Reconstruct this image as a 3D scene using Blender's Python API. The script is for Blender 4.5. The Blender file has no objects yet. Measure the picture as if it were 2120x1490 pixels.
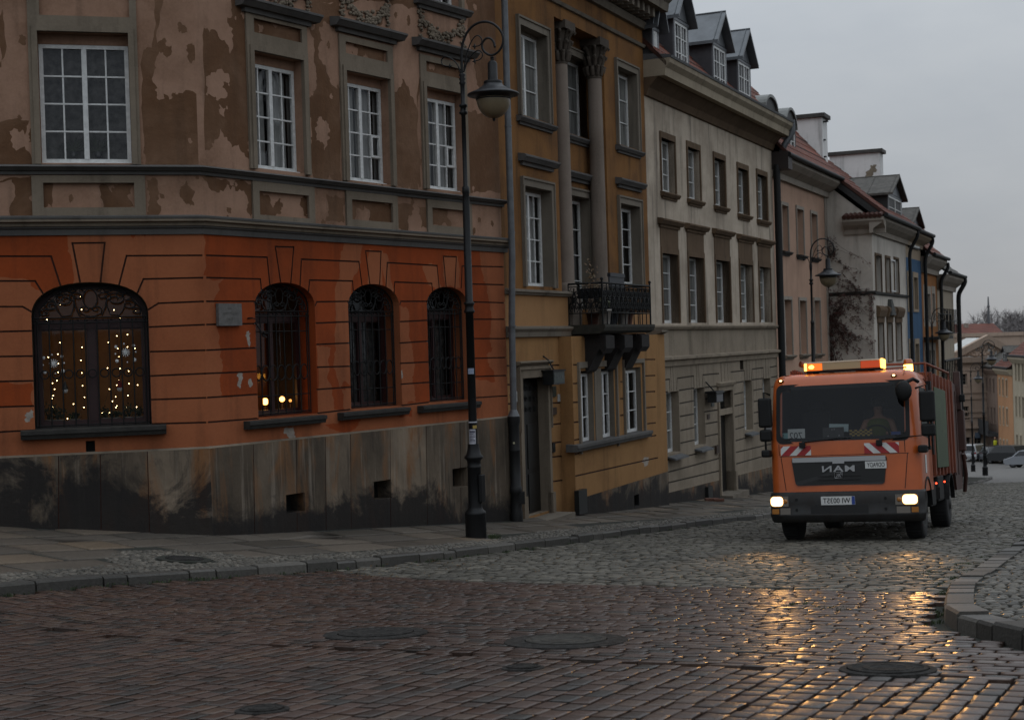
import bpy, bmesh, math, random
import numpy as np
from mathutils import Vector, Matrix
from mathutils.geometry import delaunay_2d_cdt
rnd = random.Random(7)
nrs = np.random.RandomState(5)
SC = bpy.context.scene
COL = SC.collection
PI = math.pi

# ------------------------------------------------------------------ camera
FPX, CX, CY = 2944.0, 1060.0, 745.0          # focal length and centre in pixels of the 2120 px wide photograph
PITCH, ROLL, CAMZ = 0.0115, 0.030, 1.30
cam_d = bpy.data.cameras.new('camera')
cam = bpy.data.objects.new('camera', cam_d)
COL.objects.link(cam)
CAMR = Matrix.Rotation(PI / 2 - PITCH, 3, 'X') @ Matrix.Rotation(-ROLL, 3, 'Z')
cam.matrix_world = Matrix.Translation((0, 0, CAMZ)) @ CAMR.to_4x4()
cam_d.sensor_width = 36.0
cam_d.lens = 36.0 * FPX / 2120.0
cam_d.clip_start, cam_d.clip_end = 0.1, 3000.0
cam_d.dof.use_dof = True
cam_d.dof.focus_distance = 17.0
cam_d.dof.aperture_fstop = 4.0
SC.camera = cam

# ------------------------------------------------------------------ light: late afternoon under an even cloud cover
SKY_STRENGTH = 0.10
wd = bpy.data.worlds.new('World')
SC.world = wd
wd.use_nodes = True
wn, wl = wd.node_tree.nodes, wd.node_tree.links
wn.clear()
w_out = wn.new('ShaderNodeOutputWorld')
w_bg = wn.new('ShaderNodeBackground')
w_sky = wn.new('ShaderNodeTexSky')
w_sky.sky_type = 'NISHITA'
w_sky.sun_disc = False
SUN_EL, SUN_AZ = math.radians(12), math.radians(18)
w_sky.sun_elevation = SUN_EL
w_sky.sun_rotation = SUN_AZ
w_tc = wn.new('ShaderNodeTexCoord')
w_map = wn.new('ShaderNodeMapping')
w_map.inputs['Scale'].default_value = (1.6, 1.6, 4.2)
w_no = wn.new('ShaderNodeTexNoise')
w_no.inputs['Scale'].default_value = 2.3
w_no.inputs['Detail'].default_value = 6
w_no.inputs['Roughness'].default_value = 0.55
w_ramp = wn.new('ShaderNodeValToRGB')
w_ramp.color_ramp.elements[0].position, w_ramp.color_ramp.elements[0].color = 0.34, (0.85, 0.935, 1.04, 1)
w_ramp.color_ramp.elements[1].position, w_ramp.color_ramp.elements[1].color = 0.68, (1.02, 1.095, 1.175, 1)
w_mix = wn.new('ShaderNodeMixRGB')
w_mix.inputs[0].default_value = 0.994          # cloud cover over the clear sky
w_sep = wn.new('ShaderNodeSeparateXYZ')
w_mr = wn.new('ShaderNodeMapRange')          # overcast sky: three times brighter overhead than at the horizon
w_mr.inputs[1].default_value, w_mr.inputs[2].default_value = 0.0, 1.0
w_mr.inputs[3].default_value, w_mr.inputs[4].default_value = 3.3, 12.0
w_mul = wn.new('ShaderNodeMixRGB'); w_mul.blend_type = 'MULTIPLY'; w_mul.inputs[0].default_value = 1.0
wl.new(w_tc.outputs['Generated'], w_map.inputs['Vector'])
wl.new(w_map.outputs[0], w_no.inputs['Vector'])
wl.new(w_no.outputs['Fac'], w_ramp.inputs[0])
wl.new(w_tc.outputs['Generated'], w_sep.inputs[0])
wl.new(w_sep.outputs['Z'], w_mr.inputs[0])
wl.new(w_ramp.outputs[0], w_mul.inputs[1])
wl.new(w_mr.outputs[0], w_mul.inputs[2])
wl.new(w_sky.outputs[0], w_mix.inputs[1])
wl.new(w_mul.outputs[0], w_mix.inputs[2])
wl.new(w_mix.outputs[0], w_bg.inputs['Color'])
w_bg.inputs['Strength'].default_value = SKY_STRENGTH
wl.new(w_bg.outputs[0], w_out.inputs['Surface'])

sun_d = bpy.data.lights.new('sun', 'SUN')
sun_d.energy = 0.06
sun_d.angle = math.radians(60)
sun_d.color = (1.0, 0.93, 0.86)
sun = bpy.data.objects.new('sun', sun_d)
COL.objects.link(sun)
_sd = Vector((math.sin(SUN_AZ) * math.cos(SUN_EL), math.cos(SUN_AZ) * math.cos(SUN_EL), math.sin(SUN_EL)))
sun.rotation_euler = (-_sd).to_track_quat('-Z', 'Y').to_euler()

SC.view_settings.view_transform = 'Standard'
SC.view_settings.look = 'None'
SC.view_settings.exposure = 0.0
SC.view_settings.gamma = 1.0
SC.render.engine = 'CYCLES'
SC.cycles.max_bounces = 6
SC.cycles.diffuse_bounces = 3
SC.cycles.glossy_bounces = 3
SC.cycles.transmission_bounces = 4
SC.cycles.transparent_max_bounces = 10
SC.cycles.caustics_reflective = False
SC.cycles.caustics_refractive = False
SC.cycles.sample_clamp_indirect = 4.0
SC.cycles.use_denoising = True

# ------------------------------------------------------------------ measuring from the photograph
CAMP = Vector((0, 0, CAMZ))
def ray(px, py):
    return CAMR @ Vector(((px - CX) / FPX, (CY - py) / FPX, -1.0))
def at_depth(px, py, D):
    r = ray(px, py)
    return CAMP + r * (D / r.y)
SANG = math.radians(25.0)                     # the street runs 25 degrees to the right of the view
SD, SN = (math.sin(SANG), math.cos(SANG)), (math.cos(SANG), -math.sin(SANG))
def pq(x, y): return x * SD[0] + y * SD[1], x * SN[0] + y * SN[1]
def xy(p, q): return p * SD[0] + q * SN[0], p * SD[1] + q * SN[1]
def road_profile(y):
    if y < 120: return -0.087 * y
    return -10.44 - 2.3 * (1 - math.exp(-(y - 120) / 30))
def G(x, y):
    """height of the road surface"""
    q = x * SN[0] + y * SN[1]
    t = (-8.8 - q) / 0.6
    sp = t if t > 30 else math.log1p(math.exp(t))
    k = min(max((y - 50) / 55, 0.0), 1.0)
    return road_profile(y) + 0.066 * min(sp, 13.0) * (1 - k * k * (3 - 2 * k))
def Gn(x, y):
    x = np.asarray(x, float); y = np.asarray(y, float)
    q = x * SN[0] + y * SN[1]
    sp = np.logaddexp(0, (-8.8 - q) / 0.6)
    pr = np.where(y < 120, -0.087 * y, -10.44 - 2.3 * (1 - np.exp(-np.maximum(y - 120, 0) / 30)))
    k = np.clip((y - 50) / 55, 0, 1)
    return pr + 0.066 * np.minimum(sp, 13.0) * (1 - k * k * (3 - 2 * k))
PAVE = 0.09
def gpt(px, py, dz=0.0):
    """the point of the ground (raised by dz) seen at a pixel"""
    r = ray(px, py); r = r / r.y
    lo, hi = 1.0, 400.0
    for k in range(60):
        m = (lo + hi) / 2
        P = CAMP + r * m
        if P.z > G(P.x, P.y) + dz: lo = m
        else: hi = m
    return CAMP + r * lo

# ------------------------------------------------------------------ object helpers
ORG = {}
def tag(o, label=None, cat=None, group=None, kind=None):
    if label: o['label'] = label
    if cat: o['category'] = cat
    if group: o['group'] = group
    if kind: o['kind'] = kind
    return o
def thing(name, label, cat, loc, group=None):
    o = bpy.data.objects.new(name, None)
    o.empty_display_size = 0.2
    COL.objects.link(o)
    o.location = loc
    ORG[o.name] = Vector(loc)
    return tag(o, label, cat, group)
def obj(name, verts, faces, mat, parent=None, fm=None, smooth=False, loc=None):
    """one mesh object; verts in world coordinates (or local ones if the parent is a local frame)"""
    o0 = ORG[parent.name] if parent is not None else (Vector(loc) if loc is not None else Vector((0, 0, 0)))
    me = bpy.data.meshes.new(name)
    me.from_pydata([(v[0] - o0.x, v[1] - o0.y, v[2] - o0.z) for v in verts], [], faces)
    mats = mat if isinstance(mat, (list, tuple)) else [mat]
    for m in mats: me.materials.append(m)
    if fm is not None: me.polygons.foreach_set('material_index', fm)
    if smooth is True: me.polygons.foreach_set('use_smooth', [True] * len(me.polygons))
    elif smooth: # list of flags
        me.polygons.foreach_set('use_smooth', smooth)
    me.update()
    o = bpy.data.objects.new(name, me)
    COL.objects.link(o)
    if parent is not None: o.parent = parent
    elif loc is not None: o.location = loc
    ORG[o.name] = o0
    return o

class MB:
    """collects shapes into one mesh"""
    def __init__(s): s.v, s.f, s.m, s.sm = [], [], [], []
    def add(s, vs, fs, m=0, smooth=False):
        b = len(s.v)
        s.v += [tuple(v) for v in vs]
        s.f += [tuple(i + b for i in f) for f in fs]
        s.m += [m] * len(fs); s.sm += [smooth] * len(fs)
        return s
    def hexa(s, c, m=0):
        """eight corners: bottom ring of four, top ring of four"""
        return s.add(c, [(3, 2, 1, 0), (4, 5, 6, 7), (0, 1, 5, 4), (1, 2, 6, 5), (2, 3, 7, 6), (3, 0, 4, 7)], m)
    def box(s, x0, x1, y0, y1, z0, z1, m=0, bev=0.0):
        if bev <= 0:
            return s.hexa([(x0, y0, z0), (x1, y0, z0), (x1, y1, z0), (x0, y1, z0), (x0, y0, z1), (x1, y0, z1), (x1, y1, z1), (x0, y1, z1)], m)
        bm = bmesh.new()
        bmesh.ops.create_cube(bm, size=1)
        for v in bm.verts:
            v.co = Vector(((x0 + x1) / 2 + v.co.x * (x1 - x0), (y0 + y1) / 2 + v.co.y * (y1 - y0), (z0 + z1) / 2 + v.co.z * (z1 - z0)))
        bmesh.ops.bevel(bm, geom=bm.edges[:], offset=bev, segments=2, affect='EDGES', profile=0.5)
        bm.verts.index_update()
        s.add([v.co[:] for v in bm.verts], [[v.index for v in f.verts] for f in bm.faces], m)
        bm.free(); return s
    def tube(s, pts, r, n=6, m=0, closed=False, smooth=True):
        pts = [Vector(p) for p in pts]
        N = len(pts)
        rs = r if isinstance(r, (list, tuple)) else [r] * N
        vs, fs = [], []
        up = None
        for i, p in enumerate(pts):
            a = pts[(i - 1) % N] if (i > 0 or closed) else pts[i]
            b = pts[(i + 1) % N] if (i < N - 1 or closed) else pts[i]
            t = (b - a)
            if t.length < 1e-9: t = Vector((0, 0, 1))
            t.normalize()
            if up is None:
                up = t.orthogonal().normalized()
            else:
                up = up - t * up.dot(t)
                if up.length < 1e-6: up = t.orthogonal()
                up.normalize()
            w = t.cross(up)
            for k in range(n):
                an = 2 * PI * k / n
                vs.append(p + (up * math.cos(an) + w * math.sin(an)) * rs[i])
        for i in range(N if closed else N - 1):
            for k in range(n):
                a, b = i * n + k, i * n + (k + 1) % n
                c, d = ((i + 1) % N) * n + (k + 1) % n, ((i + 1) % N) * n + k
                fs.append((a, b, c, d))
        s.add(vs, fs, m, smooth)
        if not closed:
            s.add(vs[:n], [tuple(range(n))[::-1]], m); s.add(vs[-n:], [tuple(range(n))], m)
        return s
    def lathe(s, c, prof, n=20, m=0, smooth=True, axis=(0, 0, 1)):
        """prof: list of (radius, height)"""
        ax = Vector(axis).normalized()
        u = ax.orthogonal().normalized() if abs(ax.z) < 0.99 else Vector((1, 0, 0))
        w = ax.cross(u)
        c = Vector(c)
        vs, fs = [], []
        for (r, h) in prof:
            for k in range(n):
                a = 2 * PI * k / n
                vs.append(c + ax * h + (u * math.cos(a) + w * math.sin(a)) * max(r, 1e-4))
        for i in range(len(prof) - 1):
            for k in range(n):
                fs.append((i * n + k, i * n + (k + 1) % n, (i + 1) * n + (k + 1) % n, (i + 1) * n + k))
        s.add(vs, fs, m, smooth)
        s.add(vs[:n], [tuple(range(n))[::-1]], m); s.add(vs[-n:], [tuple(range(n))], m)
        return s
    def ball(s, c, r, m=0, seg=8, sc=(1, 1, 1)):
        pr = []
        vs, fs = [], []
        rings = max(4, seg // 2 + 1)
        for i in range(rings + 1):
            t = PI * i / rings
            for k in range(seg):
                a = 2 * PI * k / seg
                vs.append((c[0] + sc[0] * r * math.sin(t) * math.cos(a), c[1] + sc[1] * r * math.sin(t) * math.sin(a), c[2] - sc[2] * r * math.cos(t)))
        for i in range(rings):
            for k in range(seg):
                fs.append((i * seg + k, i * seg + (k + 1) % seg, (i + 1) * seg + (k + 1) % seg, (i + 1) * seg + k))
        return s.add(vs, fs, m, True)
    def prism(s, poly, y0, y1, fn, m=0):
        """poly: 2-D outline (a, b); fn(a, b, t) -> point, t = y0 / y1"""
        n = len(poly)
        vs = [fn(a, b, y0) for a, b in poly] + [fn(a, b, y1) for a, b in poly]
        fs = [tuple(range(n))[::-1], tuple(range(n, 2 * n))]
        fs += [(i, (i + 1) % n, n + (i + 1) % n, n + i) for i in range(n)]
        return s.add(vs, fs, m)
    def build(s, name, mat, parent=None, loc=None):
        if not s.v: return None
        return obj(name, s.v, s.f, mat, parent, s.m if isinstance(mat, (list, tuple)) else None, s.sm, loc)

def smooth_path(pts, n=6, closed=False):
    """Catmull-Rom through pts"""
    P = [Vector(p) for p in pts]
    N = len(P); out = []
    for i in range(N if closed else N - 1):
        if closed: p0, p1, p2, p3 = P[(i - 1) % N], P[i], P[(i + 1) % N], P[(i + 2) % N]
        else: p0, p1, p2, p3 = P[max(i - 1, 0)], P[i], P[i + 1], P[min(i + 2, N - 1)]
        for k in range(n):
            t = k / n
            out.append(0.5 * ((2 * p1) + (p2 - p0) * t + (2 * p0 - 5 * p1 + 4 * p2 - p3) * t * t + (3 * p1 - p0 - 3 * p2 + p3) * t ** 3))
    if not closed: out.append(P[-1])
    return out

def text_mesh(body, height, mat, name, place, parent, mirror=True, depth=0.004, bold=0.0, spacing=1.0, width=None):
    """lettering as a thin mesh; place(a, b, t) maps text coordinates (centred) to the world"""
    cu = bpy.data.curves.new('lettering_curve', 'FONT')
    cu.body = body; cu.size = 1.0; cu.align_x = 'CENTER'; cu.align_y = 'CENTER'
    cu.offset = bold; cu.space_character = spacing; cu.resolution_u = 3
    to = bpy.data.objects.new('lettering_curve', cu)
    COL.objects.link(to)
    bpy.context.view_layer.update()
    me = bpy.data.meshes.new_from_object(to.evaluated_get(bpy.context.evaluated_depsgraph_get()))
    vs = [v.co.copy() for v in me.vertices]
    fs = [tuple(p.vertices) for p in me.polygons]
    bpy.data.objects.remove(to); bpy.data.curves.remove(cu); bpy.data.meshes.remove(me)
    ys = [v.y for v in vs]; xs = [v.x for v in vs]
    k = height / (max(ys) - min(ys)); yc = (max(ys) + min(ys)) / 2; xc = (max(xs) + min(xs)) / 2
    kx = k if width is None else width / (max(xs) - min(xs))
    sx = -1 if mirror else 1
    vv = [place((v.x - xc) * kx * sx, (v.y - yc) * k, depth) for v in vs]
    if parent is None: return vv, fs
    return obj(name, vv, fs, mat, parent)

# ------------------------------------------------------------------ materials
def srgb(r, g, b):
    f = lambda c: (c / 255 / 12.92) if c / 255 <= 0.04045 else ((c / 255 + 0.055) / 1.055) ** 2.4
    return (f(r), f(g), f(b), 1)
def newmat(name):
    m = bpy.data.materials.new(name)
    m.use_nodes = True
    nt = m.node_tree
    return m, nt.nodes, nt.links, nt.nodes['Principled BSDF']
def pbr(name, col, rough=0.6, metal=0.0, var=0.0, scale=8.0, bump=0.0, coat=0.0, coord='pos', spec=0.5, stretch=(1, 1, 1), var_col=None):
    """plain material with noise in its colour and a little relief"""
    m, N, L, B = newmat(name)
    col = tuple(col[:3]) + (1,)
    B.inputs['Base Color'].default_value = col
    B.inputs['Roughness'].default_value = rough
    B.inputs['Metallic'].default_value = metal
    B.inputs['Specular IOR Level'].default_value = spec
    B.inputs['Coat Weight'].default_value = coat
    if var > 0 or bump > 0:
        if coord == 'pos': src = N.new('ShaderNodeNewGeometry').outputs['Position']
        else: src = N.new('ShaderNodeTexCoord').outputs['Object']
        mp = N.new('ShaderNodeMapping'); mp.inputs['Scale'].default_value = stretch
        L.new(src, mp.inputs['Vector'])
        no = N.new('ShaderNodeTexNoise'); no.inputs['Scale'].default_value = scale; no.inputs['Detail'].default_value = 6; no.inputs['Roughness'].default_value = 0.6
        L.new(mp.outputs[0], no.inputs['Vector'])
        if var > 0:
            rp = N.new('ShaderNodeValToRGB')
            d = var_col if var_col else tuple(c * (1 - var) for c in col[:3])
            rp.color_ramp.elements[0].position = 0.33; rp.color_ramp.elements[0].color = tuple(d[:3]) + (1,)
            rp.color_ramp.elements[1].position = 0.68; rp.color_ramp.elements[1].color = tuple(min(1, c * (1 + var * 0.5)) for c in col[:3]) + (1,)
            L.new(no.outputs['Fac'], rp.inputs[0]); L.new(rp.outputs[0], B.inputs['Base Color'])
        if bump > 0:
            no2 = N.new('ShaderNodeTexNoise'); no2.inputs['Scale'].default_value = scale * 4; no2.inputs['Detail'].default_value = 4
            L.new(mp.outputs[0], no2.inputs['Vector'])
            bp = N.new('ShaderNodeBump'); bp.inputs['Strength'].default_value = bump; bp.inputs['Distance'].default_value = 0.02
            L.new(no2.outputs['Fac'], bp.inputs['Height']); L.new(bp.outputs[0], B.inputs['Normal'])
    return m
def plaster(name, col, col2, dirt=(0.02, 0.016, 0.012), blotch=0.6, streak=0.35, scale=0.9, bump=0.35, fine=0.25, grime=0.3):
    """weathered render: broad blotches of a second colour, fine mottling, vertical rain streaks"""
    m, N, L, B = newmat(name)
    B.inputs['Roughness'].default_value = 0.92
    B.inputs['Specular IOR Level'].default_value = 0.15
    pos = N.new('ShaderNodeNewGeometry').outputs['Position']
    def noise(sc, det, rough=0.6, st=None, dist=0.0):
        src = pos
        if st:
            mp = N.new('ShaderNodeMapping'); mp.inputs['Scale'].default_value = st; L.new(pos, mp.inputs['Vector']); src = mp.outputs[0]
        no = N.new('ShaderNodeTexNoise'); no.inputs['Scale'].default_value = sc; no.inputs['Detail'].default_value = det
        no.inputs['Roughness'].default_value = rough; no.inputs['Distortion'].default_value = dist
        L.new(src, no.inputs['Vector']); return no.outputs['Fac']
    def ramp(f, a, b, lo=0.0, hi=1.0):
        r = N.new('ShaderNodeMapRange'); r.inputs[1].default_value = a; r.inputs[2].default_value = b; r.inputs[3].default_value = lo; r.inputs[4].default_value = hi
        L.new(f, r.inputs[0]); return r.outputs[0]
    def mix(f, c1, c2, mode='MIX'):
        x = N.new('ShaderNodeMixRGB'); x.blend_type = mode
        if hasattr(f, 'is_output'): L.new(f, x.inputs[0])
        else: x.inputs[0].default_value = f
        for i, c in ((1, c1), (2, c2)):
            if hasattr(c, 'is_output'): L.new(c, x.inputs[i])
            else: x.inputs[i].default_value = tuple(c[:3]) + (1,)
        return x.outputs[0]
    c = mix(ramp(noise(scale, 5, 0.62, dist=0.4), 0.42, 0.62, 0, blotch), col, col2)
    c = mix(ramp(noise(7, 6, 0.7), 0.3, 0.75, 0, fine), c, tuple(x * 0.62 for x in col[:3]))
    c = mix(ramp(noise(1.0, 5, 0.6, (3.5, 3.5, 0.35)), 0.52, 0.75, 0, streak), c, dirt)
    c = mix(ramp(noise(28, 3), 0.35, 0.8, 0, 0.22), c, tuple(min(1, x * 1.5) for x in col[:3]))
    c = mix(ramp(noise(0.45, 4, 0.7), 0.5, 0.8, 0, grime), c, tuple(x * 0.5 for x in col2[:3]))
    L.new(c, B.inputs['Base Color'])
    bp = N.new('ShaderNodeBump'); bp.inputs['Strength'].default_value = bump; bp.inputs['Distance'].default_value = 0.015
    L.new(noise(18, 7, 0.65), bp.inputs['Height']); L.new(bp.outputs[0], B.inputs['Normal'])
    return m
def emit(name, col, strength):
    m, N, L, B = newmat(name)
    B.inputs['Base Color'].default_value = (0.02, 0.02, 0.02, 1)
    B.inputs['Emission Color'].default_value = tuple(col[:3]) + (1,)
    B.inputs['Emission Strength'].default_value = strength
    return m
def glassy(name, tint=(0.02, 0.022, 0.024), refl=0.05, clear=0.86):
    """window pane: mostly see-through, with a mirror layer"""
    m = bpy.data.materials.new(name); m.use_nodes = True
    N, L = m.node_tree.nodes, m.node_tree.links
    N.clear()
    out = N.new('ShaderNodeOutputMaterial')
    tr = N.new('ShaderNodeBsdfTransparent'); tr.inputs[0].default_value = (clear, clear, clear, 1)
    gl = N.new('ShaderNodeBsdfGlossy'); gl.inputs['Roughness'].default_value = 0.03; gl.inputs[0].default_value = (0.9, 0.92, 0.95, 1)
    no = N.new('ShaderNodeTexNoise'); no.inputs['Scale'].default_value = 3.0
    bp = N.new('ShaderNodeBump'); bp.inputs['Strength'].default_value = 0.05; bp.inputs['Distance'].default_value = 0.02
    L.new(N.new('ShaderNodeNewGeometry').outputs['Position'], no.inputs['Vector'])
    L.new(no.outputs['Fac'], bp.inputs['Height']); L.new(bp.outputs[0], gl.inputs['Normal'])
    lw = N.new('ShaderNodeLayerWeight'); lw.inputs[0].default_value = 0.25
    mr = N.new('ShaderNodeMapRange'); mr.inputs[3].default_value = refl * 0.45; mr.inputs[4].default_value = 0.60
    L.new(lw.outputs['Fresnel'], mr.inputs[0])
    mx = N.new('ShaderNodeMixShader')
    L.new(mr.outputs[0], mx.inputs[0]); L.new(tr.outputs[0], mx.inputs[1]); L.new(gl.outputs[0], mx.inputs[2])
    L.new(mx.outputs[0], out.inputs['Surface'])
    return m
def stone_mat(name, c1, c2, c3, rough=0.5, bump=0.5, spec=0.5, dirt=None, rough_var=0.15):
    """paving stone: each stone's own tone from the 'tone' attribute, grain and worn gloss on top"""
    m, N, L, B = newmat(name)
    at = N.new('ShaderNodeAttribute'); at.attribute_name = 'tone'
    sep = N.new('ShaderNodeSeparateColor'); L.new(at.outputs['Color'], sep.inputs[0])
    r1 = N.new('ShaderNodeValToRGB')
    e = r1.color_ramp.elements
    e[0].position = 0.0; e[0].color = tuple(c1) + (1,)
    e[1].position = 1.0; e[1].color = tuple(c3) + (1,)
    k = r1.color_ramp.elements.new(0.55); k.color = tuple(c2) + (1,)
    L.new(sep.outputs[0], r1.inputs[0])
    pos = N.new('ShaderNodeNewGeometry').outputs['Position']
    n1 = N.new('ShaderNodeTexNoise'); n1.inputs['Scale'].default_value = 22; n1.inputs['Detail'].default_value = 6; n1.inputs['Roughness'].default_value = 0.7
    L.new(pos, n1.inputs['Vector'])
    n2 = N.new('ShaderNodeTexNoise'); n2.inputs['Scale'].default_value = 0.5; n2.inputs['Detail'].default_value = 4
    L.new(pos, n2.inputs['Vector'])
    mr = N.new('ShaderNodeMapRange'); mr.inputs[1].default_value = 0.25; mr.inputs[2].default_value = 0.75; mr.inputs[3].default_value = 0.62; mr.inputs[4].default_value = 1.3
    L.new(n1.outputs['Fac'], mr.inputs[0])
    mr2 = N.new('ShaderNodeMapRange'); mr2.inputs[1].default_value = 0.3; mr2.inputs[2].default_value = 0.7; mr2.inputs[3].default_value = 0.78; mr2.inputs[4].default_value = 1.18
    L.new(n2.outputs['Fac'], mr2.inputs[0])
    mu = N.new('ShaderNodeMath'); mu.operation = 'MULTIPLY'; L.new(mr.outputs[0], mu.inputs[0]); L.new(mr2.outputs[0], mu.inputs[1])
    mx = N.new('ShaderNodeMixRGB'); mx.blend_type = 'MULTIPLY'; mx.inputs[0].default_value = 1
    L.new(r1.outputs[0], mx.inputs[1]); L.new(mu.outputs[0], mx.inputs[2])
    col = mx.outputs[0]
    L.new(col, B.inputs['Base Color'])
    rr = N.new('ShaderNodeMapRange'); rr.inputs[3].default_value = rough - rough_var; rr.inputs[4].default_value = rough + rough_var
    L.new(sep.outputs[1], rr.inputs[0]); L.new(rr.outputs[0], B.inputs['Roughness'])
    B.inputs['Specular IOR Level'].default_value = spec
    bp = N.new('ShaderNodeBump'); bp.inputs['Strength'].default_value = bump; bp.inputs['Distance'].default_value = 0.006
    n3 = N.new('ShaderNodeTexNoise'); n3.inputs['Scale'].default_value = 45; n3.inputs['Detail'].default_value = 5
    L.new(pos, n3.inputs['Vector']); L.new(n3.outputs['Fac'], bp.inputs['Height']); L.new(bp.outputs[0], B.inputs['Normal'])
    return m
# ------------------------------------------------------------------ ground, paving, kerbs
M_dirt = pbr('joint_earth', (0.012, 0.011, 0.009), 0.95, var=0.5, scale=6, bump=0.3, var_col=(0.010, 0.014, 0.006))
M_red = stone_mat('red_setts', (0.024, 0.021, 0.018), (0.054, 0.030, 0.022), (0.072, 0.047, 0.034), 0.43, 0.6, 0.45, rough_var=0.10)
M_grey = stone_mat('grey_setts', (0.054, 0.050, 0.041), (0.094, 0.086, 0.070), (0.140, 0.126, 0.102), 0.68, 0.8, 0.35)
M_flag = stone_mat('pavement_flags', (0.066, 0.057, 0.046), (0.105, 0.088, 0.070), (0.140, 0.105, 0.072), 0.62, 0.5, 0.35)
M_mosaic = stone_mat('pavement_mosaic', (0.052, 0.048, 0.040), (0.092, 0.083, 0.068), (0.145, 0.128, 0.105), 0.6, 0.6, 0.4)
M_kerb = stone_mat('kerb_granite', (0.042, 0.039, 0.034), (0.066, 0.061, 0.053), (0.098, 0.090, 0.078), 0.65, 0.9, 0.35)

def grid_sheet(name, xs, ys, dz, mat, kind='structure'):
    X, Y = np.meshgrid(xs, ys)
    Z = Gn(X, Y) + dz
    n, m = len(xs), len(ys)
    vs = np.stack([X.ravel(), Y.ravel(), Z.ravel()], 1).tolist()
    fs = [(j * n + i, j * n + i + 1, (j + 1) * n + i + 1, (j + 1) * n + i) for j in range(m - 1) for i in range(n - 1)]
    o = obj(name, vs, fs, mat, smooth=True)
    o['kind'] = kind
    return o
xs = np.concatenate([np.linspace(-700, -100, 4), np.linspace(-60, -14, 8), np.linspace(-13, 30, 44), np.linspace(34, 200, 14), np.linspace(300, 1500, 5)])
ys = np.concatenate([np.linspace(-30, 0, 6), np.linspace(1, 70, 70), np.linspace(74, 220, 30), np.linspace(260, 2500, 8)])
grid_sheet('ground', xs, ys, -0.035, M_dirt)

KERB_L = [gpt(*p) for p in [(-260, 1262), (-80, 1238), (0, 1230), (153, 1215), (357, 1200), (509, 1190), (681, 1178), (828, 1165), (939, 1153),
                            (1066, 1137), (1135, 1129), (1293, 1107), (1497, 1081), (1600, 1069)]]
KERB_L += [gpt(*p) for p in [(1800, 1037), (1930, 1014), (2005, 1003), (2039, 997), (2055, 991)]]
KERB_R = [gpt(*p) for p in [(2500, 1420), (2120, 1336), (2073, 1325), (2039, 1316), (2017, 1309), (1995, 1303), (1974, 1296), (1959, 1287), (1953, 1272),
                            (1957, 1249), (1966, 1228), (1985, 1212), (2007, 1200), (2025, 1187), (2081, 1151), (2120, 1125), (2230, 1052), (2330, 985)]]

def in_poly(x, y, poly):
    """vectorised point in polygon"""
    x = np.asarray(x); y = np.asarray(y)
    r = np.zeros(x.shape, bool)
    n = len(poly); j = n - 1
    for i in range(n):
        xi, yi, xj, yj = poly[i][0], poly[i][1], poly[j][0], poly[j][1]
        if yi != yj:
            c = ((yi > y) != (yj > y)) & (x < (xj - xi) * (y - yi) / (yj - yi) + xi)
            r ^= c
        j = i
    return r
def seg_dist(x, y, path):
    d = np.full(np.asarray(x).shape, 1e9)
    for a, b in zip(path[:-1], path[1:]):
        ax, ay, bx, by = a[0], a[1], b[0], b[1]
        L2 = (bx - ax) ** 2 + (by - ay) ** 2
        t = np.clip(((x - ax) * (bx - ax) + (y - ay) * (by - ay)) / L2, 0, 1)
        d = np.minimum(d, np.hypot(x - ax - t * (bx - ax), y - ay - t * (by - ay)))
    return d

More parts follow.
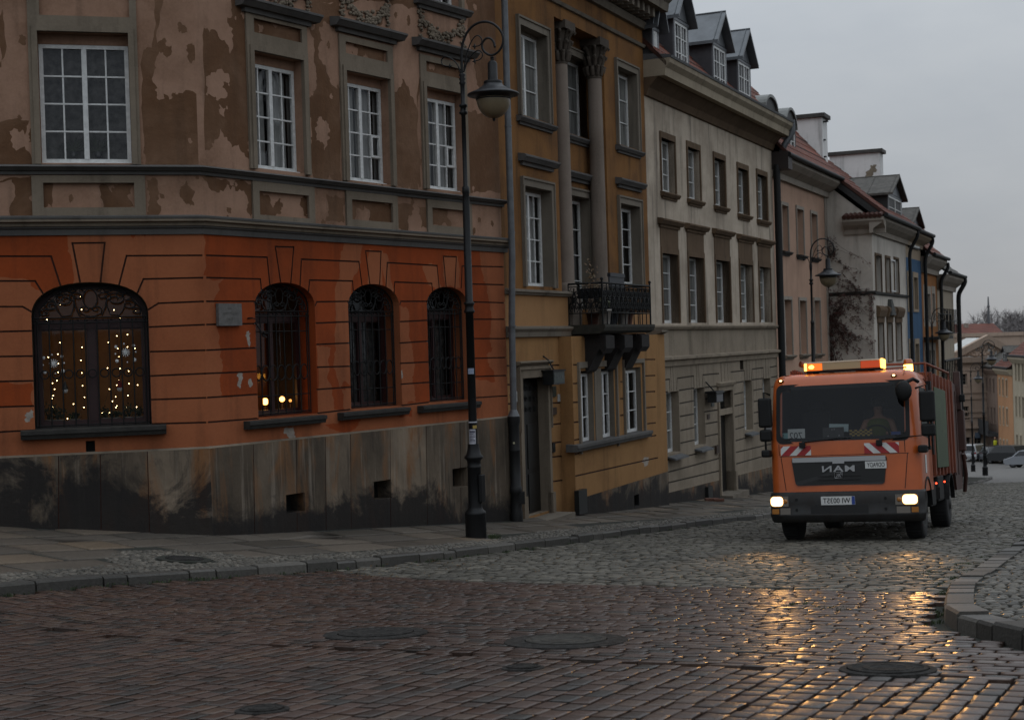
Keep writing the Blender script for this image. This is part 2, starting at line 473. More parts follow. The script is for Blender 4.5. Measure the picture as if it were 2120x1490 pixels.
def stones(name, C, U, HA, HB, mat, dz=0.0, tone=None, jit=0.006, tilt=0.03, round_=0.16, crown=0.006, kind='structure', skirt=0.05, irregular=0.0, seed=1):
    """many pillow-topped stones in one mesh. C: centres (n,2); U: unit direction of the long side (n,2); HA, HB half sizes"""
    rs = np.random.RandomState(seed)
    n = len(C)
    if n == 0: return None
    V = np.stack([-U[:, 1], U[:, 0]], 1)
    # rounded rectangle of 8 points
    cut = round_
    base = np.array([(-1, -1 + cut), (-1 + cut, -1), (1 - cut, -1), (1, -1 + cut), (1, 1 - cut), (1 - cut, 1), (-1 + cut, 1), (-1, 1 - cut)])
    zoff = rs.uniform(-jit, jit, n)
    ta, tb = rs.normal(0, tilt, n), rs.normal(0, tilt, n)
    cj = rs.uniform(-irregular, irregular, (n, 8, 2))
    rings = []
    for (s, h) in ((1.0, -skirt), (0.965, -crown * 1.2), (0.62, 0.0)):
        pts = base[None] * s + cj * s
        A = pts[:, :, 0] * HA[:, None]; Bv = pts[:, :, 1] * HB[:, None]
        X = C[:, None, 0] + A * U[:, None, 0] + Bv * V[:, None, 0]
        Y = C[:, None, 1] + A * U[:, None, 1] + Bv * V[:, None, 1]
        Z = Gn(X, Y) + dz + h + (zoff[:, None] + ta[:, None] * A + tb[:, None] * Bv if s < 1 else 0)
        rings.append(np.stack([X, Y, Z], 2))
    cz = Gn(C[:, 0], C[:, 1]) + dz + zoff + crown * 0.45
    cen = np.stack([C[:, 0], C[:, 1], cz], 1)[:, None]
    P = np.concatenate(rings + [cen], 1)           # n, 25, 3
    quads = []
    for r in range(2):
        for k in range(8):
            quads.append((r * 8 + k, r * 8 + (k + 1) % 8, (r + 1) * 8 + (k + 1) % 8, (r + 1) * 8 + k))
    tris = [(16 + k, 16 + (k + 1) % 8, 24) for k in range(8)]
    off = (np.arange(n) * 25)[:, None, None]
    q = (np.array(quads)[None] + off).reshape(n, -1)
    t = (np.array(tris)[None] + off).reshape(n, -1)
    loops = np.concatenate([q, t], 1).ravel()
    tot = np.tile(np.array([4] * 16 + [3] * 8), n)
    st = np.concatenate([[0], np.cumsum(tot)[:-1]])
    me = bpy.data.meshes.new(name)
    me.vertices.add(n * 25); me.vertices.foreach_set('co', P.reshape(-1))
    me.loops.add(len(loops)); me.loops.foreach_set('vertex_index', loops)
    me.polygons.add(len(tot)); me.polygons.foreach_set('loop_start', st)
    me.polygons.foreach_set('use_smooth', np.tile(np.array([False] * 8 + [True] * 16), n))
    me.update(calc_edges=True)
    at = me.color_attributes.new('tone', 'FLOAT_COLOR', 'POINT')
    if tone is None: tone = np.clip(rs.normal(0.5, 0.22, n), 0, 1)
    cc = np.zeros((n, 25, 4)); cc[:, :, 0] = tone[:, None]; cc[:, :, 1] = rs.uniform(0, 1, n)[:, None]; cc[:, :, 3] = 1
    at.data.foreach_set('color', cc.reshape(-1))
    me.materials.append(mat)
    o = bpy.data.objects.new(name, me); COL.objects.link(o)
    if kind: o['kind'] = kind
    return o

def in_view(x, y, margin=0.05):
    """within (a little more than) the picture's width"""
    k = x / np.maximum(y, 0.1)
    return (k > -0.36 - margin) & (k < 0.36 + margin) & (y > 5.0)

def rows(pmin, pmax, qmin, qmax, rw, ln, seed, ang=0.0, wob=0.03, vary=0.25):
    """rows of stones: rows stacked along a, stones along b (a, b = street coordinates turned by ang)"""
    rs = np.random.RandomState(seed)
    C, HA, HB, ROT = [], [], [], []
    a = pmin
    while a < pmax:
        w = rw * rs.uniform(0.9, 1.1)
        b = qmin - rs.uniform(0, ln)
        ph, am = rs.uniform(0, 6), wob
        while b < qmax:
            l = ln * rs.uniform(1 - vary, 1 + vary)
            C.append((a + w / 2 + am * math.sin(b * 0.7 + a * 0.3) + rs.normal(0, wob * 0.15), b + l / 2)); HA.append(l / 2); HB.append(w / 2)
            b += l
        a += w
    return np.array(C), np.array(HA), np.array(HB)

# road outline on the kerbs
ROAD = [(p.x, p.y) for p in KERB_L] + [(34, 84), (60, 120), (70, 120), (60, 60)] + [(p.x, p.y) for p in KERB_R[::-1]] + [(20, -6), (-14, -6), (-14, KERB_L[0].y)]
B1 = gpt(800, 1193); B2 = gpt(1960, 1226)          # where the red setts meet the grey cobbles
bdir = Vector((B2.x - B1.x, B2.y - B1.y)).normalized()
bnor = Vector((-bdir.y, bdir.x))
if bnor.y < 0: bnor = -bnor
def past_b(x, y): return (x - B1.x) * bnor.x + (y - B1.y) * bnor.y
C1 = gpt(420, 1326); C2 = gpt(1884, 1398)          # where the setts change direction
cdir = Vector((C2.x - C1.x, C2.y - C1.y)).normalized()
cnor = Vector((-cdir.y, cdir.x))
if cnor.y < 0: cnor = -cnor
def past_c(x, y): return (x - C1.x) * cnor.x + (y - C1.y) * cnor.y

def lay(name, ang, region, rw, ln, mat, gap, seed, tone_mu, tone_sd, rngs, **kw):
    """ang: direction of the rows"""
    d = np.array((math.sin(ang), math.cos(ang))); nn = np.array((math.cos(ang), -math.sin(ang)))
    (a0, a1, b0, b1) = rngs
    C, HA, HB = rows(a0, a1, b0, b1, rw, ln, seed, wob=kw.pop('wob', 0.03), vary=kw.pop('vary', 0.25))
    P = C[:, :1] * nn[None] + C[:, 1:] * d[None]        # a across the rows, b along them
    keep = region(P[:, 0], P[:, 1])
    P, HA, HB = P[keep], HA[keep], HB[keep]
    rs = np.random.RandomState(seed + 100)
    th = rs.normal(0, kw.pop('twist', 0.02), len(P))
    U = np.stack([d[0] * np.cos(th) - d[1] * np.sin(th), d[0] * np.sin(th) + d[1] * np.cos(th)], 1)
    tone = np.clip(rs.normal(tone_mu, tone_sd, len(P)), 0, 1)
    odd = rs.rand(len(P)) < 0.05
    tone[odd] = rs.uniform(0, 0.2, odd.sum())
    return stones(name, P, U, HA - gap, HB - gap, mat, tone=tone, seed=seed, **kw)

road_in = lambda x, y: in_poly(x, y, ROAD) & (seg_dist(x, y, KERB_L) > 0.08) & (seg_dist(x, y, KERB_R) > 0.08)
# foreground: rows of setts running with the street
lay('red_sett_street', SANG + 0.02, lambda x, y: road_in(x, y) & in_view(x, y, 0.12) & (past_c(x, y) < 0.0), 0.135, 0.19, M_red, 0.0055, 3, 0.5, 0.26,
    (-12, 9, 0, 24), jit=0.0022, tilt=0.010, crown=0.003, round_=0.08, wob=0.03, irregular=0.05)
# crossing band: rows across the street
lay('red_sett_crossing', SANG + PI / 2 + 0.03, lambda x, y: road_in(x, y) & in_view(x, y, 0.12) & (past_c(x, y) >= 0.04) & (past_b(x, y) < 0.0), 0.12, 0.21, M_red, 0.0045, 4, 0.52, 0.24,
    (-24, -2, -16, 14), jit=0.0028, tilt=0.014, crown=0.003, round_=0.09, wob=0.05, irregular=0.07)
# the street down the hill: rough grey cobbles
lay('grey_cobble_street', SANG + PI / 2 + 0.03, lambda x, y: road_in(x, y) & in_view(x, y, 0.02) & (past_b(x, y) >= 0.04) & (y < 62), 0.155, 0.19, M_grey, 0.009, 5, 0.5, 0.26,
    (-74, -9, -15, 14), jit=0.0055, tilt=0.026, crown=0.0055, round_=0.22, wob=0.07, irregular=0.13, vary=0.4, twist=0.08)

# the far road is a sheet with a cobble relief
def cobble_sheet_mat():
    m, N, L, B = newmat('far_cobbles')
    pos = N.new('ShaderNodeNewGeometry').outputs['Position']
    vo = N.new('ShaderNodeTexVoronoi'); vo.inputs['Scale'].default_value = 4.5
    L.new(pos, vo.inputs['Vector'])
    rp = N.new('ShaderNodeValToRGB')
    rp.color_ramp.elements[0].color = (0.045, 0.042, 0.038, 1); rp.color_ramp.elements[1].color = (0.11, 0.10, 0.088, 1)
    L.new(vo.outputs['Color'], rp.inputs[0]); L.new(rp.outputs[0], B.inputs['Base Color'])
    B.inputs['Roughness'].default_value = 0.6
    v2 = N.new('ShaderNodeTexVoronoi'); v2.inputs['Scale'].default_value = 4.5; v2.feature = 'DISTANCE_TO_EDGE'
    L.new(pos, v2.inputs['Vector'])
    bp = N.new('ShaderNodeBump'); bp.inputs['Strength'].default_value = 0.8; bp.inputs['Distance'].default_value = 0.05
    L.new(v2.outputs['Distance'], bp.inputs['Height']); L.new(bp.outputs[0], B.inputs['Normal'])
    return m
M_far = cobble_sheet_mat()
xs2 = np.linspace(5, 90, 60); ys2 = np.linspace(61, 200, 60)
grid_sheet('road', xs2, ys2, -0.012, M_far)

# kerbs: single stones set along the two lines
def kerb(name, path, side, width, height, lens, seed, cover=0.35):
    rs = np.random.RandomState(seed)
    pts = smooth_path([(p[0], p[1], 0) for p in path], 8)
    # resample by arc length
    S = [0]
    for a, b in zip(pts[:-1], pts[1:]): S.append(S[-1] + (b - a).length)
    S = np.array(S); XY = np.array([(p.x, p.y) for p in pts])
    def at(s): return np.array((np.interp(s, S, XY[:, 0]), np.interp(s, S, XY[:, 1])))
    mb = MB(); tones = []
    s = 0.0
    while s < S[-1] - 0.1:
        l = rs.uniform(*lens)
        e = min(s + l, S[-1])
        k = max(1, int((e - s) / 0.3))
        A = [at(s + 0.012 + (e - s - 0.024) * i / k) for i in range(k + 1)]
        hj = rs.normal(0, 0.010)
        secs = []
        for i in range(k + 1):
            t = A[min(i + 1, k)] - A[max(i - 1, 0)]; t /= np.linalg.norm(t)
            nn = np.array((-t[1], t[0])) * side
            a = A[i]; b = a + nn * width
            g = G(a[0], a[1]); g2 = G(b[0], b[1])
            secs.append([(a[0], a[1], g - 0.10), (a[0] + nn[0] * 0.008, a[1] + nn[1] * 0.008, g + height - 0.022 + hj), (a[0] + nn[0] * 0.028, a[1] + nn[1] * 0.028, g + height + hj),
                         (b[0], b[1], g2 + height + hj), (b[0], b[1], g2 - 0.10)])
        vs = [p for q in secs for p in q]
        fs = []
        for i in range(k):
            for j in range(4): fs.append((i * 5 + j, (i + 1) * 5 + j, (i + 1) * 5 + j + 1, i * 5 + j + 1) if side < 0 else (i * 5 + j + 1, (i + 1) * 5 + j + 1, (i + 1) * 5 + j, i * 5 + j))
        fs += [(0, 1, 2, 3, 4) if side < 0 else (4, 3, 2, 1, 0), tuple(k * 5 + j for j in ((4, 3, 2, 1, 0) if side < 0 else (0, 1, 2, 3, 4)))]
        mb.add(vs, fs); tones += [(rs.uniform(), rs.uniform())] * len(vs)
        s = e
    o = mb.build(name, M_kerb)
    at_ = o.data.color_attributes.new('tone', 'FLOAT_COLOR', 'POINT')
    at_.data.foreach_set('color', np.array([(a, b, 0, 1) for a, b in tones]).ravel())
    o['kind'] = 'structure'
    return o
kerb('kerb', KERB_L, 1, 0.15, PAVE, (0.3, 0.95), 11)
kerb('kerb', KERB_R, -1, 0.24, PAVE + 0.01, (0.28, 0.55), 12)
# ------------------------------------------------------------------ street plan: the house fronts as lines on the ground
class Facade:
    """vertical plane: u along the front (away from the camera), z up, n towards the street"""
    def __init__(s, p0, ang, n_off=0.0):
        s.d = (math.sin(ang), math.cos(ang)); s.n = (math.cos(ang), -math.sin(ang))
        s.p0 = (p0[0] + s.n[0] * n_off, p0[1] + s.n[1] * n_off); s.ang = ang
    def pt(s, u, z, off=0.0):
        return (s.p0[0] + s.d[0] * u + s.n[0] * off, s.p0[1] + s.d[1] * u + s.n[1] * off, z)
    def uv(s, px, py, off=0.0):
        r = ray(px, py)
        a = (s.p0[0] + s.n[0] * off) * s.n[0] + (s.p0[1] + s.n[1] * off) * s.n[1]
        t = a / (r.x * s.n[0] + r.y * s.n[1])
        P = CAMP + r * t
        return ((P.x - s.p0[0]) * s.d[0] + (P.y - s.p0[1]) * s.d[1], P.z)
    def u(s, px, py=740, off=0.0): return s.uv(px, py, off)[0]
    def z(s, px, py, off=0.0): return s.uv(px, py, off)[1]
    def poly(s, pts, off=0.0): return [s.uv(x, y, off) for x, y in pts]
    def shifted(s, off):
        f = Facade(s.p0, s.ang, off); return f
    def bu(s, mb, u0, u1, z0, z1, o0, o1, m=0):
        """box on the front: u, z extents, from o0 (inner) to o1 (outer)"""
        return mb.hexa([s.pt(u0, z0, o0), s.pt(u1, z0, o0), s.pt(u1, z0, o1), s.pt(u0, z0, o1), s.pt(u0, z1, o0), s.pt(u1, z1, o0), s.pt(u1, z1, o1), s.pt(u0, z1, o1)], m)
    def mould(s, mb, u0, u1, prof, m=0):
        """straight moulding: prof = [(off, z)...] closed outline, ends capped"""
        n = len(prof)
        vs = [s.pt(u0, z, o) for o, z in prof] + [s.pt(u1, z, o) for o, z in prof]
        fs = [(i, (i + 1) % n, n + (i + 1) % n, n + i) for i in range(n)] + [tuple(range(n))[::-1], tuple(range(n, 2 * n))]
        return mb.add(vs, fs, m)

CORNER = at_depth(424, 735, 20.0)
FA = Facade((CORNER.x, CORNER.y), math.radians(75.0))            # orange house, front facing the viewer
FB = Facade((CORNER.x, CORNER.y), math.radians(35.0))            # orange house, front along the street
UB1 = FB.u(1046, 740)                                            # its far end
PB1 = FB.pt(UB1, 0)
FC = Facade((PB1[0], PB1[1]), math.radians(25.2))                # yellow house
UC1 = FC.u(1349, 740)
PC1 = FC.pt(UC1, 0)
FD = Facade((PC1[0], PC1[1]), math.radians(24.8))                # grey house
UD1 = FD.u(1606, 640)
PD1 = FD.pt(UD1, 0)
FE = Facade((PD1[0], PD1[1]), math.radians(24.4), -0.10)         # pink house
UE1 = FE.u(1716, 640)
PE1 = FE.pt(UE1, 0)
FFs = Facade((PE1[0], PE1[1]), math.radians(24.4) + PI / 2)      # white house, gable side facing the viewer
UF0 = FFs.u(1809, 640)
PF0 = FFs.pt(UF0, 0)
FF = Facade((PF0[0], PF0[1]), math.radians(24.0))                # white house, street front
UF1 = FF.u(1878, 640); PF1 = FF.pt(UF1, 0)
FG = Facade((PF1[0], PF1[1]), math.radians(24.0), -0.05)         # blue house
UG1 = FG.u(1909, 640); PG1 = FG.pt(UG1, 0)
FH = Facade((PG1[0], PG1[1]), math.radians(23.6))                # ochre house
UH1 = FH.u(1941, 640); PH1 = FH.pt(UH1, 0)
FI = Facade((PH1[0], PH1[1]), math.radians(23.2))                # cream house
UI1 = FI.u(1974, 640); PI1 = FI.pt(UI1, 0)

# pavement on the left: flags in rows along the fronts, a band of small setts along the kerb
WALL_LINE = [FA.pt(-9.0, 0), (CORNER.x, CORNER.y), PB1, PC1, PD1, PE1, PF0, PF1, PG1, PH1, PI1]
PAV_L = [(p[0], p[1]) for p in KERB_L] + [(w[0], w[1]) for w in WALL_LINE[::-1]]
def strip_sheet(name, path, side, width, n, dz, mat):
    pts = smooth_path([(p[0], p[1], 0) for p in path], 4)
    vs = []
    for i, p in enumerate(pts):
        t = (pts[min(i + 1, len(pts) - 1)] - pts[max(i - 1, 0)]).normalized()
        nn = Vector((-t.y, t.x, 0)) * side
        for k in range(n + 1):
            a = p + nn * (0.12 + width * k / n)
            vs.append((a.x, a.y, G(a.x, a.y) + dz))
    m = n + 1
    fs = [(i * m + k, (i + 1) * m + k, (i + 1) * m + k + 1, i * m + k + 1) for i in range(len(pts) - 1) for k in range(n)]
    o = obj(name, vs, fs, mat, smooth=True); o['kind'] = 'structure'
    return o
strip_sheet('pavement', KERB_L, 1, 5.6, 14, PAVE - 0.012, M_dirt)
pav_in = lambda x, y: in_poly(x, y, PAV_L)
dk = lambda x, y: seg_dist(x, y, KERB_L)
MH_L = gpt(382, 1157, PAVE)
ring_l = lambda x, y: np.hypot((x - MH_L.x), (y - MH_L.y))
def band(x, y):
    """width of the sett band along the kerb, with a wedge of setts in front of the corner"""
    w = 0.62 + 0.10 * np.sin(x * 1.3)
    return np.where(ring_l(x, y) < 0.95, 9, w)
lay('pavement_flags', math.radians(36), lambda x, y: pav_in(x, y) & in_view(x, y, 0.03) & (dk(x, y) > band(x, y) + 0.22) & (y < 62), 0.66, 0.95, M_flag, 0.010, 21, 0.5, 0.28,
    (-34, 4, 4, 75), jit=0.004, tilt=0.006, crown=0.002, round_=0.03, wob=0.0, irregular=0.02, vary=0.4, twist=0.006, dz=PAVE, kind='structure')
lay('pavement_setts', math.radians(40), lambda x, y: pav_in(x, y) & in_view(x, y, 0.03) & (dk(x, y) > 0.18) & (dk(x, y) < band(x, y) + 0.14) & (y < 45) & (ring_l(x, y) > 0.36), 0.075, 0.085, M_mosaic, 0.006, 22, 0.5, 0.28,
    (-30, 4, 4, 55), jit=0.006, tilt=0.05, crown=0.008, round_=0.3, wob=0.02, irregular=0.15, vary=0.3, twist=0.1, dz=PAVE, kind='structure')
# pavement on the right corner
PAV_R = [(p[0], p[1]) for p in KERB_R] + [(16, 34), (16, 4)]
strip_sheet('pavement', KERB_R, -1, 3.0, 6, PAVE - 0.012, M_dirt)
dkr = lambda x, y: seg_dist(x, y, KERB_R)
pavr = lambda x, y: in_poly(x, y, PAV_R)
lay('pavement_setts', SANG + PI / 2, lambda x, y: pavr(x, y) & in_view(x, y, 0.14) & (dkr(x, y) > 0.27) & (dkr(x, y) < 0.95), 0.085, 0.10, M_mosaic, 0.007, 23, 0.5, 0.28,
    (-40, -3, -14, 20), jit=0.006, tilt=0.05, crown=0.009, round_=0.3, wob=0.03, irregular=0.15, vary=0.3, twist=0.1, dz=PAVE + 0.01, kind='structure')
lay('pavement_flags', SANG + PI / 2, lambda x, y: pavr(x, y) & in_view(x, y, 0.14) & (dkr(x, y) > 1.0), 0.55, 0.55, M_flag, 0.010, 24, 0.5, 0.28,
    (-40, -3, -14, 20), jit=0.004, tilt=0.006, crown=0.002, round_=0.03, wob=0.0, irregular=0.02, vary=0.2, twist=0.006, dz=PAVE + 0.01, kind='structure')

# manhole covers and hydrant caps
M_iron = pbr('cast_iron', (0.036, 0.034, 0.032), 0.9, 0.0, var=0.5, scale=20, bump=0.6, spec=0.08)
M_cement = pbr('cement_collar', (0.052, 0.049, 0.044), 0.92, spec=0.1, var=0.4, scale=14, bump=0.4)
def manhole(px, py, r, label, collar=0.0, dz=0.0, lidmat=None, base=0.0):
    P = gpt(px, py, dz)
    t = thing('manhole_cover', label, 'manhole cover', P, 'manhole covers and valve caps')
    def ringmesh(r0, r1, h0, h1, n=36):
        vs, fs = [], []
        for rr, hh in ((r0, h0), (r1, h1)):
            for k in range(n):
                a = 2 * PI * k / n; x, y = P.x + rr * math.cos(a), P.y + rr * math.sin(a)
                vs.append((x, y, G(x, y) + dz + hh))
        return vs, [(k, (k + 1) % n, n + (k + 1) % n, n + k) for k in range(n)]
    lid = MB()
    for (a, b, h0, h1) in ((0.001, r * 0.42, 0.012, 0.013), (r * 0.42, r * 0.46, 0.013, 0.018), (r * 0.46, r * 0.62, 0.018, 0.018), (r * 0.62, r * 0.65, 0.018, 0.012), (r * 0.65, r * 0.86, 0.012, 0.012), (r * 0.86, r * 0.90, 0.012, 0.019), (r * 0.9, r, 0.019, 0.017), (r, r * 1.02, 0.017, -0.04)):
        v, f = ringmesh(a, b, h0, h1); lid.add(v, f)
    lid.build('lid', lidmat or M_iron, t)
    if collar:
        c = MB()
        for (a, b, h0, h1) in ((r * 1.02, r * 1.03, -0.03, 0.010), (r * 1.03, r + collar, 0.010, 0.006), (r + collar, r + collar + 0.01, 0.006, -0.04)):
            v, f = ringmesh(a, b, h0, h1); c.add(v, f)
        c.build('collar', M_dirt if base else M_iron, t)
    return t
manhole(1172, 1326, 0.30, 'large round manhole cover with a pale cement lid and dark rim in the red setts', collar=0.16, lidmat=M_cement)
manhole(1838, 1385, 0.24, 'round ridged iron manhole cover among the red setts below the truck', collar=0.05)
manhole(778, 1311, 0.30, 'dark manhole cover in the red setts, left of the one with a cement lid', collar=0.12)
manhole(1083, 1382, 0.11, 'small round valve cap in the setts below the cement lidded cover', collar=0.03)
manhole(543, 1469, 0.12, 'small dark valve cap at the bottom edge of the photo', collar=0.03)
manhole(382, 1157, 0.22, 'dark iron manhole lid ringed with small reddish setts on the pavement', collar=0.10, dz=PAVE, base=1)

# tufts of grass and moss along the kerb and in wide joints
M_grass = pbr('grass_blades', (0.030, 0.050, 0.012), 0.7, var=0.5, scale=30, var_col=(0.018, 0.026, 0.008))
def blades(mb, P, r, n, h, rs):
    for k in range(n):
        a, d = rs.uniform(0, 2 * PI), r * math.sqrt(rs.uniform(0, 1))
        x, y = P[0] + d * math.cos(a), P[1] + d * math.sin(a)
        z = P[2]; hh = h * rs.uniform(0.4, 1.0); w = 0.006
        lx, ly = rs.normal(0, 0.5) * hh, rs.normal(0, 0.5) * hh
        b = rs.uniform(0, PI); bx, by = w * math.cos(b), w * math.sin(b)
        mb.add([(x - bx, y - by, z - 0.01), (x + bx, y + by, z - 0.01), (x + lx * 0.4 + bx * 0.7, y + ly * 0.4 + by * 0.7, z + hh * 0.6), (x + lx, y + ly, z + hh), (x + lx * 0.4 - bx * 0.7, y + ly * 0.4 - by * 0.7, z + hh * 0.6)], [(0, 1, 2, 4), (4, 2, 3)])
rsg = np.random.RandomState(9)
for (px, py, dz, r, n, h, lb) in ((1024, 1114, PAVE, 0.10, 90, 0.09, 'tuft of grass beside the foot of the nearest street lamp'), (412, 1098, PAVE, 0.10, 50, 0.05, 'small green tuft at the foot of the orange house corner')):
    P = gpt(px, py, dz); mb = MB(); blades(mb, P, r, n, h, rsg)
    tag(mb.build('grass_tuft', M_grass, None, P), lb, 'grass', 'grass tufts')
mb = MB()
pts = smooth_path([(p[0], p[1], 0) for p in KERB_L[1:13]], 10)
for p in pts:
    if rsg.rand() < 0.55:
        x, y = p.x + rsg.normal(0.02, 0.03), p.y - abs(rsg.normal(0.02, 0.05)); blades(mb, (x, y, G(x, y) - 0.01), 0.09, rsg.randint(4, 24), 0.035, rsg)
for (px, py) in ((1975, 1195), (1965, 1205), (1945, 1222), (1990, 1180), (2008, 1167), (1930, 1265), (1925, 1285), (2030, 1150), (1905, 1188), (1915, 1180), (1680, 1248), (1700, 1258), (2060, 1128), (2100, 1110)):
    P = gpt(px, py)
    for k in range(4):
        x, y = P.x + rsg.normal(0, 0.12), P.y + rsg.normal(0, 0.2); blades(mb, (x, y, G(x, y) - 0.015), 0.10, 26, 0.03, rsg)
tag(mb.build('moss', M_grass), kind='stuff')
# fallen leaves
M_leaf = pbr('fallen_leaves', (0.10, 0.045, 0.012), 0.8, var=0.6, scale=9, var_col=(0.05, 0.04, 0.012))
mb = MB()
for (px, py, s, n) in ((770, 1188, 60, 40), (900, 1172, 90, 60), (1100, 1165, 150, 60), (1300, 1150, 160, 60), (1000, 1200, 300, 40), (600, 1280, 300, 12)):
    for k in range(n):
        P = gpt(px + rsg.normal(0, s), py + rsg.normal(0, 10)); a = rsg.uniform(0, 6.3); l = 0.022
        if not in_poly(P.x, P.y, ROAD): continue
        c, d = math.cos(a) * l, math.sin(a) * l; z = G(P.x, P.y) + 0.012
        mb.add([(P.x - c, P.y - d, z), (P.x + d * .5, P.y - c * .5, z + 0.006), (P.x + c, P.y + d, z + 0.004), (P.x - d * .5, P.y + c * .5, z + 0.01)], [(0, 1, 2, 3)])
tag(mb.build('fallen_leaves', M_leaf), kind='stuff')
# ------------------------------------------------------------------ relief walls
def pip(x, y, poly):
    r = False; n = len(poly); j = n - 1
    for i in range(n):
        xi, yi = poly[i]; xj, yj = poly[j]
        if (yi > y) != (yj > y) and x < (xj - xi) * (y - yi) / (yj - yi) + xi: r = not r
        j = i
    return r
def strip_poly(a, b, w):
    """thin rectangle round the segment a-b"""
    dx, dy = b[0] - a[0], b[1] - a[1]
    l = math.hypot(dx, dy) or 1e-9
    ex, ey = dx / l, dy / l
    nx, ny = -ey * w / 2, ex * w / 2
    h = w / 2 * 0.98
    ax, ay, bx, by = a[0] - ex * h, a[1] - ey * h, b[0] + ex * h, b[1] + ey * h
    return [(ax - nx, ay - ny), (bx - nx, by - ny), (bx + nx, by + ny), (ax + nx, ay + ny)]
def rect(u0, u1, z0, z1): return [(u0, z0), (u1, z0), (u1, z1), (u0, z1)]
def jag(poly, amp, step, seed):
    """ragged outline"""
    rs = np.random.RandomState(seed); P = [tuple(p) for p in poly]
    a = amp * 2.6
    while a > amp * 0.25:                      # midpoint displacement, coarse to fine
        out = []
        for i in range(len(P)):
            p, q = P[i], P[(i + 1) % len(P)]
            out.append(p)
            l = math.hypot(q[0] - p[0], q[1] - p[1])
            if l > step * 0.45:
                d = rs.normal(0, min(a, l * 0.22)); nx, ny = -(q[1] - p[1]) / l, (q[0] - p[0]) / l
                out.append(((p[0] + q[0]) / 2 + nx * d, (p[1] + q[1]) / 2 + ny * d))
        P = out; a *= 0.55
    return P
def arch_poly(u0, u1, z0, zs, za, n=16, pw=2.0):
    """opening with an arched head: springing at zs, crown at za"""
    pts = [(u0, z0), (u1, z0)]
    c, h = (u0 + u1) / 2, (u1 - u0) / 2
    for i in range(n + 1):
        t = PI * i / n
        x, y = math.cos(t), math.sin(t)
        if pw != 2.0:
            x = math.copysign(abs(x) ** (2 / pw), x); y = abs(y) ** (2 / pw)
        pts.append((c + h * x, zs + (za - zs) * y))
    return pts

def relief(name, fac, outline, depths, paints, mats, parent, base_off=0.0, holes=(), hole_mat=0, groove_mat=None, flip=False, side_mat=None):
    """a wall plane cut into regions. depths: (poly, depth, mat or None); positive depth = recessed.
    paints: (poly, mat) colour regions; holes: (poly, reveal depth, reveal mat). Later entries win."""
    vs, es = [], []
    def loop(poly):
        b = len(vs); vs.extend(Vector(p) for p in poly); n = len(poly)
        es.extend((b + i, b + (i + 1) % n) for i in range(n))
    loop(outline)
    for d in depths: loop(d[0])
    for p in paints: loop(p[0])
    for h in holes: loop(h[0])
    r = delaunay_2d_cdt(vs, es, [], 0, 1e-5)
    V, F = r[0], r[2]
    def bb(poly):
        a = [p[0] for p in poly]; b = [p[1] for p in poly]; return min(a), max(a), min(b), max(b)
    def prep(L): return [(bb(x[0]),) + tuple(x) for x in L]
    D, Pn, H = prep(depths), prep(paints), prep(holes)
    ol = [tuple(p) for p in outline]
    info = []
    for f in F:
        cx = sum(V[i][0] for i in f) / len(f); cz = sum(V[i][1] for i in f) / len(f)
        if not pip(cx, cz, ol): info.append(None); continue
        inside = None
        for h in H:
            b = h[0]
            if b[0] <= cx <= b[1] and b[2] <= cz <= b[3] and pip(cx, cz, h[1]): inside = ('hole', h[2], h[3])
        if inside: info.append(inside); continue
        dep, m = 0.0, 0
        for p in Pn:
            b = p[0]
            if b[0] <= cx <= b[1] and b[2] <= cz <= b[3] and pip(cx, cz, p[1]): m = p[2]
        for d in D:
            b = d[0]
            if b[0] <= cx <= b[1] and b[2] <= cz <= b[3] and pip(cx, cz, d[1]):
                dep = d[2]
                if len(d) > 3 and d[3] is not None: m = d[3]
        info.append((dep, m))
    ov, of, om, cache = [], [], [], {}
    def vert(i, dep):
        k = (i, round(dep, 5))
        if k not in cache:
            cache[k] = len(ov); ov.append(fac.pt(V[i][0], V[i][1], base_off - dep))
        return cache[k]
    edges = {}
    for fi, f in enumerate(F):
        inf = info[fi]
        if inf is not None and inf[0] != 'hole':
            of.append(tuple(vert(i, inf[0]) for i in f)); om.append(inf[1])
        n = len(f)
        for k in range(n):
            a, b = f[k], f[(k + 1) % n]
            edges.setdefault((min(a, b), max(a, b)), []).append((fi, a, b))
    for e, L in edges.items():
        if len(L) < 2: continue
        (f1, a, b), (f2, _, _) = L[0], L[1]
        i1, i2 = info[f1], info[f2]
        if i1 is None or i2 is None: continue
        h1, h2 = i1[0] == 'hole', i2[0] == 'hole'
        if h1 and h2: continue
        if h1 or h2:
            fl, ho = (i2, i1) if h1 else (i1, i2)
            d0, d1, m = fl[0], ho[1], ho[2]
        else:
            if abs(i1[0] - i2[0]) < 1e-6: continue
            d0, d1 = i1[0], i2[0]; m = i1[1] if i1[0] > i2[0] else i2[1]
        if abs(d0 - d1) < 1e-6: continue
        of.append((vert(a, d0), vert(b, d0), vert(b, d1), vert(a, d1))); om.append(m)
    return obj(name, ov, of, mats, parent, om)

def grooves(fac, lines, w, dep, mat):
    """px polylines -> groove regions"""
    out = []
    for L in lines:
        P = fac.poly(L)
        for a, b in zip(P[:-1], P[1:]): out.append((strip_poly(a, b, w), dep, mat))
    return out

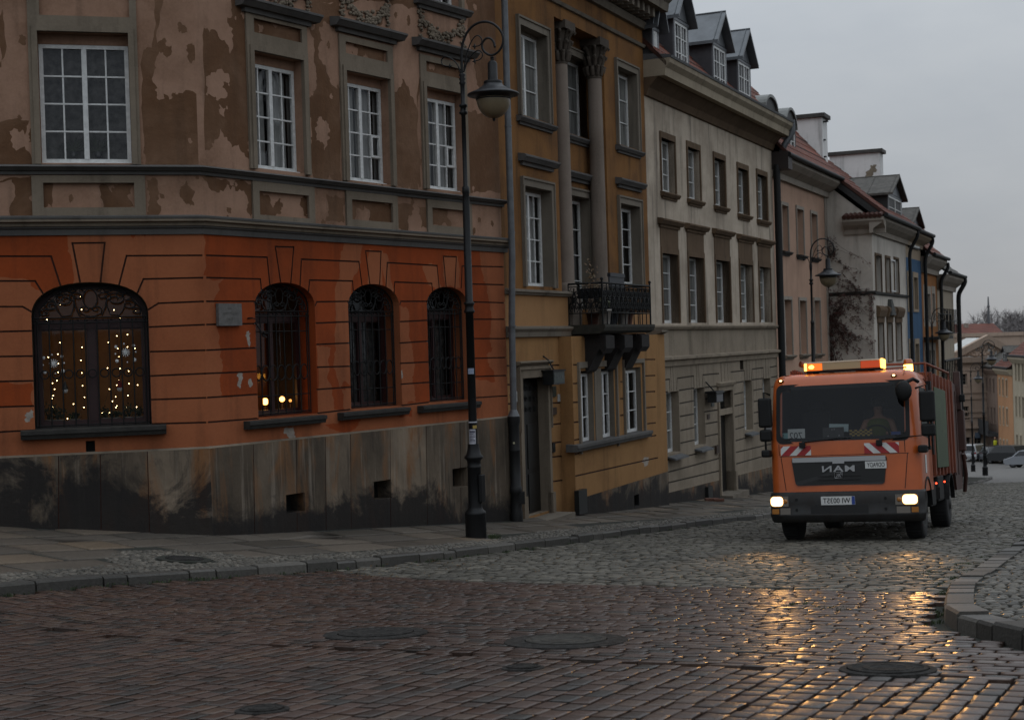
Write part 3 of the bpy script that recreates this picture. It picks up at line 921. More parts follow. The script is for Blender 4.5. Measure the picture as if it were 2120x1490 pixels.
# ------------------------------------------------------------------ windows
M_white = pbr('white_window_paint', (0.60, 0.60, 0.585), 0.45, var=0.18, scale=14, spec=0.4)
M_greyframe = pbr('old_window_paint', (0.36, 0.35, 0.33), 0.5, var=0.3, scale=14)
M_darkwood = pbr('dark_brown_frame', (0.028, 0.010, 0.008), 0.5, var=0.4, scale=20)
M_glass = glassy('window_glass')
M_dimglass = pbr('dim_window_glass', (0.014, 0.015, 0.016), 0.07, spec=0.45, var=0.3, scale=2)
M_curtglass = pbr('curtained_glass', (0.15, 0.15, 0.142), 0.08, spec=0.5, var=0.5, scale=3, stretch=(3, 3, 0.4))
M_room = pbr('dark_room', (0.035, 0.032, 0.030), 0.9)
M_curtain = pbr('net_curtain', (0.40, 0.40, 0.385), 0.9, var=0.3, scale=5, stretch=(3, 3, 0.3))
M_curtain_dim = pbr('dim_curtain', (0.085, 0.082, 0.078), 0.9, var=0.75, scale=9, stretch=(1, 1, 1))
M_iron_b = pbr('black_wrought_iron', (0.006, 0.006, 0.006), 0.6, 0.0, var=0.3, scale=30, spec=0.25)

def sash(fac, parent, u0, u1, z0, z1, off, cols=4, rows_=4, mull=True, fr=0.055, bar=0.022, mat=None, curtain='net', name='window', room=0.7, pane=None, open_gaps=(), seed=0):
    """timber window: frame with glazing bars; children pane, curtain, room_interior. off = distance behind the front"""
    mat = mat or M_white
    mb = MB()
    o0, o1 = off - 0.05, off
    B = lambda a, b, c, d, x=0, y=0: fac.bu(mb, a, b, c, d, o0 + x, o1 + y)
    B(u0, u0 + fr, z0, z1); B(u1 - fr, u1, z0, z1)
    B(u0 + fr, u1 - fr, z1 - fr, z1); B(u0 + fr, u1 - fr, z0, z0 + fr * 1.3)
    uc = (u0 + u1) / 2
    iu0, iu1, iz0, iz1 = u0 + fr, u1 - fr, z0 + fr * 1.3, z1 - fr
    if mull: B(uc - fr * 0.62, uc + fr * 0.62, iz0, iz1, 0, 0.012)
    def ubar(c):
        """positions of the vertical bars"""
        L = []
        if mull:
            k = c // 2
            for half in ((iu0, uc - fr * 0.62), (uc + fr * 0.62, iu1)):
                for i in range(1, k): L.append(half[0] + (half[1] - half[0]) * i / k)
        else:
            for i in range(1, c): L.append(iu0 + (iu1 - iu0) * i / c)
        return L
    for x in ubar(cols): B(x - bar / 2, x + bar / 2, iz0, iz1, 0.008, -0.006)
    for i in range(1, rows_):
        z = iz0 + (iz1 - iz0) * i / rows_
        B(iu0, iu1, z - bar / 2, z + bar / 2, 0.010, -0.004)
    for (a, b, c, d) in open_gaps: # an extra small casement inside
        ua, ub = iu0 + (iu1 - iu0) * a, iu0 + (iu1 - iu0) * b; za, zb = iz0 + (iz1 - iz0) * c, iz0 + (iz1 - iz0) * d
        f2 = 0.035
        B(ua, ua + f2, za, zb, 0.02, 0.014); B(ub - f2, ub, za, zb, 0.02, 0.014); B(ua + f2, ub - f2, zb - f2, zb, 0.02, 0.014); B(ua + f2, ub - f2, za, za + f2, 0.02, 0.014)
    w = mb.build(name, mat, parent)
    g = MB(); po = off - 0.03
    g.add([fac.pt(iu0, iz0, po), fac.pt(iu1, iz0, po), fac.pt(iu1, iz1, po), fac.pt(iu0, iz1, po)], [(0, 1, 2, 3)])
    g.build('pane', pane or (M_glass if curtain else M_dimglass), w)
    if curtain:
        c = MB(); rs = np.random.RandomState(seed + 17)
        co = off - 0.16
        def drape(ua, ub, za, zb, amp, k):
            n = max(8, int((ub - ua) / 0.022)); ph = rs.uniform(0, 6)
            vs = []
            for i in range(n + 1):
                t = i / n; o = co + amp * math.sin(ph + t * k * 2 * PI) + amp * 0.5 * math.sin(ph * 2 + t * k * 5.3)
                uu = ua + (ub - ua) * t
                vs += [fac.pt(uu, za, o), fac.pt(uu, zb, o * 0.5 + co * 0.5)]
            c.add(vs, [(2 * i, 2 * i + 2, 2 * i + 3, 2 * i + 1) for i in range(n)], 0, True)
        W = iu1 - iu0
        if curtain == 'net':
            drape(iu0 - 0.02, iu0 + W * 0.50, iz0, iz1, 0.024, 5); drape(iu0 + W * 0.58, iu0 + W * 0.98, iz0, iz1, 0.024, 4); drape(iu0 + W * 1.04, iu1 + 0.2, iz0, iz1, 0.024, 3)
        elif curtain == 'full': drape(iu0 - 0.02, iu1 + 0.2, iz0, iz1, 0.018, 9)
        elif curtain == 'side': drape(iu0 + W * 0.35, iu1 + 0.2, iz0, iz1, 0.02, 6)
        if c.v: c.build('curtain', M_curtain if curtain != 'full' else M_curtain_dim, w)
        r = MB()
        e = 0.25
        a, b, cc, d = u0 - e, u1 + e, z0 - e, z1 + e
        f0, f1 = off - 0.06, off - 0.06 - room
        P = [fac.pt(a, cc, f1), fac.pt(b, cc, f1), fac.pt(b, d, f1), fac.pt(a, d, f1), fac.pt(a, cc, f0), fac.pt(b, cc, f0), fac.pt(b, d, f0), fac.pt(a, d, f0)]
        r.add(P, [(0, 1, 2, 3), (0, 1, 5, 4), (1, 2, 6, 5), (2, 3, 7, 6), (3, 0, 4, 7)])
        # a flange that closes the gap between the room and the frame
        Q = [fac.pt(u0, z0, f0), fac.pt(u1, z0, f0), fac.pt(u1, z1, f0), fac.pt(u0, z1, f0)]
        r.add(P[4:] + Q, [(0, 1, 5, 4), (1, 2, 6, 5), (2, 3, 7, 6), (3, 0, 4, 7)])
        r.build('room_interior', M_room, w)
    return w
def ring_frame(fac, mb, u0, u1, z0, z1, wl, wr, wt, wb, o0, o1, m=0):
    """flat frame of four pieces round an opening"""
    if wl: fac.bu(mb, u0 - wl, u0, z0, z1, o0, o1, m)
    if wr: fac.bu(mb, u1, u1 + wr, z0, z1, o0, o1, m)
    if wt: fac.bu(mb, u0 - wl, u1 + wr, z1, z1 + wt, o0, o1, m)
    if wb: fac.bu(mb, u0 - wl, u1 + wr, z0 - wb, z0, o0, o1, m)
def hood(fac, mb, u0, u1, zb, h, proj, m=0):
    """small cornice: stepped profile growing outwards to the top"""
    fac.mould(mb, u0 + proj * 0.55, u1 - proj * 0.55, [(-0.02, zb), (proj * 0.30, zb), (proj * 0.36, zb + h * 0.35), (-0.02, zb + h * 0.35)], m)
    fac.mould(mb, u0, u1, [(-0.02, zb + h * 0.35), (proj * 0.62, zb + h * 0.35), (proj * 0.95, zb + h * 0.72), (proj, zb + h * 0.74), (proj, zb + h * 0.9), (proj * 0.8, zb + h), (-0.02, zb + h * 1.12)], m)
def sill(fac, parent, u0, u1, zt, h, o0, o1, mat, name='sill'):
    mb = MB()
    fac.mould(mb, u0, u1, [(o0, zt - h), (o1 - 0.04, zt - h), (o1 - 0.02, zt - h * 0.55), (o1, zt - h * 0.5), (o1, zt - 0.012), (o1 - 0.01, zt - 0.005), (o0, zt + 0.012)])
    return mb.build(name, mat, parent)
def cornice(name, parts, profile, mat, parent):
    """moulding run along several fronts: parts = [(fac, u0, u1)]; mitred by overlapping at the corner points"""
    path = []
    for i, (f, a, b) in enumerate(parts):
        if i == 0: path.append((f.pt(a, 0), f.n))
        path.append((f.pt(b, 0), f.n))
    n = len(profile); vs, fs = [], []
    for i, (p, nn) in enumerate(path):
        if 0 < i < len(path) - 1:
            n1, n2 = parts[i - 1][0].n, parts[i][0].n
            k = 1 + n1[0] * n2[0] + n1[1] * n2[1]
            nn = ((n1[0] + n2[0]) / k, (n1[1] + n2[1]) / k)
        for o, z in profile: vs.append((p[0] + nn[0] * o, p[1] + nn[1] * o, z))
    for i in range(len(path) - 1):
        for k in range(n - 1): fs.append((i * n + k, (i + 1) * n + k, (i + 1) * n + k + 1, i * n + k + 1))
    fs += [tuple(range(n))[::-1], tuple((len(path) - 1) * n + k for k in range(n))]
    return obj(name, vs, fs, mat, parent)
# ------------------------------------------------------------------ the orange and brown corner house
M_pl_light = plaster('faded_pink_plaster', (0.33, 0.200, 0.138), (0.190, 0.105, 0.065), blotch=0.75, streak=0.45, fine=0.4, grime=0.5)
M_pl_dark = plaster('brown_plaster', (0.125, 0.064, 0.034), (0.20, 0.118, 0.074), blotch=0.75, streak=0.35, bump=0.6, fine=0.5)
M_or_dark = plaster('orange_paint', (0.262, 0.052, 0.014), (0.19, 0.042, 0.013), blotch=0.8, streak=0.45, grime=0.6, bump=0.2)
M_or_light = plaster('faded_orange_paint', (0.30, 0.100, 0.044), (0.24, 0.075, 0.032), blotch=0.7, streak=0.45, grime=0.6, bump=0.2)
M_groove = pbr('groove_dirt', (0.055, 0.019, 0.011), 0.95, var=0.4, scale=5)
M_stone = plaster('weathered_trim_stone', (0.20, 0.162, 0.122), (0.145, 0.118, 0.088), blotch=0.7, streak=0.5, bump=0.4)
M_stone_top = plaster('grey_lead_flashing', (0.105, 0.10, 0.095), (0.075, 0.072, 0.070), blotch=0.6, streak=0.4, bump=0.2)
M_bare = pbr('bare_plaster', (0.30, 0.26, 0.22), 0.9, var=0.3, scale=12, bump=0.4)
M_zinc = pbr('zinc_pipe', (0.11, 0.115, 0.122), 0.5, 0.3, var=0.25, scale=6)
M_dpipe = pbr('black_pipe', (0.008, 0.008, 0.008), 0.6, var=0.3, scale=9, spec=0.3)

def plinth_mat(k=1.0):
    """sooty concrete: black towards the pavement in an uneven tide line, rust-brown and pale runs"""
    m, N, L, B = newmat('stained_plinth')
    K = lambda *c: tuple(x * k for x in c)
    B.inputs['Roughness'].default_value = 0.85; B.inputs['Specular IOR Level'].default_value = 0.25
    pos = N.new('ShaderNodeNewGeometry').outputs['Position']
    def noise(sc, det, st=(1, 1, 1), rough=0.6, dist=0.0):
        mp = N.new('ShaderNodeMapping'); mp.inputs['Scale'].default_value = st; L.new(pos, mp.inputs['Vector'])
        no = N.new('ShaderNodeTexNoise'); no.inputs['Scale'].default_value = sc; no.inputs['Detail'].default_value = det; no.inputs['Roughness'].default_value = rough; no.inputs['Distortion'].default_value = dist
        L.new(mp.outputs[0], no.inputs['Vector']); return no.outputs['Fac']
    def rng(f, a, b, lo=0, hi=1):
        r = N.new('ShaderNodeMapRange'); r.inputs[1].default_value = a; r.inputs[2].default_value = b; r.inputs[3].default_value = lo; r.inputs[4].default_value = hi
        L.new(f, r.inputs[0]); return r.outputs[0]
    def mix(f, c1, c2):
        x = N.new('ShaderNodeMixRGB'); L.new(f, x.inputs[0])
        for i, c in ((1, c1), (2, c2)):
            if hasattr(c, 'is_output'): L.new(c, x.inputs[i])
            else: x.inputs[i].default_value = c + (1,)
        return x.outputs[0]
    c = mix(rng(noise(1.6, 6, (1, 1, 0.6)), 0.35, 0.65), K(0.074, 0.057, 0.041), K(0.150, 0.115, 0.082))
    c = mix(rng(noise(1.1, 5, (2.2, 2.2, 0.5), 0.6, 0.6), 0.50, 0.68, 0, 0.85), c, (0.20, 0.085, 0.028))
    c = mix(rng(noise(2.5, 6, (5, 5, 0.25)), 0.55, 0.8, 0, 0.7), c, (0.30, 0.25, 0.20))
    c = mix(rng(noise(2.1, 6, (4, 4, 0.3)), 0.56, 0.74, 0, 0.75), c, (0.022, 0.019, 0.016))
    # tide line of soot: height above the pavement from the stored attribute, broken up by noise
    at = N.new('ShaderNodeAttribute'); at.attribute_name = 'height'
    sx = N.new('ShaderNodeSeparateColor'); L.new(at.outputs['Color'], sx.inputs[0])
    ad = N.new('ShaderNodeMath'); ad.operation = 'ADD'; L.new(sx.outputs[0], ad.inputs[0]); L.new(rng(noise(0.9, 8, (1, 1, 1), 0.72, 0.5), 0.28, 0.72, -0.55, 0.55), ad.inputs[1])
    c = mix(rng(ad.outputs[0], 0.26, 0.58, 0.93, 0), c, (0.013, 0.012, 0.012))
    L.new(c, B.inputs['Base Color'])
    bp = N.new('ShaderNodeBump'); bp.inputs['Strength'].default_value = 0.6; bp.inputs['Distance'].default_value = 0.02
    L.new(noise(9, 8, (1, 1, 1), 0.7), bp.inputs['Height']); L.new(bp.outputs[0], B.inputs['Normal'])
    return m
M_plinth = plinth_mat(); M_plinth_d = plinth_mat(0.72); M_plinth_l = plinth_mat(1.5)
def height_attr(o, fac_list=None, scale=1.0):
    """stores each vertex's height above the pavement"""
    me = o.data; og = ORG[o.name]
    at = me.color_attributes.new('height', 'FLOAT_COLOR', 'POINT')
    arr = []
    for v in me.vertices:
        h = (v.co.z + og.z - G(v.co.x + og.x, v.co.y + og.y) - PAVE) * scale
        arr += [h, h, h, 1]
    at.data.foreach_set('color', arr)

OH = thing('corner_house', 'corner townhouse with bright orange ground floor and patchy brown plaster above', 'house', (CORNER.x, CORNER.y, G(CORNER.x, CORNER.y) + PAVE))
UA0 = -8.2
zP = FA.z(200, 940)                         # plinth top
zP = (FA.z(300, 936) + FB.z(740, 893)) / 2
zC2t, zC2b = FA.z(200, 448), FA.z(200, 487)  # cornice over the ground floor
zC1t, zC1b = FA.z(200, 343), FA.z(200, 362)  # string under the first-floor windows
zTop = FB.z(900, 4) + 2.6

# ---- ground floor
archA = arch_poly(FA.u(68, 740), FA.u(310, 740), FA.z(190, 886), FA.z(190, 652), FA.z(190, 584), 20, 2.25)
def b_arch(xl, xr, yb, ys, ya, xm):
    return arch_poly(FB.u(xl, 740), FB.u(xr, 740), FB.z(xm, yb), FB.z(xm, ys), FB.z(xm, ya), 18, 2.1)
B_AR = [b_arch(528, 652, 861, 633, 585, 588), b_arch(721, 827, 844, 634, 588, 773), b_arch(884, 968, 831, 631, 594, 924)]
linesA = [[(0 - 60, 531), (106, 531), (125, 590)], [(-60, 582), (73, 582), (92, 612)], [(-60, 635), (47, 635), (68, 647)], [(-60, 688), (66, 685)], [(-60, 739), (66, 737)], [(-60, 791), (68, 788)], [(-60, 844), (69, 840)], [(-60, 897), (71, 890)],
          [(246, 592), (262, 530), (423, 529)], [(283, 610), (297, 578), (423, 575)], [(307, 641), (328, 628), (423, 624)], [(310, 677), (425, 672)], [(312, 728), (425, 725)], [(313, 778), (425, 773)], [(314, 827), (425, 823)], [(316, 877), (425, 874)],
          [(166, 585), (150, 504), (217, 503), (208, 585)]]
linesB = [[(425, 529), (550, 533), (556, 592)], [(425, 575), (536, 578), (539, 609)], [(425, 624), (523, 624), (528, 634)], [(425, 672), (527, 670)], [(425, 725), (528, 720)], [(425, 773), (529, 769)], [(425, 823), (530, 816)], [(425, 874), (531, 866)],
          [(578, 585), (567, 511), (605, 512), (599, 587)],
          [(618, 596), (621, 537), (740, 542), (747, 594)], [(635, 612), (638, 580), (727, 582), (729, 613)], [(650, 632), (653, 625), (717, 624), (722, 634)], [(652, 669), (721, 666)], [(653, 713), (722, 710)], [(654, 760), (723, 758)], [(655, 806), (724, 801)], [(656, 855), (725, 847)],
          [(763, 589), (754, 520), (786, 521), (783, 590)],
          [(796, 596), (799, 544), (902, 550), (907, 602)], [(813, 613), (814, 584), (891, 587), (894, 616)], [(825, 630), (827, 624), (881, 624), (885, 632)], [(826, 666), (884, 663)], [(827, 710), (886, 706)], [(828, 752), (887, 749)], [(829, 795), (888, 791)], [(829, 839), (888, 832)],
          [(921, 595), (915, 531), (942, 532), (939, 595)],
          [(952, 596), (954, 551), (1047, 553)], [(966, 612), (967, 588), (1047, 590)], [(968, 625), (1047, 627)], [(968, 661), (1047, 661)], [(968, 701), (1047, 701)], [(968, 742), (1047, 740)], [(968, 780), (1047, 777)], [(968, 824), (1047, 819)]]
GW, GD = 0.025, 0.022
def paintA(L, m, amp=0.012, step=0.10, s0=0): return [(jag(FA.poly(p), amp, step, s0 + i), m) for i, p in enumerate(L)]
def paintB(L, m, amp=0.012, step=0.10, s0=50): return [(jag(FB.poly(p), amp, step, s0 + i), m) for i, p in enumerate(L)]
mats_g = [M_or_light, M_or_dark, M_groove, M_bare, M_dpipe]
pA = paintA([[(-80, 480), (137, 480), (140, 520), (153, 600), (100, 605), (60, 580), (-80, 580)], [(-80, 795), (66, 792), (68, 840), (-80, 845)], [(275, 480), (302, 480), (302, 494), (276, 494)]], 1)
pA += paintA([[(52, 858), (64, 848), (70, 852), (70, 862), (62, 872), (52, 870)]], 3, 0.01, 0.05, 90)
vent_A = rect(FA.u(178, 925), FA.u(197, 925), FA.z(187, 938), FA.z(187, 912))
relief('ground_floor_wall', FA, [(UA0, zP - 0.02), (0.0109, zP - 0.02), (0.0109, zC2b + 0.12), (UA0, zC2b + 0.12)], grooves(FA, linesA, GW, GD, 2), pA, mats_g, OH, 0.03,
       [(archA, 0.36, 4), (vent_A, 0.2, 4)])
pB = [(jag(FB.poly(p), 0.012, 0.1, 200 + i), 1) for i, p in enumerate([
    [(418, 480), (1060, 480), (1060, 905), (650, 905), (650, 830), (525, 818), (455, 818), (452, 790), (458, 762), (454, 730), (450, 690), (449, 640), (440, 620), (452, 600), (460, 575), (418, 570)]])]
pB += paintB([[(710, 500), (748, 508), (738, 560), (724, 590), (724, 700), (722, 760), (722, 800), (700, 805), (686, 760), (690, 690), (690, 600), (700, 545)],
              [(762, 515), (790, 520), (792, 600), (758, 600)], [(652, 716), (682, 720), (678, 760), (684, 800), (690, 858), (652, 868)], [(705, 806), (724, 804), (724, 850), (712, 852)],
              [(786, 524), (800, 530), (812, 600), (806, 626), (800, 610)], [(825, 630), (842, 640), (845, 700), (852, 730), (850, 780), (858, 832), (826, 842)],
              [(872, 552), (900, 548), (912, 595), (900, 600), (884, 590)], [(915, 530), (945, 530), (950, 595), (918, 595)],
              [(990, 508), (1060, 508), (1060, 860), (1040, 862), (1020, 770), (1012, 760), (1004, 735), (1018, 720), (1012, 700), (1015, 660), (1005, 600), (994, 560)],
              [(966, 780), (1060, 776), (1060, 850), (968, 856)], [(530, 862), (655, 850), (720, 846), (830, 836), (1060, 820), (1060, 900), (760, 925), (440, 950), (440, 872)]], 0, 0.014, 0.12, 70)
pB += paintB([[(670, 880), (705, 872), (745, 868), (735, 884), (690, 890)], [(820, 850), (850, 846), (850, 862), (826, 864)]], 1, 0.012, 0.08, 120)
pB += paintB([[(586, 886), (604, 882), (608, 906), (596, 908), (584, 896)], [(487, 778), (492, 768), (500, 780), (494, 805), (489, 800)], [(512, 785), (517, 783), (517, 800), (512, 800)], [(820, 770), (830, 765), (828, 790), (822, 792)], [(511, 684), (516, 690), (513, 722), (509, 705)]], 3, 0.010, 0.05, 140)
relief('ground_floor_wall', FB, [(-0.0109, zP - 0.02), (UB1, zP - 0.02), (UB1, zC2b + 0.12), (-0.0109, zC2b + 0.12)], grooves(FB, linesB, GW, GD, 2), pB, mats_g, OH, 0.03,
       [(p, 0.36, 0 if i else 1) for i, p in enumerate(B_AR)])

# ---- plinth
joA = [[(122, 935), (122, 1120)], [(208, 935), (210, 1120)], [(305, 930), (310, 1120)]]
joB = [[(517, 900), (520, 1120)], [(606, 880), (608, 1120)], [(666, 880), (668, 1120)], [(718, 870), (720, 1120)], [(800, 870), (802, 1120)], [(875, 860), (878, 1110)], [(945, 860), (948, 1110)]]
gb = lambda f, u: G(*f.pt(u, 0)[:2]) - 0.1
oA = [(UA0, gb(FA, UA0)), (-4, gb(FA, -4)), (0.0273, gb(FA, 0)), (0.0273, zP), (UA0, zP)]
oB = [(-0.0273, gb(FB, 0)), (UB1 / 2, gb(FB, UB1 / 2)), (UB1, gb(FB, UB1)), (UB1, zP), (-0.0273, zP)]
ventB = [rect(FB.u(a, c), FB.u(b, c), FB.z((a + b) / 2, d), FB.z((a + b) / 2, e)) for a, b, e, d, c in ((585, 624, 1021, 1060, 1040), (767, 803, 994, 1033, 1015), (930, 961, 968, 1008, 990))]
def grid_pts(o):
    """adds lattice lines so that the height attribute varies smoothly"""
    return [(rect(u, u + 0.001, -5, zP), 0.0, None) for u in np.linspace(o[0][0] + .3, o[2][0] - .3, 7)]
p1 = relief('plinth', FA, oA, grooves(FA, joA, 0.012, 0.012, 1), [(rect(FA.u(122, 1000), FA.u(208, 1000), -5, 5), 2), (rect(FA.u(308, 1000), 1, -5, 5), 3)], [M_plinth, M_groove, M_plinth_d, M_plinth_l], OH, 0.075)
p2 = relief('plinth', FB, oB, grooves(FB, joB, 0.012, 0.012, 1), [(rect(FB.u(a, 980), FB.u(b, 980), -5, 5), m) for a, b, m in ((425, 518, 4), (607, 667, 3), (667, 719, 5), (801, 876, 5), (946, 1060, 3))], [M_plinth, M_groove, M_dpipe, M_plinth_d, M_plinth_d, M_plinth_l], OH, 0.075, [(p, 0.30, 0) for p in ventB])
height_attr(p1, None, 0.42); height_attr(p2, None, 1.15)
mb = MB()
for f, a, b in ((FA, UA0, 0), (FB, 0, UB1)): f.mould(mb, a, b + (0.05 if f is FA else 0), [(0.02, zP - 0.005), (0.076, zP - 0.005), (0.05, zP + 0.016), (0.02, zP + 0.03)])
mb.build('plinth_edge', M_stone, OH)
mb = MB()
for p in ventB:
    mb = MB(); mb.add([FB.pt(p[0][0] - .1, p[0][1] - .1, -0.22), FB.pt(p[1][0] + .1, p[1][1] - .1, -0.22), FB.pt(p[2][0] + .1, p[2][1] + .1, -0.22), FB.pt(p[3][0] - .1, p[3][1] + .1, -0.22)], [(0, 1, 2, 3)]); mb.build('vent_back', M_dpipe, OH)
mb = MB()
mb.add([FA.pt(vent_A[0][0] - .1, vent_A[0][1] - .1, -0.16), FA.pt(vent_A[1][0] + .1, vent_A[1][1] - .1, -0.16), FA.pt(vent_A[2][0] + .1, vent_A[2][1] + .1, -0.16), FA.pt(vent_A[3][0] - .1, vent_A[3][1] + .1, -0.16)], [(0, 1, 2, 3)])
mb.build('vent_back', M_dpipe, OH)

# ---- upper floors
mats_u = [M_pl_light, M_pl_dark, M_groove, M_bare]
wA = rect(FA.u(81, 200), FA.u(269, 200), FA.z(180, 338), FA.z(180, 68))
def b_open(xl, xr, yt, yb, xm): return rect(FB.u(xl, 240), FB.u(xr, 240), FB.z(xl + 1, yb), FB.z(xl + 1, yt))
WB = [b_open(525, 627, 106, 347, 570), b_open(715, 805, 147, 372, 755), b_open(880, 957, 180, 389, 915)]
hW = WB[1][2][1] - WB[1][0][1]
WB2 = [rect(p[0][0], p[1][0], FB.z(905, 3), FB.z(905, 3) + 1.75) for p in WB]
panA1 = rect(FA.u(81, 20), FA.u(267, 20), FA.z(180, 35), FA.z(180, -30))
panA2 = rect(FA.u(90, 400), FA.u(278, 400), FA.z(180, 430), FA.z(180, 379))
panB = [FB.poly(p) for p in ([(535, 448), (638, 450), (636, 406), (534, 395)], [(727, 455), (811, 461), (810, 422), (725, 412)], [(893, 467), (966, 471), (965, 437), (892, 430)])]
panT = [FB.poly(p) for p in ([(523, 66), (622, 91), (622, 59), (523, 41)], [(714, 110), (800, 131), (799, 107), (712, 86)], [(880, 146), (955, 167), (954, 146), (880, 125)])]
sq = lambda p: rect((p[0][0] + p[3][0]) / 2, (p[1][0] + p[2][0]) / 2, (p[0][1] + p[1][1]) / 2, (p[2][1] + p[3][1]) / 2)
panB = [sq(p) for p in panB]; panT = [sq(p) for p in panT]
dA = [[(-80, 243), (30, 246), (60, 250), (64, 345), (-80, 345)], [(297, 104), (330, 108), (332, 196), (360, 203), (412, 198), (412, 340), (300, 345)], [(313, -40), (327, -40), (329, 112), (314, 102)], [(-80, 368), (24, 372), (26, 440), (20, 450), (68, 450), (68, 364), (-80, 364)],
      [(303, 372), (326, 374), (330, 400), (327, 446), (303, 448)], [(92, 379), (110, 379), (108, 430), (92, 430)], [(205, 385), (278, 380), (278, 430), (214, 430)], [(-4, -40), (4, -40), (3, 140), (-4, 140)], [(412, 372), (430, 372), (430, 390), (415, 388)]]
dB = [[(422, 58), (445, 62), (452, 75), (468, 90), (476, 112), (482, 60), (478, 0), (512, 0), (515, 330), (498, 312), (494, 300), (480, 306), (470, 284), (456, 266), (444, 290), (424, 318)],
      [(640, 0), (700, 0), (703, 40), (690, 60), (680, 50), (668, 48), (660, 62), (658, 100), (676, 150), (690, 178), (707, 182), (706, 378), (650, 372), (644, 260), (646, 190), (654, 168), (650, 90), (640, 60)],
      [(832, 163), (846, 180), (858, 214), (864, 232), (868, 160), (872, 385), (866, 392), (820, 382), (814, 212), (822, 190)],
      [(958, -40), (1060, -40), (1060, 412), (970, 400), (968, 230), (988, 236), (996, 215), (1000, 192), (985, 150), (975, 95), (968, 60)],
      [(700, -40), (860, -40), (860, 15), (812, 12), (806, 0), (700, 0)], [(640, -40), (700, -40), (700, 10), (640, 10)],
      [(418, 366), (480, 376), (520, 382), (520, 450), (512, 440), (515, 420), (505, 395), (470, 385), (430, 380)],
      [(560, 404), (534, 396), (534, 447), (575, 446), (566, 425)], [(626, 410), (640, 408), (640, 450), (632, 446)],
      [(675, 402), (712, 408), (712, 462), (672, 462), (680, 430)], [(726, 412), (812, 422), (812, 462), (768, 458), (770, 440), (758, 425), (742, 430), (738, 458), (726, 456)],
      [(818, 420), (886, 430), (886, 478), (872, 472), (870, 446), (858, 432), (846, 446), (846, 470), (818, 466)], [(892, 430), (930, 434), (936, 470), (892, 467)],
      [(522, 40), (622, 58), (622, 92), (522, 66)], [(712, 85), (800, 106), (800, 132), (712, 110)], [(880, 124), (955, 145), (955, 168), (880, 147)]]
lB = [[(430, 158), (448, 148), (472, 152), (475, 180), (462, 204), (440, 200), (426, 196)], [(660, 242), (672, 252), (684, 270), (682, 288), (672, 312), (652, 290), (656, 262)], [(537, 50), (547, 52), (547, 66), (539, 66)], [(727, 92), (738, 98), (736, 112), (728, 106)], [(892, 132), (903, 136), (900, 146), (892, 142)],
      [(454, 216), (470, 218), (468, 240), (455, 236)]]
def specks(fac, x0, x1, y0, y1, n, mats_, seed):
    rs = np.random.RandomState(seed); out = []
    for k in range(n):
        u, z = fac.uv(rs.uniform(x0, x1), rs.uniform(y0, y1)); r = rs.uniform(0.02, 0.075) * (1.6 if rs.rand() < .2 else 1)
        P = [(u + r * rs.uniform(.6, 1.2) * math.cos(a), z + r * rs.uniform(.7, 1.9) * math.sin(a)) for a in np.linspace(0, 2 * PI, 8)[:-1]]
        out.append((jag(P, 0.008, 0.06, seed + k), mats_[k % 2]))
    return out
relief('upper_wall', FA, [(UA0, zC2b + 0.1), (0, zC2b + 0.1), (0, zTop), (UA0, zTop)], [(panA1, 0.035, None), (panA2, 0.035, None)], paintA(dA, 1, 0.018, 0.12, 300) + specks(FA, 0, 420, 0, 345, 46, (0, 1), 900) + specks(FA, 0, 420, 366, 446, 22, (0, 1), 990), mats_u, OH, 0.0, [(wA, 0.25, 0)])
relief('upper_wall', FB, [(0, zC2b + 0.1), (UB1, zC2b + 0.1), (UB1, zTop), (0, zTop)], [(p, 0.035, None) for p in panB + panT], paintB(dB, 1, 0.022, 0.14, 400) + paintB(lB, 0, 0.015, 0.08, 450) + specks(FB, 425, 1035, 0, 345, 90, (0, 1), 700) + specks(FB, 425, 1035, 370, 480, 40, (0, 1), 800), mats_u, OH, 0.0, [(p, 0.25, 0) for p in WB + WB2])

# ---- cornices round the corner
pr = lambda zt, zb, pj: [(-0.03, zb), (pj * 0.25, zb), (pj * 0.30, zb + (zt - zb) * 0.35), (pj * 0.55, zb + (zt - zb) * 0.40), (pj * 0.9, zb + (zt - zb) * 0.72), (pj, zb + (zt - zb) * 0.74), (pj, zt - 0.03), (pj * 0.5, zt), (-0.03, zt + 0.02)]
cornice('string_course', [(FA, UA0, 0), (FB, 0, UB1 + 0.06)], pr(zC1t, zC1b, 0.15), M_stone_top, OH)
zm = zC2b + (zC2t - zC2b) * 0.36
cornice('cornice', [(FA, UA0, 0), (FB, 0, UB1 + 0.10)], [(-0.03, zC2b), (0.06, zC2b), (0.07, zm - 0.02), (0.10, zm), (0.10, zm + 0.02), (-0.03, zm + 0.02)], M_groove if False else M_stone_top, OH)
cornice('cornice', [(FA, UA0, 0), (FB, 0, UB1 + 0.10)], [(-0.03, zm + 0.022), (0.125, zm + 0.022), (0.13, zC2t - 0.10), (0.19, zC2t - 0.085), (0.19, zC2t - 0.05), (-0.03, zC2t - 0.05)], M_stone, OH)
cornice('flashing', [(FA, UA0, 0), (FB, 0, UB1 + 0.10)], [(-0.03, zC2t - 0.048), (0.20, zC2t - 0.048), (0.205, zC2t - 0.02), (-0.03, zC2t + 0.02)], M_stone_top, OH)
zE = zTop
cornice('eaves_cornice', [(FA, UA0, 0), (FB, 0, UB1)], [(-0.03, zE - 0.5), (0.08, zE - 0.5), (0.12, zE - 0.3), (0.30, zE - 0.18), (0.42, zE - 0.1), (0.42, zE), (-0.03, zE + 0.03)], M_stone, OH)
M_tile = None
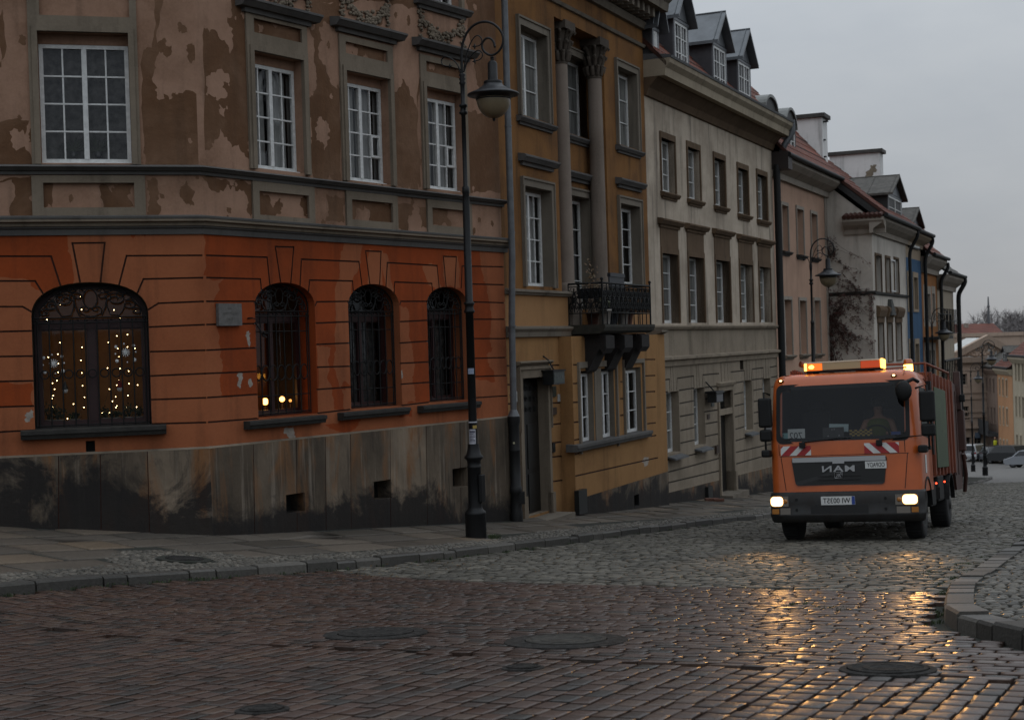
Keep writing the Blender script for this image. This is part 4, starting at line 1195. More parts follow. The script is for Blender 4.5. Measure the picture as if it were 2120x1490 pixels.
def tile_mat(name, c1, c2):
    m, N, L, B = newmat(name)
    B.inputs['Roughness'].default_value = 0.8
    pos = N.new('ShaderNodeTexCoord').outputs['UV']
    br = N.new('ShaderNodeTexBrick'); br.inputs['Scale'].default_value = 1.0
    br.inputs['Color1'].default_value = c1 + (1,); br.inputs['Color2'].default_value = c2 + (1,); br.inputs['Mortar'].default_value = tuple(x * 0.25 for x in c1) + (1,)
    br.inputs['Mortar Size'].default_value = 0.03; br.inputs['Brick Width'].default_value = 0.24; br.inputs['Row Height'].default_value = 0.30
    L.new(pos, br.inputs['Vector'])
    no = N.new('ShaderNodeTexNoise'); no.inputs['Scale'].default_value = 1.4; no.inputs['Detail'].default_value = 6
    L.new(pos, no.inputs['Vector'])
    mr = N.new('ShaderNodeMapRange'); mr.inputs[1].default_value = 0.3; mr.inputs[2].default_value = 0.7; mr.inputs[3].default_value = 0.55; mr.inputs[4].default_value = 1.25
    L.new(no.outputs['Fac'], mr.inputs[0])
    mx = N.new('ShaderNodeMixRGB'); mx.blend_type = 'MULTIPLY'; mx.inputs[0].default_value = 1
    L.new(br.outputs['Color'], mx.inputs[1]); L.new(mr.outputs[0], mx.inputs[2]); L.new(mx.outputs[0], B.inputs['Base Color'])
    bp = N.new('ShaderNodeBump'); bp.inputs['Strength'].default_value = 1.0; bp.inputs['Distance'].default_value = 0.03
    wv = N.new('ShaderNodeTexWave'); wv.inputs['Scale'].default_value = 1.32; wv.bands_direction = 'X'
    L.new(pos, wv.inputs['Vector'])
    L.new(wv.outputs['Fac'], bp.inputs['Height']); L.new(bp.outputs[0], B.inputs['Normal'])
    return m
M_tile = tile_mat('red_roof_tiles', (0.20, 0.050, 0.022), (0.13, 0.034, 0.018))
def roof_plane(fac, parent, u0, u1, ze, off, pitch, run, mat=None, name='roof', thick=0.12):
    """sloping tile roof going up and back from the eaves, courses of tiles as real steps"""
    mb = MB(); uvs = []
    n = max(1, int(run / 0.30))
    c, s_ = math.cos(pitch), math.sin(pitch)
    for i in range(n):
        a, b = run * i / n, run * (i + 1) / n
        h0, h1 = 0.035, 0.0
        P = [fac.pt(u0, ze + a * math.tan(pitch) + h0, off - a), fac.pt(u1, ze + a * math.tan(pitch) + h0, off - a), fac.pt(u1, ze + b * math.tan(pitch) + h1, off - b), fac.pt(u0, ze + b * math.tan(pitch) + h1, off - b),
             fac.pt(u0, ze + a * math.tan(pitch) - 0.02, off - a), fac.pt(u1, ze + a * math.tan(pitch) - 0.02, off - a)]
        mb.add(P, [(0, 1, 2, 3), (4, 5, 1, 0)])
        for f in ((0, 1, 2, 3), (4, 5, 1, 0)):
            for k in f:
                uu = (u1 - u0) if k in (1, 2, 5) else 0.0
                vv = (a if k in (0, 1) else b if k in (2, 3) else a - 0.02) / c
                uvs.append((uu + i * 0.12, vv))
    ztop = ze + run * math.tan(pitch)
    # underside and the far slope
    mb.add([fac.pt(u0, ze - thick, off), fac.pt(u1, ze - thick, off), fac.pt(u1, ztop - thick, off - run), fac.pt(u0, ztop - thick, off - run), fac.pt(u0, ze, off), fac.pt(u1, ze, off), fac.pt(u0, ztop, off - run), fac.pt(u1, ztop, off - run)],
           [(3, 2, 1, 0), (0, 1, 5, 4), (0, 4, 6, 3), (1, 2, 7, 5)]); uvs += [(0, 0)] * 16
    mb.add([fac.pt(u0, ztop, off - run), fac.pt(u1, ztop, off - run), fac.pt(u1, ze, off - 2 * run), fac.pt(u0, ze, off - 2 * run)], [(0, 1, 2, 3)]); uvs += [(0, 0), (u1 - u0, 0), (u1 - u0, run / c), (0, run / c)]
    o = mb.build(name, mat or M_tile, parent)
    ul = o.data.uv_layers.new(name='tiles')
    ul.data.foreach_set('uv', np.array(uvs, float).ravel())
    return o
roof_plane(FB, OH, -0.4, UB1, zE + 0.03, 0.45, math.radians(40), 3.5)
roof_plane(FA, OH, UA0, 0.4, zE + 0.03, 0.45, math.radians(40), 3.5)
mb = MB()                                    # blind walls at the back and the free end
for f, u0, u1 in ((FA, UA0, 0), (FB, 0, UB1)):
    pass
a_, b_, c_ = FA.pt(UA0, 0), FB.pt(UB1, 0), None
back = [FA.pt(UA0, 0), FA.pt(UA0, 0, -9), FB.pt(UB1, 0, -9), FB.pt(UB1, 0)]
for p, q in zip(back[:-1], back[1:]): mb.add([(p[0], p[1], -6), (q[0], q[1], -6), (q[0], q[1], zE), (p[0], p[1], zE)], [(0, 1, 2, 3)])
mb.build('back_wall', M_pl_light, OH)

# ---- first-floor windows with stone surrounds
def trim_window(fac, p, hoodbox, panel_top, name_parts=True, seed=0, **kw):
    (u0, z0), (u1, z1) = p[0], p[2]
    w = sash(fac, OH, u0 + 0.004, u1 - 0.004, z0 + 0.005, z1 - 0.14, -0.16, seed=seed, **kw)
    mb = MB(); fac.bu(mb, u0 - 0.002, u1 + 0.002, z1 - 0.14, z1, -0.26, -0.15); mb.build('blind_box', M_pl_light, w)
    mb = MB()
    ring_frame(fac, mb, u0, u1, z0 - 0.02, z1, 0.075, 0.075, 0.075, 0, -0.01, 0.062)
    ring_frame(fac, mb, u0 - 0.075, u1 + 0.075, z0 - 0.02, z1 + 0.075, 0.045, 0.045, 0.05, 0, -0.01, 0.038)
    if panel_top is not None:
        (pu0, pz0), (pu1, pz1) = panel_top[0], panel_top[2]
        ring_frame(fac, mb, pu0, pu1, pz0, pz1, u1 - u1 + (pu0 - u0 + 0.12), (u1 + 0.12 - pu1), 0.10, pz0 - (z1 + 0.127), -0.01, 0.030)
    mb.build('surround', M_stone, w)
    if hoodbox:
        mb = MB(); hood(fac, mb, *hoodbox); mb.build('hood', M_stone_top, w)
    sill(fac, w, u0 + 0.01, u1 - 0.01, z0 + 0.03, 0.05, -0.2, 0.02 - 0.10, M_white)
    return w
trim_window(FA, wA, None, panA1, seed=1, curtain='full')
hd = [(FB.u(501, 10), FB.u(655, 30), FB.z(501, 12) + 0.0), (FB.u(690, 50), FB.u(832, 75), FB.z(690, 52)), (FB.u(855, 90), FB.u(990, 112), FB.z(855, 92))]
gaps = [(), ((0.76, 1.0, 0.25, 0.5),), ((0.76, 1.0, 0.25, 0.5),)]
for i, p in enumerate(WB):
    (u0, z0), (u1, z1) = p[0], p[2]
    trim_window(FB, p, (u0 - 0.30, u1 + 0.30, hd[i][2] - 0.09, 0.19, 0.22), panT[i], seed=5 + i, open_gaps=gaps[i])
for i, p in enumerate(WB2):
    (u0, z0), (u1, z1) = p[0], p[2]
    w = trim_window(FB, p, None, None, seed=9 + i)
    mb = MB(); hood(FB, mb, u0 - 0.22, u1 + 0.22, z0 - 0.21, 0.17, 0.16); mb.build('sill', M_stone_top, w)
def panel_frame(fac, p, wl, wt, name='panel_frame'):
    (u0, z0), (u1, z1) = p[0], p[2]
    mb = MB(); ring_frame(fac, mb, u0, u1, z0, z1, wl, wl, wt, wt * 1.1, -0.01, 0.035); mb.build(name, M_stone, OH)
panel_frame(FA, panA2, 0.15, 0.10)
for p in panB: panel_frame(FB, p, 0.13, (zC1b - p[2][1]) - 0.005)

# ---- plaster garlands
def garland(fac, x0, x1, y0, y1, sag, seed):
    rs = np.random.RandomState(seed); mb = MB()
    (ua, za), (ub, zb) = fac.uv(x0, y0), fac.uv(x1, y1)
    def blob(u, z, r): mb.ball(fac.pt(u, z, 0.02), r, 0, 6, (1, 1, 0.9))
    for k in range(130):
        t = rs.uniform(0, 1)
        c = za + (zb - za) * t - sag * (1 - (2 * t - 1) ** 2)
        fat = 0.05 + 0.075 * (1 - (2 * t - 1) ** 2)
        blob(ua + (ub - ua) * t + rs.normal(0, 0.02), c + rs.normal(0, fat * 0.55), rs.uniform(0.022, 0.042))
    for (u, z) in ((ua, za), (ub, zb)):
        for k in range(40):
            t = rs.uniform(0, 1); blob(u + rs.normal(0, 0.035), z + 0.10 - t * 0.62, rs.uniform(0.018, 0.034) * (1.2 - 0.5 * t))
    mb.build('garland', M_stone, OH)
gz = FB.z(870, 40) - FB.z(870, 82)
garland(FB, 706, 800, -14, 12, gz * 0.95, 1)
garland(FB, 869, 955, 32, 52, gz * 0.95, 2)
g0 = FB.u(565); garland(FB, 530, 632, -60, -34, gz * 0.95, 3)

# ---- the four barred ground-floor windows
M_ochre_room = pbr('ochre_room_wall', (0.34, 0.165, 0.055), 0.9, var=0.3, scale=2)
M_redwood = pbr('dark_red_window_wood', (0.026, 0.006, 0.006), 0.5, var=0.3, scale=18)
def spiral(cx, cz, r, turns, a0, dr, n=22):
    return [(cx + r * (1 - 0.82 * i / n) * math.cos(a0 + dr * turns * 2 * PI * i / n), cz + r * (1 - 0.82 * i / n) * math.sin(a0 + dr * turns * 2 * PI * i / n)) for i in range(n + 1)]
def lunette(fac, c, W, z0, H, off, mb, r=0.011):
    """wrought scrolls filling an arched head; c centre, W half width"""
    T = lambda pts: mb.tube([fac.pt(c + x * W, z0 + z * H, off) for x, z in pts], r, 5)
    oval = [(0.13 * math.cos(2 * PI * i / 18), 0.55 + 0.30 * math.sin(2 * PI * i / 18)) for i in range(19)]
    T(oval)
    for s in (-1, 1):
        M = lambda pts: T([(s * x, z) for x, z in pts])
        M(spiral(0.24, 0.62, 0.15, 1.3, -1.2, 1)); M([(0.24 + 0.15 * math.cos(-1.2), 0.62 + 0.15 * math.sin(-1.2)), (0.27, 0.30), (0.20, 0.02)])
        M(spiral(0.46, 0.52, 0.20, 1.5, 2.6, -1)); M([(0.46 + 0.20 * math.cos(2.6), 0.52 + 0.2 * math.sin(2.6)), (0.30, 0.30), (0.36, 0.05), (0.52, 0.02), (0.60, 0.20), (0.64, 0.40)])
        M(spiral(0.70, 0.34, 0.15, 1.4, 2.0, -1)); M(spiral(0.83, 0.14, 0.11, 1.3, 2.4, -1)); M([(0.64, 0.46), (0.74, 0.56), (0.84, 0.38), (0.93, 0.20), (0.90, 0.03)])
        M(spiral(0.34, 0.84, 0.10, 1.2, 3.4, 1)); M([(0.12, 0.80), (0.22, 0.90), (0.34, 0.93)])
        M(spiral(0.10, 0.22, 0.10, 1.2, 0.2, 1)); M([(0.20, 0.24), (0.19, 0.10), (0.08, 0.02), (0, 0.0)])
        M(spiral(0.58, 0.74, 0.10, 1.3, -2.2, 1))
def arched_window(fac, poly, zs, za, seed, rings, bars, room_mat, glow=False, wide=False, curtain=False):
    us = [p[0] for p in poly]; zl = [p[1] for p in poly]
    u0, u1, z0, z1 = min(us), max(us), min(zl), max(zl)
    c, hw = (u0 + u1) / 2, (u1 - u0) / 2
    fo = -0.30
    fr = 0.085 if wide else 0.07
    pw = 2.25 if wide else 2.1
    # frame: arched outer ring, transom, mullion
    inner = arch_poly(u0 + fr, u1 - fr, z0 + fr, zs, za - fr, 18, pw)
    outer = arch_poly(u0 - 0.02, u1 + 0.02, z0 - 0.02, zs, za + 0.02, 18, pw)
    mb = MB(); n = len(inner)
    for o in (fo, fo - 0.07): mb.add([fac.pt(a, b, o) for a, b in outer] + [fac.pt(a, b, o) for a, b in inner], [(i, (i + 1) % n, n + (i + 1) % n, n + i) for i in range(n)])
    mb.add([fac.pt(a, b, fo) for a, b in inner] + [fac.pt(a, b, fo - 0.07) for a, b in inner], [(i, (i + 1) % n, n + (i + 1) % n, n + i) for i in range(n)])
    zt = zs - (0.05 if wide else 0.10)
    fac.bu(mb, u0 + fr, u1 - fr, zt - 0.13, zt, fo - 0.06, fo + 0.02)
    mw = 0.05 if wide else 0.03
    fac.bu(mb, c - mw, c + mw, z0 + fr, zt - 0.13, fo - 0.06, fo + 0.012)
    for s in (-1, 1):
        a, b = (u0 + fr, c - mw) if s < 0 else (c + mw, u1 - fr)
        ring_frame(fac, mb, a + 0.022, b - 0.022, z0 + fr + 0.022, zt - 0.152, 0.022, 0.022, 0.022, 0.022, fo - 0.05, fo - 0.005)
    w = mb.build('window', M_redwood, OH)
    g = MB(); g.add([fac.pt(a, b, fo - 0.045) for a, b in outer], [tuple(range(len(outer)))]); g.build('pane', M_glass, w)
    r = MB(); e = 0.55; f1 = fo - (1.5 if wide or glow else 0.9)
    a, b, cc, d = u0 - e, u1 + e, z0 - 0.02, z1 + 0.35
    P = [fac.pt(a, cc, f1), fac.pt(b, cc, f1), fac.pt(b, d, f1), fac.pt(a, d, f1), fac.pt(a, cc, fo - 0.08), fac.pt(b, cc, fo - 0.08), fac.pt(b, d, fo - 0.08), fac.pt(a, d, fo - 0.08)]
    r.add(P, [(0, 1, 2, 3), (0, 1, 5, 4), (1, 2, 6, 5), (2, 3, 7, 6), (3, 0, 4, 7)])
    # wall round the opening on the room side
    k = len(outer)
    r.add([fac.pt(x, z, fo - 0.075) for x, z in outer], [])
    fl = [(a, cc), (b, cc), (b, d), (a, d)]
    vs = [Vector(p) for p in fl] + [Vector(p) for p in outer]
    es = [(i, (i + 1) % 4) for i in range(4)] + [(4 + i, 4 + (i + 1) % k) for i in range(k)]
    cd = delaunay_2d_cdt(vs, es, [], 0, 1e-5)
    fcs = [f for f in cd[2] if not pip(sum(cd[0][i][0] for i in f) / len(f), sum(cd[0][i][1] for i in f) / len(f), outer)]
    r.add([fac.pt(v[0], v[1], fo - 0.076) for v in cd[0]], fcs)
    r.build('room_interior', room_mat, w)
    if curtain:
        cm = MB(); vs = []
        nn = 60
        for i in range(nn + 1):
            t = i / nn; o = fo - 0.22 + 0.02 * math.sin(t * 40) + 0.012 * math.sin(t * 23)
            vs += [fac.pt(u0 + 2 * hw * t, z0, o), fac.pt(u0 + 2 * hw * t, zt, o)]
        cm.add(vs, [(2 * i, 2 * i + 2, 2 * i + 3, 2 * i + 1) for i in range(nn)], 0, True); cm.build('curtain', M_curtain_dim, w)
    # grille in front of the glass
    go = -0.10; gm = MB(); R = 0.011
    rim = [(x, z) for x, z in arch_poly(u0 + 0.02, u1 - 0.02, z0 + 0.02, zs, za - 0.02, 18, pw)]
    gm.tube([fac.pt(x, z, go) for x, z in rim], 0.012, 5, closed=True)
    for z in (zt + 0.02, zt - 0.05): gm.tube([fac.pt(u0, z, go), fac.pt(u1, z, go)], 0.010, 5)
    for i in range(14):
        x = u0 + (u1 - u0) * (i + 0.5) / 14; gm.ball(fac.pt(x, zt - 0.015, go), 0.016, 0, 6)
    gm.tube([fac.pt(u0 + 0.02, z0 + 0.05, go), fac.pt(u1 - 0.02, z0 + 0.05, go)], 0.010, 5)
    zr = z0 + (zt - z0) * (0.50 if wide else 0.42)
    for i in range(bars + 1):
        x = u0 + 0.06 + (u1 - u0 - 0.12) * i / bars
        gm.tube([fac.pt(x, z0 + 0.03, go), fac.pt(x, zt, go)], R, 5)
    rr = (u1 - u0 - 0.12) / bars * (0.36 if wide else 0.46)
    for i in range(bars):
        x = u0 + 0.06 + (u1 - u0 - 0.12) * (i + 0.5) / bars
        gm.tube([fac.pt(x + rr * math.cos(2 * PI * k / 14), zr + (rr if wide else rr * 1.5) * math.sin(2 * PI * k / 14), go) for k in range(14)], R * 0.9, 5, closed=True)
    if not wide:
        for z in (z0 + (zt - z0) * 0.2, z0 + (zt - z0) * 0.82): gm.tube([fac.pt(u0, z, go - 0.01), fac.pt(u1, z, go - 0.01)], R * 0.8, 5)
    lunette(fac, c, hw * 0.95, zt + 0.03, za - zt - 0.05, go, gm, 0.010)
    gm.build('grille', M_iron_b, w)
    return w
zsA = FA.z(190, 652)
wa = arched_window(FA, archA, zsA, FA.z(190, 584), 1, 9, 9, M_ochre_room, wide=True)
wbs = []
for i, p in enumerate(B_AR):
    xm = (588, 773, 924)[i]
    wbs.append(arched_window(FB, p, FB.z(xm, (633, 634, 631)[i]), FB.z(xm, (585, 588, 594)[i]), 2 + i, 7, 7, M_ochre_room if i == 0 else M_room, glow=(i == 0), curtain=(i > 0)))
M_sillstone = pbr('dark_sill_slate', (0.030, 0.028, 0.025), 0.75, spec=0.3, var=0.35, scale=9, bump=0.3)
sill(FA, wa, FA.u(44, 890), FA.u(344, 885), FA.z(190, 884), 0.13, -0.30, 0.17, M_sillstone)
for w, (x0, x1, y, xm) in zip(wbs, ((516, 676, 864, 590), (710, 849, 847, 775), (875, 996, 834, 930))):
    uc = FB.u(xm, y); sill(FB, w, FB.u(x0, y, 0.15), FB.u(x1, y, 0.15), FB.z(xm, y), 0.12, -0.30, 0.17, M_sillstone)

# faint white lettering on the arched pane
M_letter = pbr('window_lettering', (0.10, 0.095, 0.09), 0.7)
ctr = (FA.u(188, 640), FA.z(188, 640)); LM = MB()
for ch, ang in zip('Dmird Gto', (158, 142, 128, 116, 104, 92, 80, 64, 46)):
    if ch == ' ': continue
    a = math.radians(ang)
    def plc(x, z, t, a=a):
        R = 0.36; uu, zz = ctr[0] + 1.55 * R * math.cos(a) * 1.0, ctr[1] - 0.06 + R * math.sin(a) * 1.02
        b = (a - PI / 2) * 0.8
        return FA.pt(uu + x * math.cos(b) - z * math.sin(b), zz + x * math.sin(b) + z * math.cos(b), -0.335)
    v, f = text_mesh(ch, 0.11, None, '', plc, None, mirror=False); LM.add(v, f)
LM.build('lettering', M_letter, wa)

# ---- rainwater pipe between the orange and the yellow house
def pipe_line(parent, pts, r, mat, name='downpipe', n=10): mb = MB(); mb.tube(pts, r, n); return mb.build(name, mat, parent)
pu = UB1 - 0.03
zsw = FB.z(1058, 858)
mb = MB()
mb.tube([FB.pt(pu, zE, 0.24), FB.pt(pu, zC2b - 0.1, 0.24), FB.pt(pu, zC2b - 1.3, 0.19), FB.pt(pu, zsw, 0.17)], 0.062, 12)
for z, o in ((zsw + 0.35, .17), (zsw + 1.6, .2), (zC1b - 0.5, .24), (zC1t + 1.3, .24)): mb.tube([FB.pt(pu, z, o), FB.pt(pu, z + 0.03, o)], 0.07, 12)
dp = mb.build('downpipe', M_zinc, OH)
mb = MB()
mb.lathe(FB.pt(pu, 0, 0.17), [(0.062, zsw + 0.10), (0.11, zsw - 0.02)], 14)
mb.build('pipe_collar', M_zinc, dp)
gz_ = G(*FB.pt(pu, 0)[:2]) + PAVE
mb = MB()
mb.lathe(FB.pt(pu, 0, 0.17), [(0.115, zsw - 0.02), (0.115, zsw - 0.12), (0.095, zsw - 0.2), (0.095, zsw - 0.62), (0.10, zsw - 0.63), (0.10, zsw - 0.65), (0.095, zsw - 0.66), (0.095, gz_ + 0.62), (0.112, gz_ + 0.61), (0.112, gz_ + 0.5), (0.10, gz_ + 0.48), (0.10, gz_ + 0.2), (0.115, gz_ + 0.15), (0.115, gz_ - 0.02)], 14)
mb.box(*(lambda p: (p[0] + 0.05, p[0] + 0.16, p[1] - 0.08, p[1] + 0.04, gz_ + 0.3, gz_ + 0.52))(FB.pt(pu, 0, 0.17)))
mb.build('cast_iron_pipe', M_dpipe, dp)
mb = MB(); q = FB.pt(pu, zsw - 0.5, 0.17); mb.lathe((q[0] - 0.01, q[1] - 0.095, q[2]), [(0.02, -0.004), (0.02, 0.006)], 10, axis=(0, -1, 0)); mb.build('pipe_badge', pbr('pale_badge', (0.35, 0.32, 0.2), 0.6), dp)
# ------------------------------------------------------------------ the yellow house with columns and a balcony
M_ye = plaster('ochre_render', (0.205, 0.098, 0.034), (0.130, 0.064, 0.028), blotch=0.9, streak=0.8, bump=0.4, fine=0.4)
M_ye_l = plaster('yellow_render', (0.30, 0.165, 0.075), (0.28, 0.150, 0.066), blotch=0.5, streak=0.2, bump=0.2)
M_ye_g = plaster('yellow_rustication', (0.29, 0.158, 0.066), (0.22, 0.115, 0.048), blotch=0.6, streak=0.45, bump=0.3)
M_col = plaster('column_stone', (0.215, 0.175, 0.145), (0.17, 0.135, 0.108), blotch=0.6, streak=0.4, bump=0.3)
M_lime = plaster('grey_trim', (0.175, 0.150, 0.120), (0.135, 0.115, 0.092), blotch=0.6, streak=0.6, bump=0.3)
YH = thing('column_house', 'ochre townhouse with two columns and an iron balcony', 'house', (PB1[0], PB1[1], G(PB1[0], PB1[1]) + PAVE))
OC = UC1
uo = lambda px, py: FC.u(px, py)
def r_px(f, xl, xr, yt, yb, off=0.0, xa=None):
    """opening whose left top / left bottom corners are at (xl, yt), (xl, yb); right edge at xr at mid height"""
    ym = (yt + yb) / 2
    return rect(f.u(xl, ym, off), f.u(xr, ym, off), f.z(xl, yb, off), f.z(xl, yt, off))
zYs1t, zYs1b = FC.z(1058, 599), FC.z(1058, 610)      # string at balcony level
zYs2t, zYs2b = FC.z(1058, 677), FC.z(1058, 699)      # band above the ground floor
zYt = FC.z(1338, 99)                                  # under the main cornice
zYe = zYt + 1.55
STEP = 0.28                                           # the right part of the ground floor stands forward
FCp = FC.shifted(STEP)
us = FCp.u(1187, 850)
# upper wall
t1, t3 = r_px(FC, 1076, 1131, 52, 236), r_px(FC, 1278, 1317, 138, 297)
m1, m3 = r_px(FC, 1086, 1141, 385, 591), r_px(FC, 1284, 1324, 421, 588)
rec = rect(FC.u(1156, 350), FC.u(1256, 350), zYs2t + 0.01, FC.z(1256, 88))
relief('upper_wall', FC, [(0, zYs1b), (FC.u(1170, 640), zYs1b), (FC.u(1170, 640), zYs2b), (OC, zYs2b), (OC, zYe), (0, zYe)], [], [(rect(rec[0][0], OC, zYs2b, zYs2t + 0.3), 1)], [M_ye, M_ye_l, M_groove, M_lime], YH, 0.0,
       [(t1, 0.26, 3), (t3, 0.26, 3), (m1, 0.26, 3), (m3, 0.26, 3), (rec, 0.42, 0)])
FCr = FC.shifted(-0.42)
t2, m2 = r_px(FCr, 1166, 1216, 108, 272), r_px(FCr, 1170, 1221, 402, 640)
relief('recess_wall', FCr, [(rec[0][0] - 0.02, rec[0][1] - .2), (rec[1][0] + 0.02, rec[0][1] - .2), (rec[1][0] + 0.02, rec[2][1] + .05), (rec[0][0] - .02, rec[2][1] + .05)], [], [], [M_ye, M_lime], YH, 0.0, [(t2, 0.24, 1), (m2, 0.24, 1)])
# lower walls
relief('balcony_level_wall', FC, rect(0, FC.u(1176, 640), zYs2b, zYs1b), [], [], [M_ye_l], YH, 0.0)
zb0 = lambda u: G(*FC.pt(u, 0)[:2]) - 0.1
door = rect(FC.u(1080, 900), FC.u(1132, 900), G(*FC.pt(FC.u(1100, 900), 0)[:2]) + PAVE + 0.04, FC.z(1080, 783))
gl = [[(1046, 757), (1072, 757)], [(1140, 756), (1190, 755)], [(1046, 796), (1072, 796)], [(1140, 795), (1190, 794)], [(1046, 836), (1072, 835)], [(1140, 834), (1190, 833)], [(1046, 880), (1072, 880)], [(1140, 879), (1190, 873)], [(1140, 917), (1190, 911)], [(1046, 916), (1072, 916)], [(1140, 946), (1190, 941)], [(1140, 997), (1190, 990)]]
relief('ground_floor_wall', FC, [(0, zb0(0)), (us + 0.1, zb0(us)), (us + 0.1, zYs2b), (0, zYs2b)], grooves(FC, gl, 0.03, 0.02, 1), [], [M_ye_g, M_groove, M_stone], YH, 0.0, [(door, 0.20, 2)])
gw = [r_px(FCp, 1201, 1229, 768, 918), r_px(FCp, 1246, 1272, 763, 909), r_px(FCp, 1293, 1328, 762, 900)]
gr = [[(1187, 755), (1198, 755)], [(1187, 794), (1198, 793)], [(1187, 833), (1198, 832)], [(1187, 874), (1198, 873)], [(1187, 911), (1198, 909)], [(1187, 941), (1198, 938)], [(1187, 986), (1362, 947)],
      [(1335, 744), (1356, 744)], [(1336, 778), (1356, 777)], [(1337, 811), (1356, 810)], [(1338, 844), (1357, 842)], [(1340, 877), (1357, 875)], [(1346, 903), (1358, 901)], [(1284, 790), (1290, 790)], [(1284, 825), (1290, 825)], [(1284, 860), (1290, 859)]]
zpl = lambda u: FCp.z(1192, 1034) + (FCp.z(1360, 982) - FCp.z(1192, 1034)) * (u - FCp.u(1192, 1034)) / (FCp.u(1360, 982) - FCp.u(1192, 1034))
uE = OC + 0.12
relief('ground_floor_wall', FCp, [(us, zpl(us) - 0.02), (uE, zpl(uE) - 0.02), (uE, zYs2b), (us, zYs2b)], grooves(FCp, gr, 0.03, 0.02, 1), [(jag(FCp.poly([(1328, 955), (1343, 945), (1342, 962), (1334, 966)]), .01, .05, 3), 2)], [M_ye_g, M_groove, M_bare, M_lime], YH, 0.0, [(p, 0.24, 3) for p in gw])
mb = MB()
mb.add([FC.pt(us, zb0(us), 0), FC.pt(us, zb0(us), STEP), FC.pt(us, zYs2b, STEP), FC.pt(us, zYs2b, 0)], [(0, 1, 2, 3)])
mb.add([FC.pt(uE, zb0(uE), -0.2), FC.pt(uE, zb0(uE), STEP), FC.pt(uE, zYs2b, STEP), FC.pt(uE, zYs2b, -0.2)], [(0, 1, 2, 3)])
mb.add([FC.pt(us, zYs2b, 0), FC.pt(uE, zYs2b, 0), FC.pt(uE, zYs2b, STEP), FC.pt(us, zYs2b, STEP)], [(0, 1, 2, 3)])
mb.build('side_wall', M_ye_g, YH)
pl = relief('plinth', FCp, [(us + 0.02, zb0(us)), (uE - 0.005, zb0(uE)), (uE - 0.005, zpl(uE)), (us + 0.02, zpl(us))], grooves(FCp, [[(1312, 995), (1313, 1060)], [(1345, 985), (1347, 1060)]], 0.012, 0.012, 1), [], [M_plinth, M_groove, M_dpipe], YH, 0.012,
            [(rect(FCp.u(1312, 1035), FCp.u(1322, 1035), FCp.z(1316, 1047), FCp.z(1316, 1024)), 0.2, 2)])
height_attr(pl, None, 0.8)
mb = MB(); FC.bu(mb, us + 0.3, uE - 0.3, zb0(uE), zpl(us), -0.05, 0.0); mb.build('plinth_back', M_dpipe, YH)
# door with stone frame
mb = MB()
(u0, z0), (u1, z1) = door[0], door[2]
zg = G(*FC.pt(u0, 0)[:2]) - 0.05
ring_frame(FC, mb, u0, u1, zg, z1, 0.14, 0.10, 0.16, 0, -0.01, 0.06)
ring_frame(FC, mb, u0 - 0.14, u1 + 0.10, z1 - 1.0, z1 + 0.16, 0.03, 0.03, 0.05, 0, -0.01, 0.09)
hood(FC, mb, u0 - 0.2, u1 + 0.18, z1 + 0.21, 0.10, 0.12)
FC.bu(mb, u0 - 0.17, u0, zg - 0.1, zg + 0.55, 0.0, 0.10); FC.bu(mb, u1, u1 + 0.13, zg - 0.1, zg + 0.5, 0.0, 0.10)
dw = MB(); FC.bu(dw, u0, u1, zg, z1, -0.21, -0.17)
for k in range(2):
    a = u0 + 0.06 + (u1 - u0 - 0.06) * k / 2; b = a + (u1 - u0) / 2 - 0.1
    for (c, d) in ((zg + 0.2, zg + 0.9), (zg + 1.0, z1 - 0.9)): FC.bu(dw, a, b, c, d, -0.17, -0.155)
d_ = dw.build('door', pbr('black_door', (0.010, 0.009, 0.008), 0.35, var=0.3, scale=12), YH)
mb.build('door_surround', M_stone, d_)
gm = MB()
for k in range(5):
    for j in range(3): gm.tube([FC.pt(u0 + 0.1 + (u1 - u0 - 0.2) * (k + .5) / 5 + x * 0.05, z1 - 0.2 - 0.2 * j + z * 0.07, -0.15) for x, z in spiral(0, 0, 1, 1.3, k, 1, 12)], 0.008, 4)
gm.build('grille', M_iron_b, d_)
mb = MB(); FC.bu(mb, u0 - 0.15, u1 + 0.25, zg - 0.1, zg + 0.10, -0.4, 0.45); mb.build('doorstep', M_lime, d_)
# windows
def ywin(f, p, sfr=True, hd=None, sl=None, off=-0.2, cols=2, rows_=3, seed=0, cur='side', top_fr=0.1, parent=None):
    (u0, z0), (u1, z1) = p[0], p[2]
    w = sash(f, YH, u0, u1, z0, z1 - 0.06, off, cols=cols, rows_=rows_, fr=0.06, bar=0.02, curtain=cur, seed=seed, room=0.5, pane=None if cur else M_curtglass)
    mb = MB()
    f.bu(mb, u0, u1, z1 - 0.06, z1, off - 0.06, off + 0.02)
    if sfr:
        ring_frame(f, mb, u0, u1, z0 - 0.02, z1, 0.10, 0.10, 0.13, 0, -0.01, 0.045)
        ring_frame(f, mb, u0 - 0.1, u1 + 0.1, z0 - 0.02, z1 + 0.13, 0.03, 0.03, 0.04, 0, -0.01, 0.07)
    mb.build('surround', M_lime, w)
    if hd: h = MB(); hood(f, h, u0 - 0.2, u1 + 0.2, z1 + hd[0], hd[1], 0.17); h.build('hood', M_stone_top, w)
    if sl: h = MB(); hood(f, h, u0 - sl, u1 + sl, z0 - 0.20, 0.15, 0.13); h.build('sill', M_stone_top, w)
    return w
ywin(FC, t1, sl=0.22, seed=31, cols=2, rows_=3, cur=None); ywin(FCr, t2, sl=0.16, seed=32, cur=None); ywin(FC, t3, sl=0.2, seed=33, cur=None)
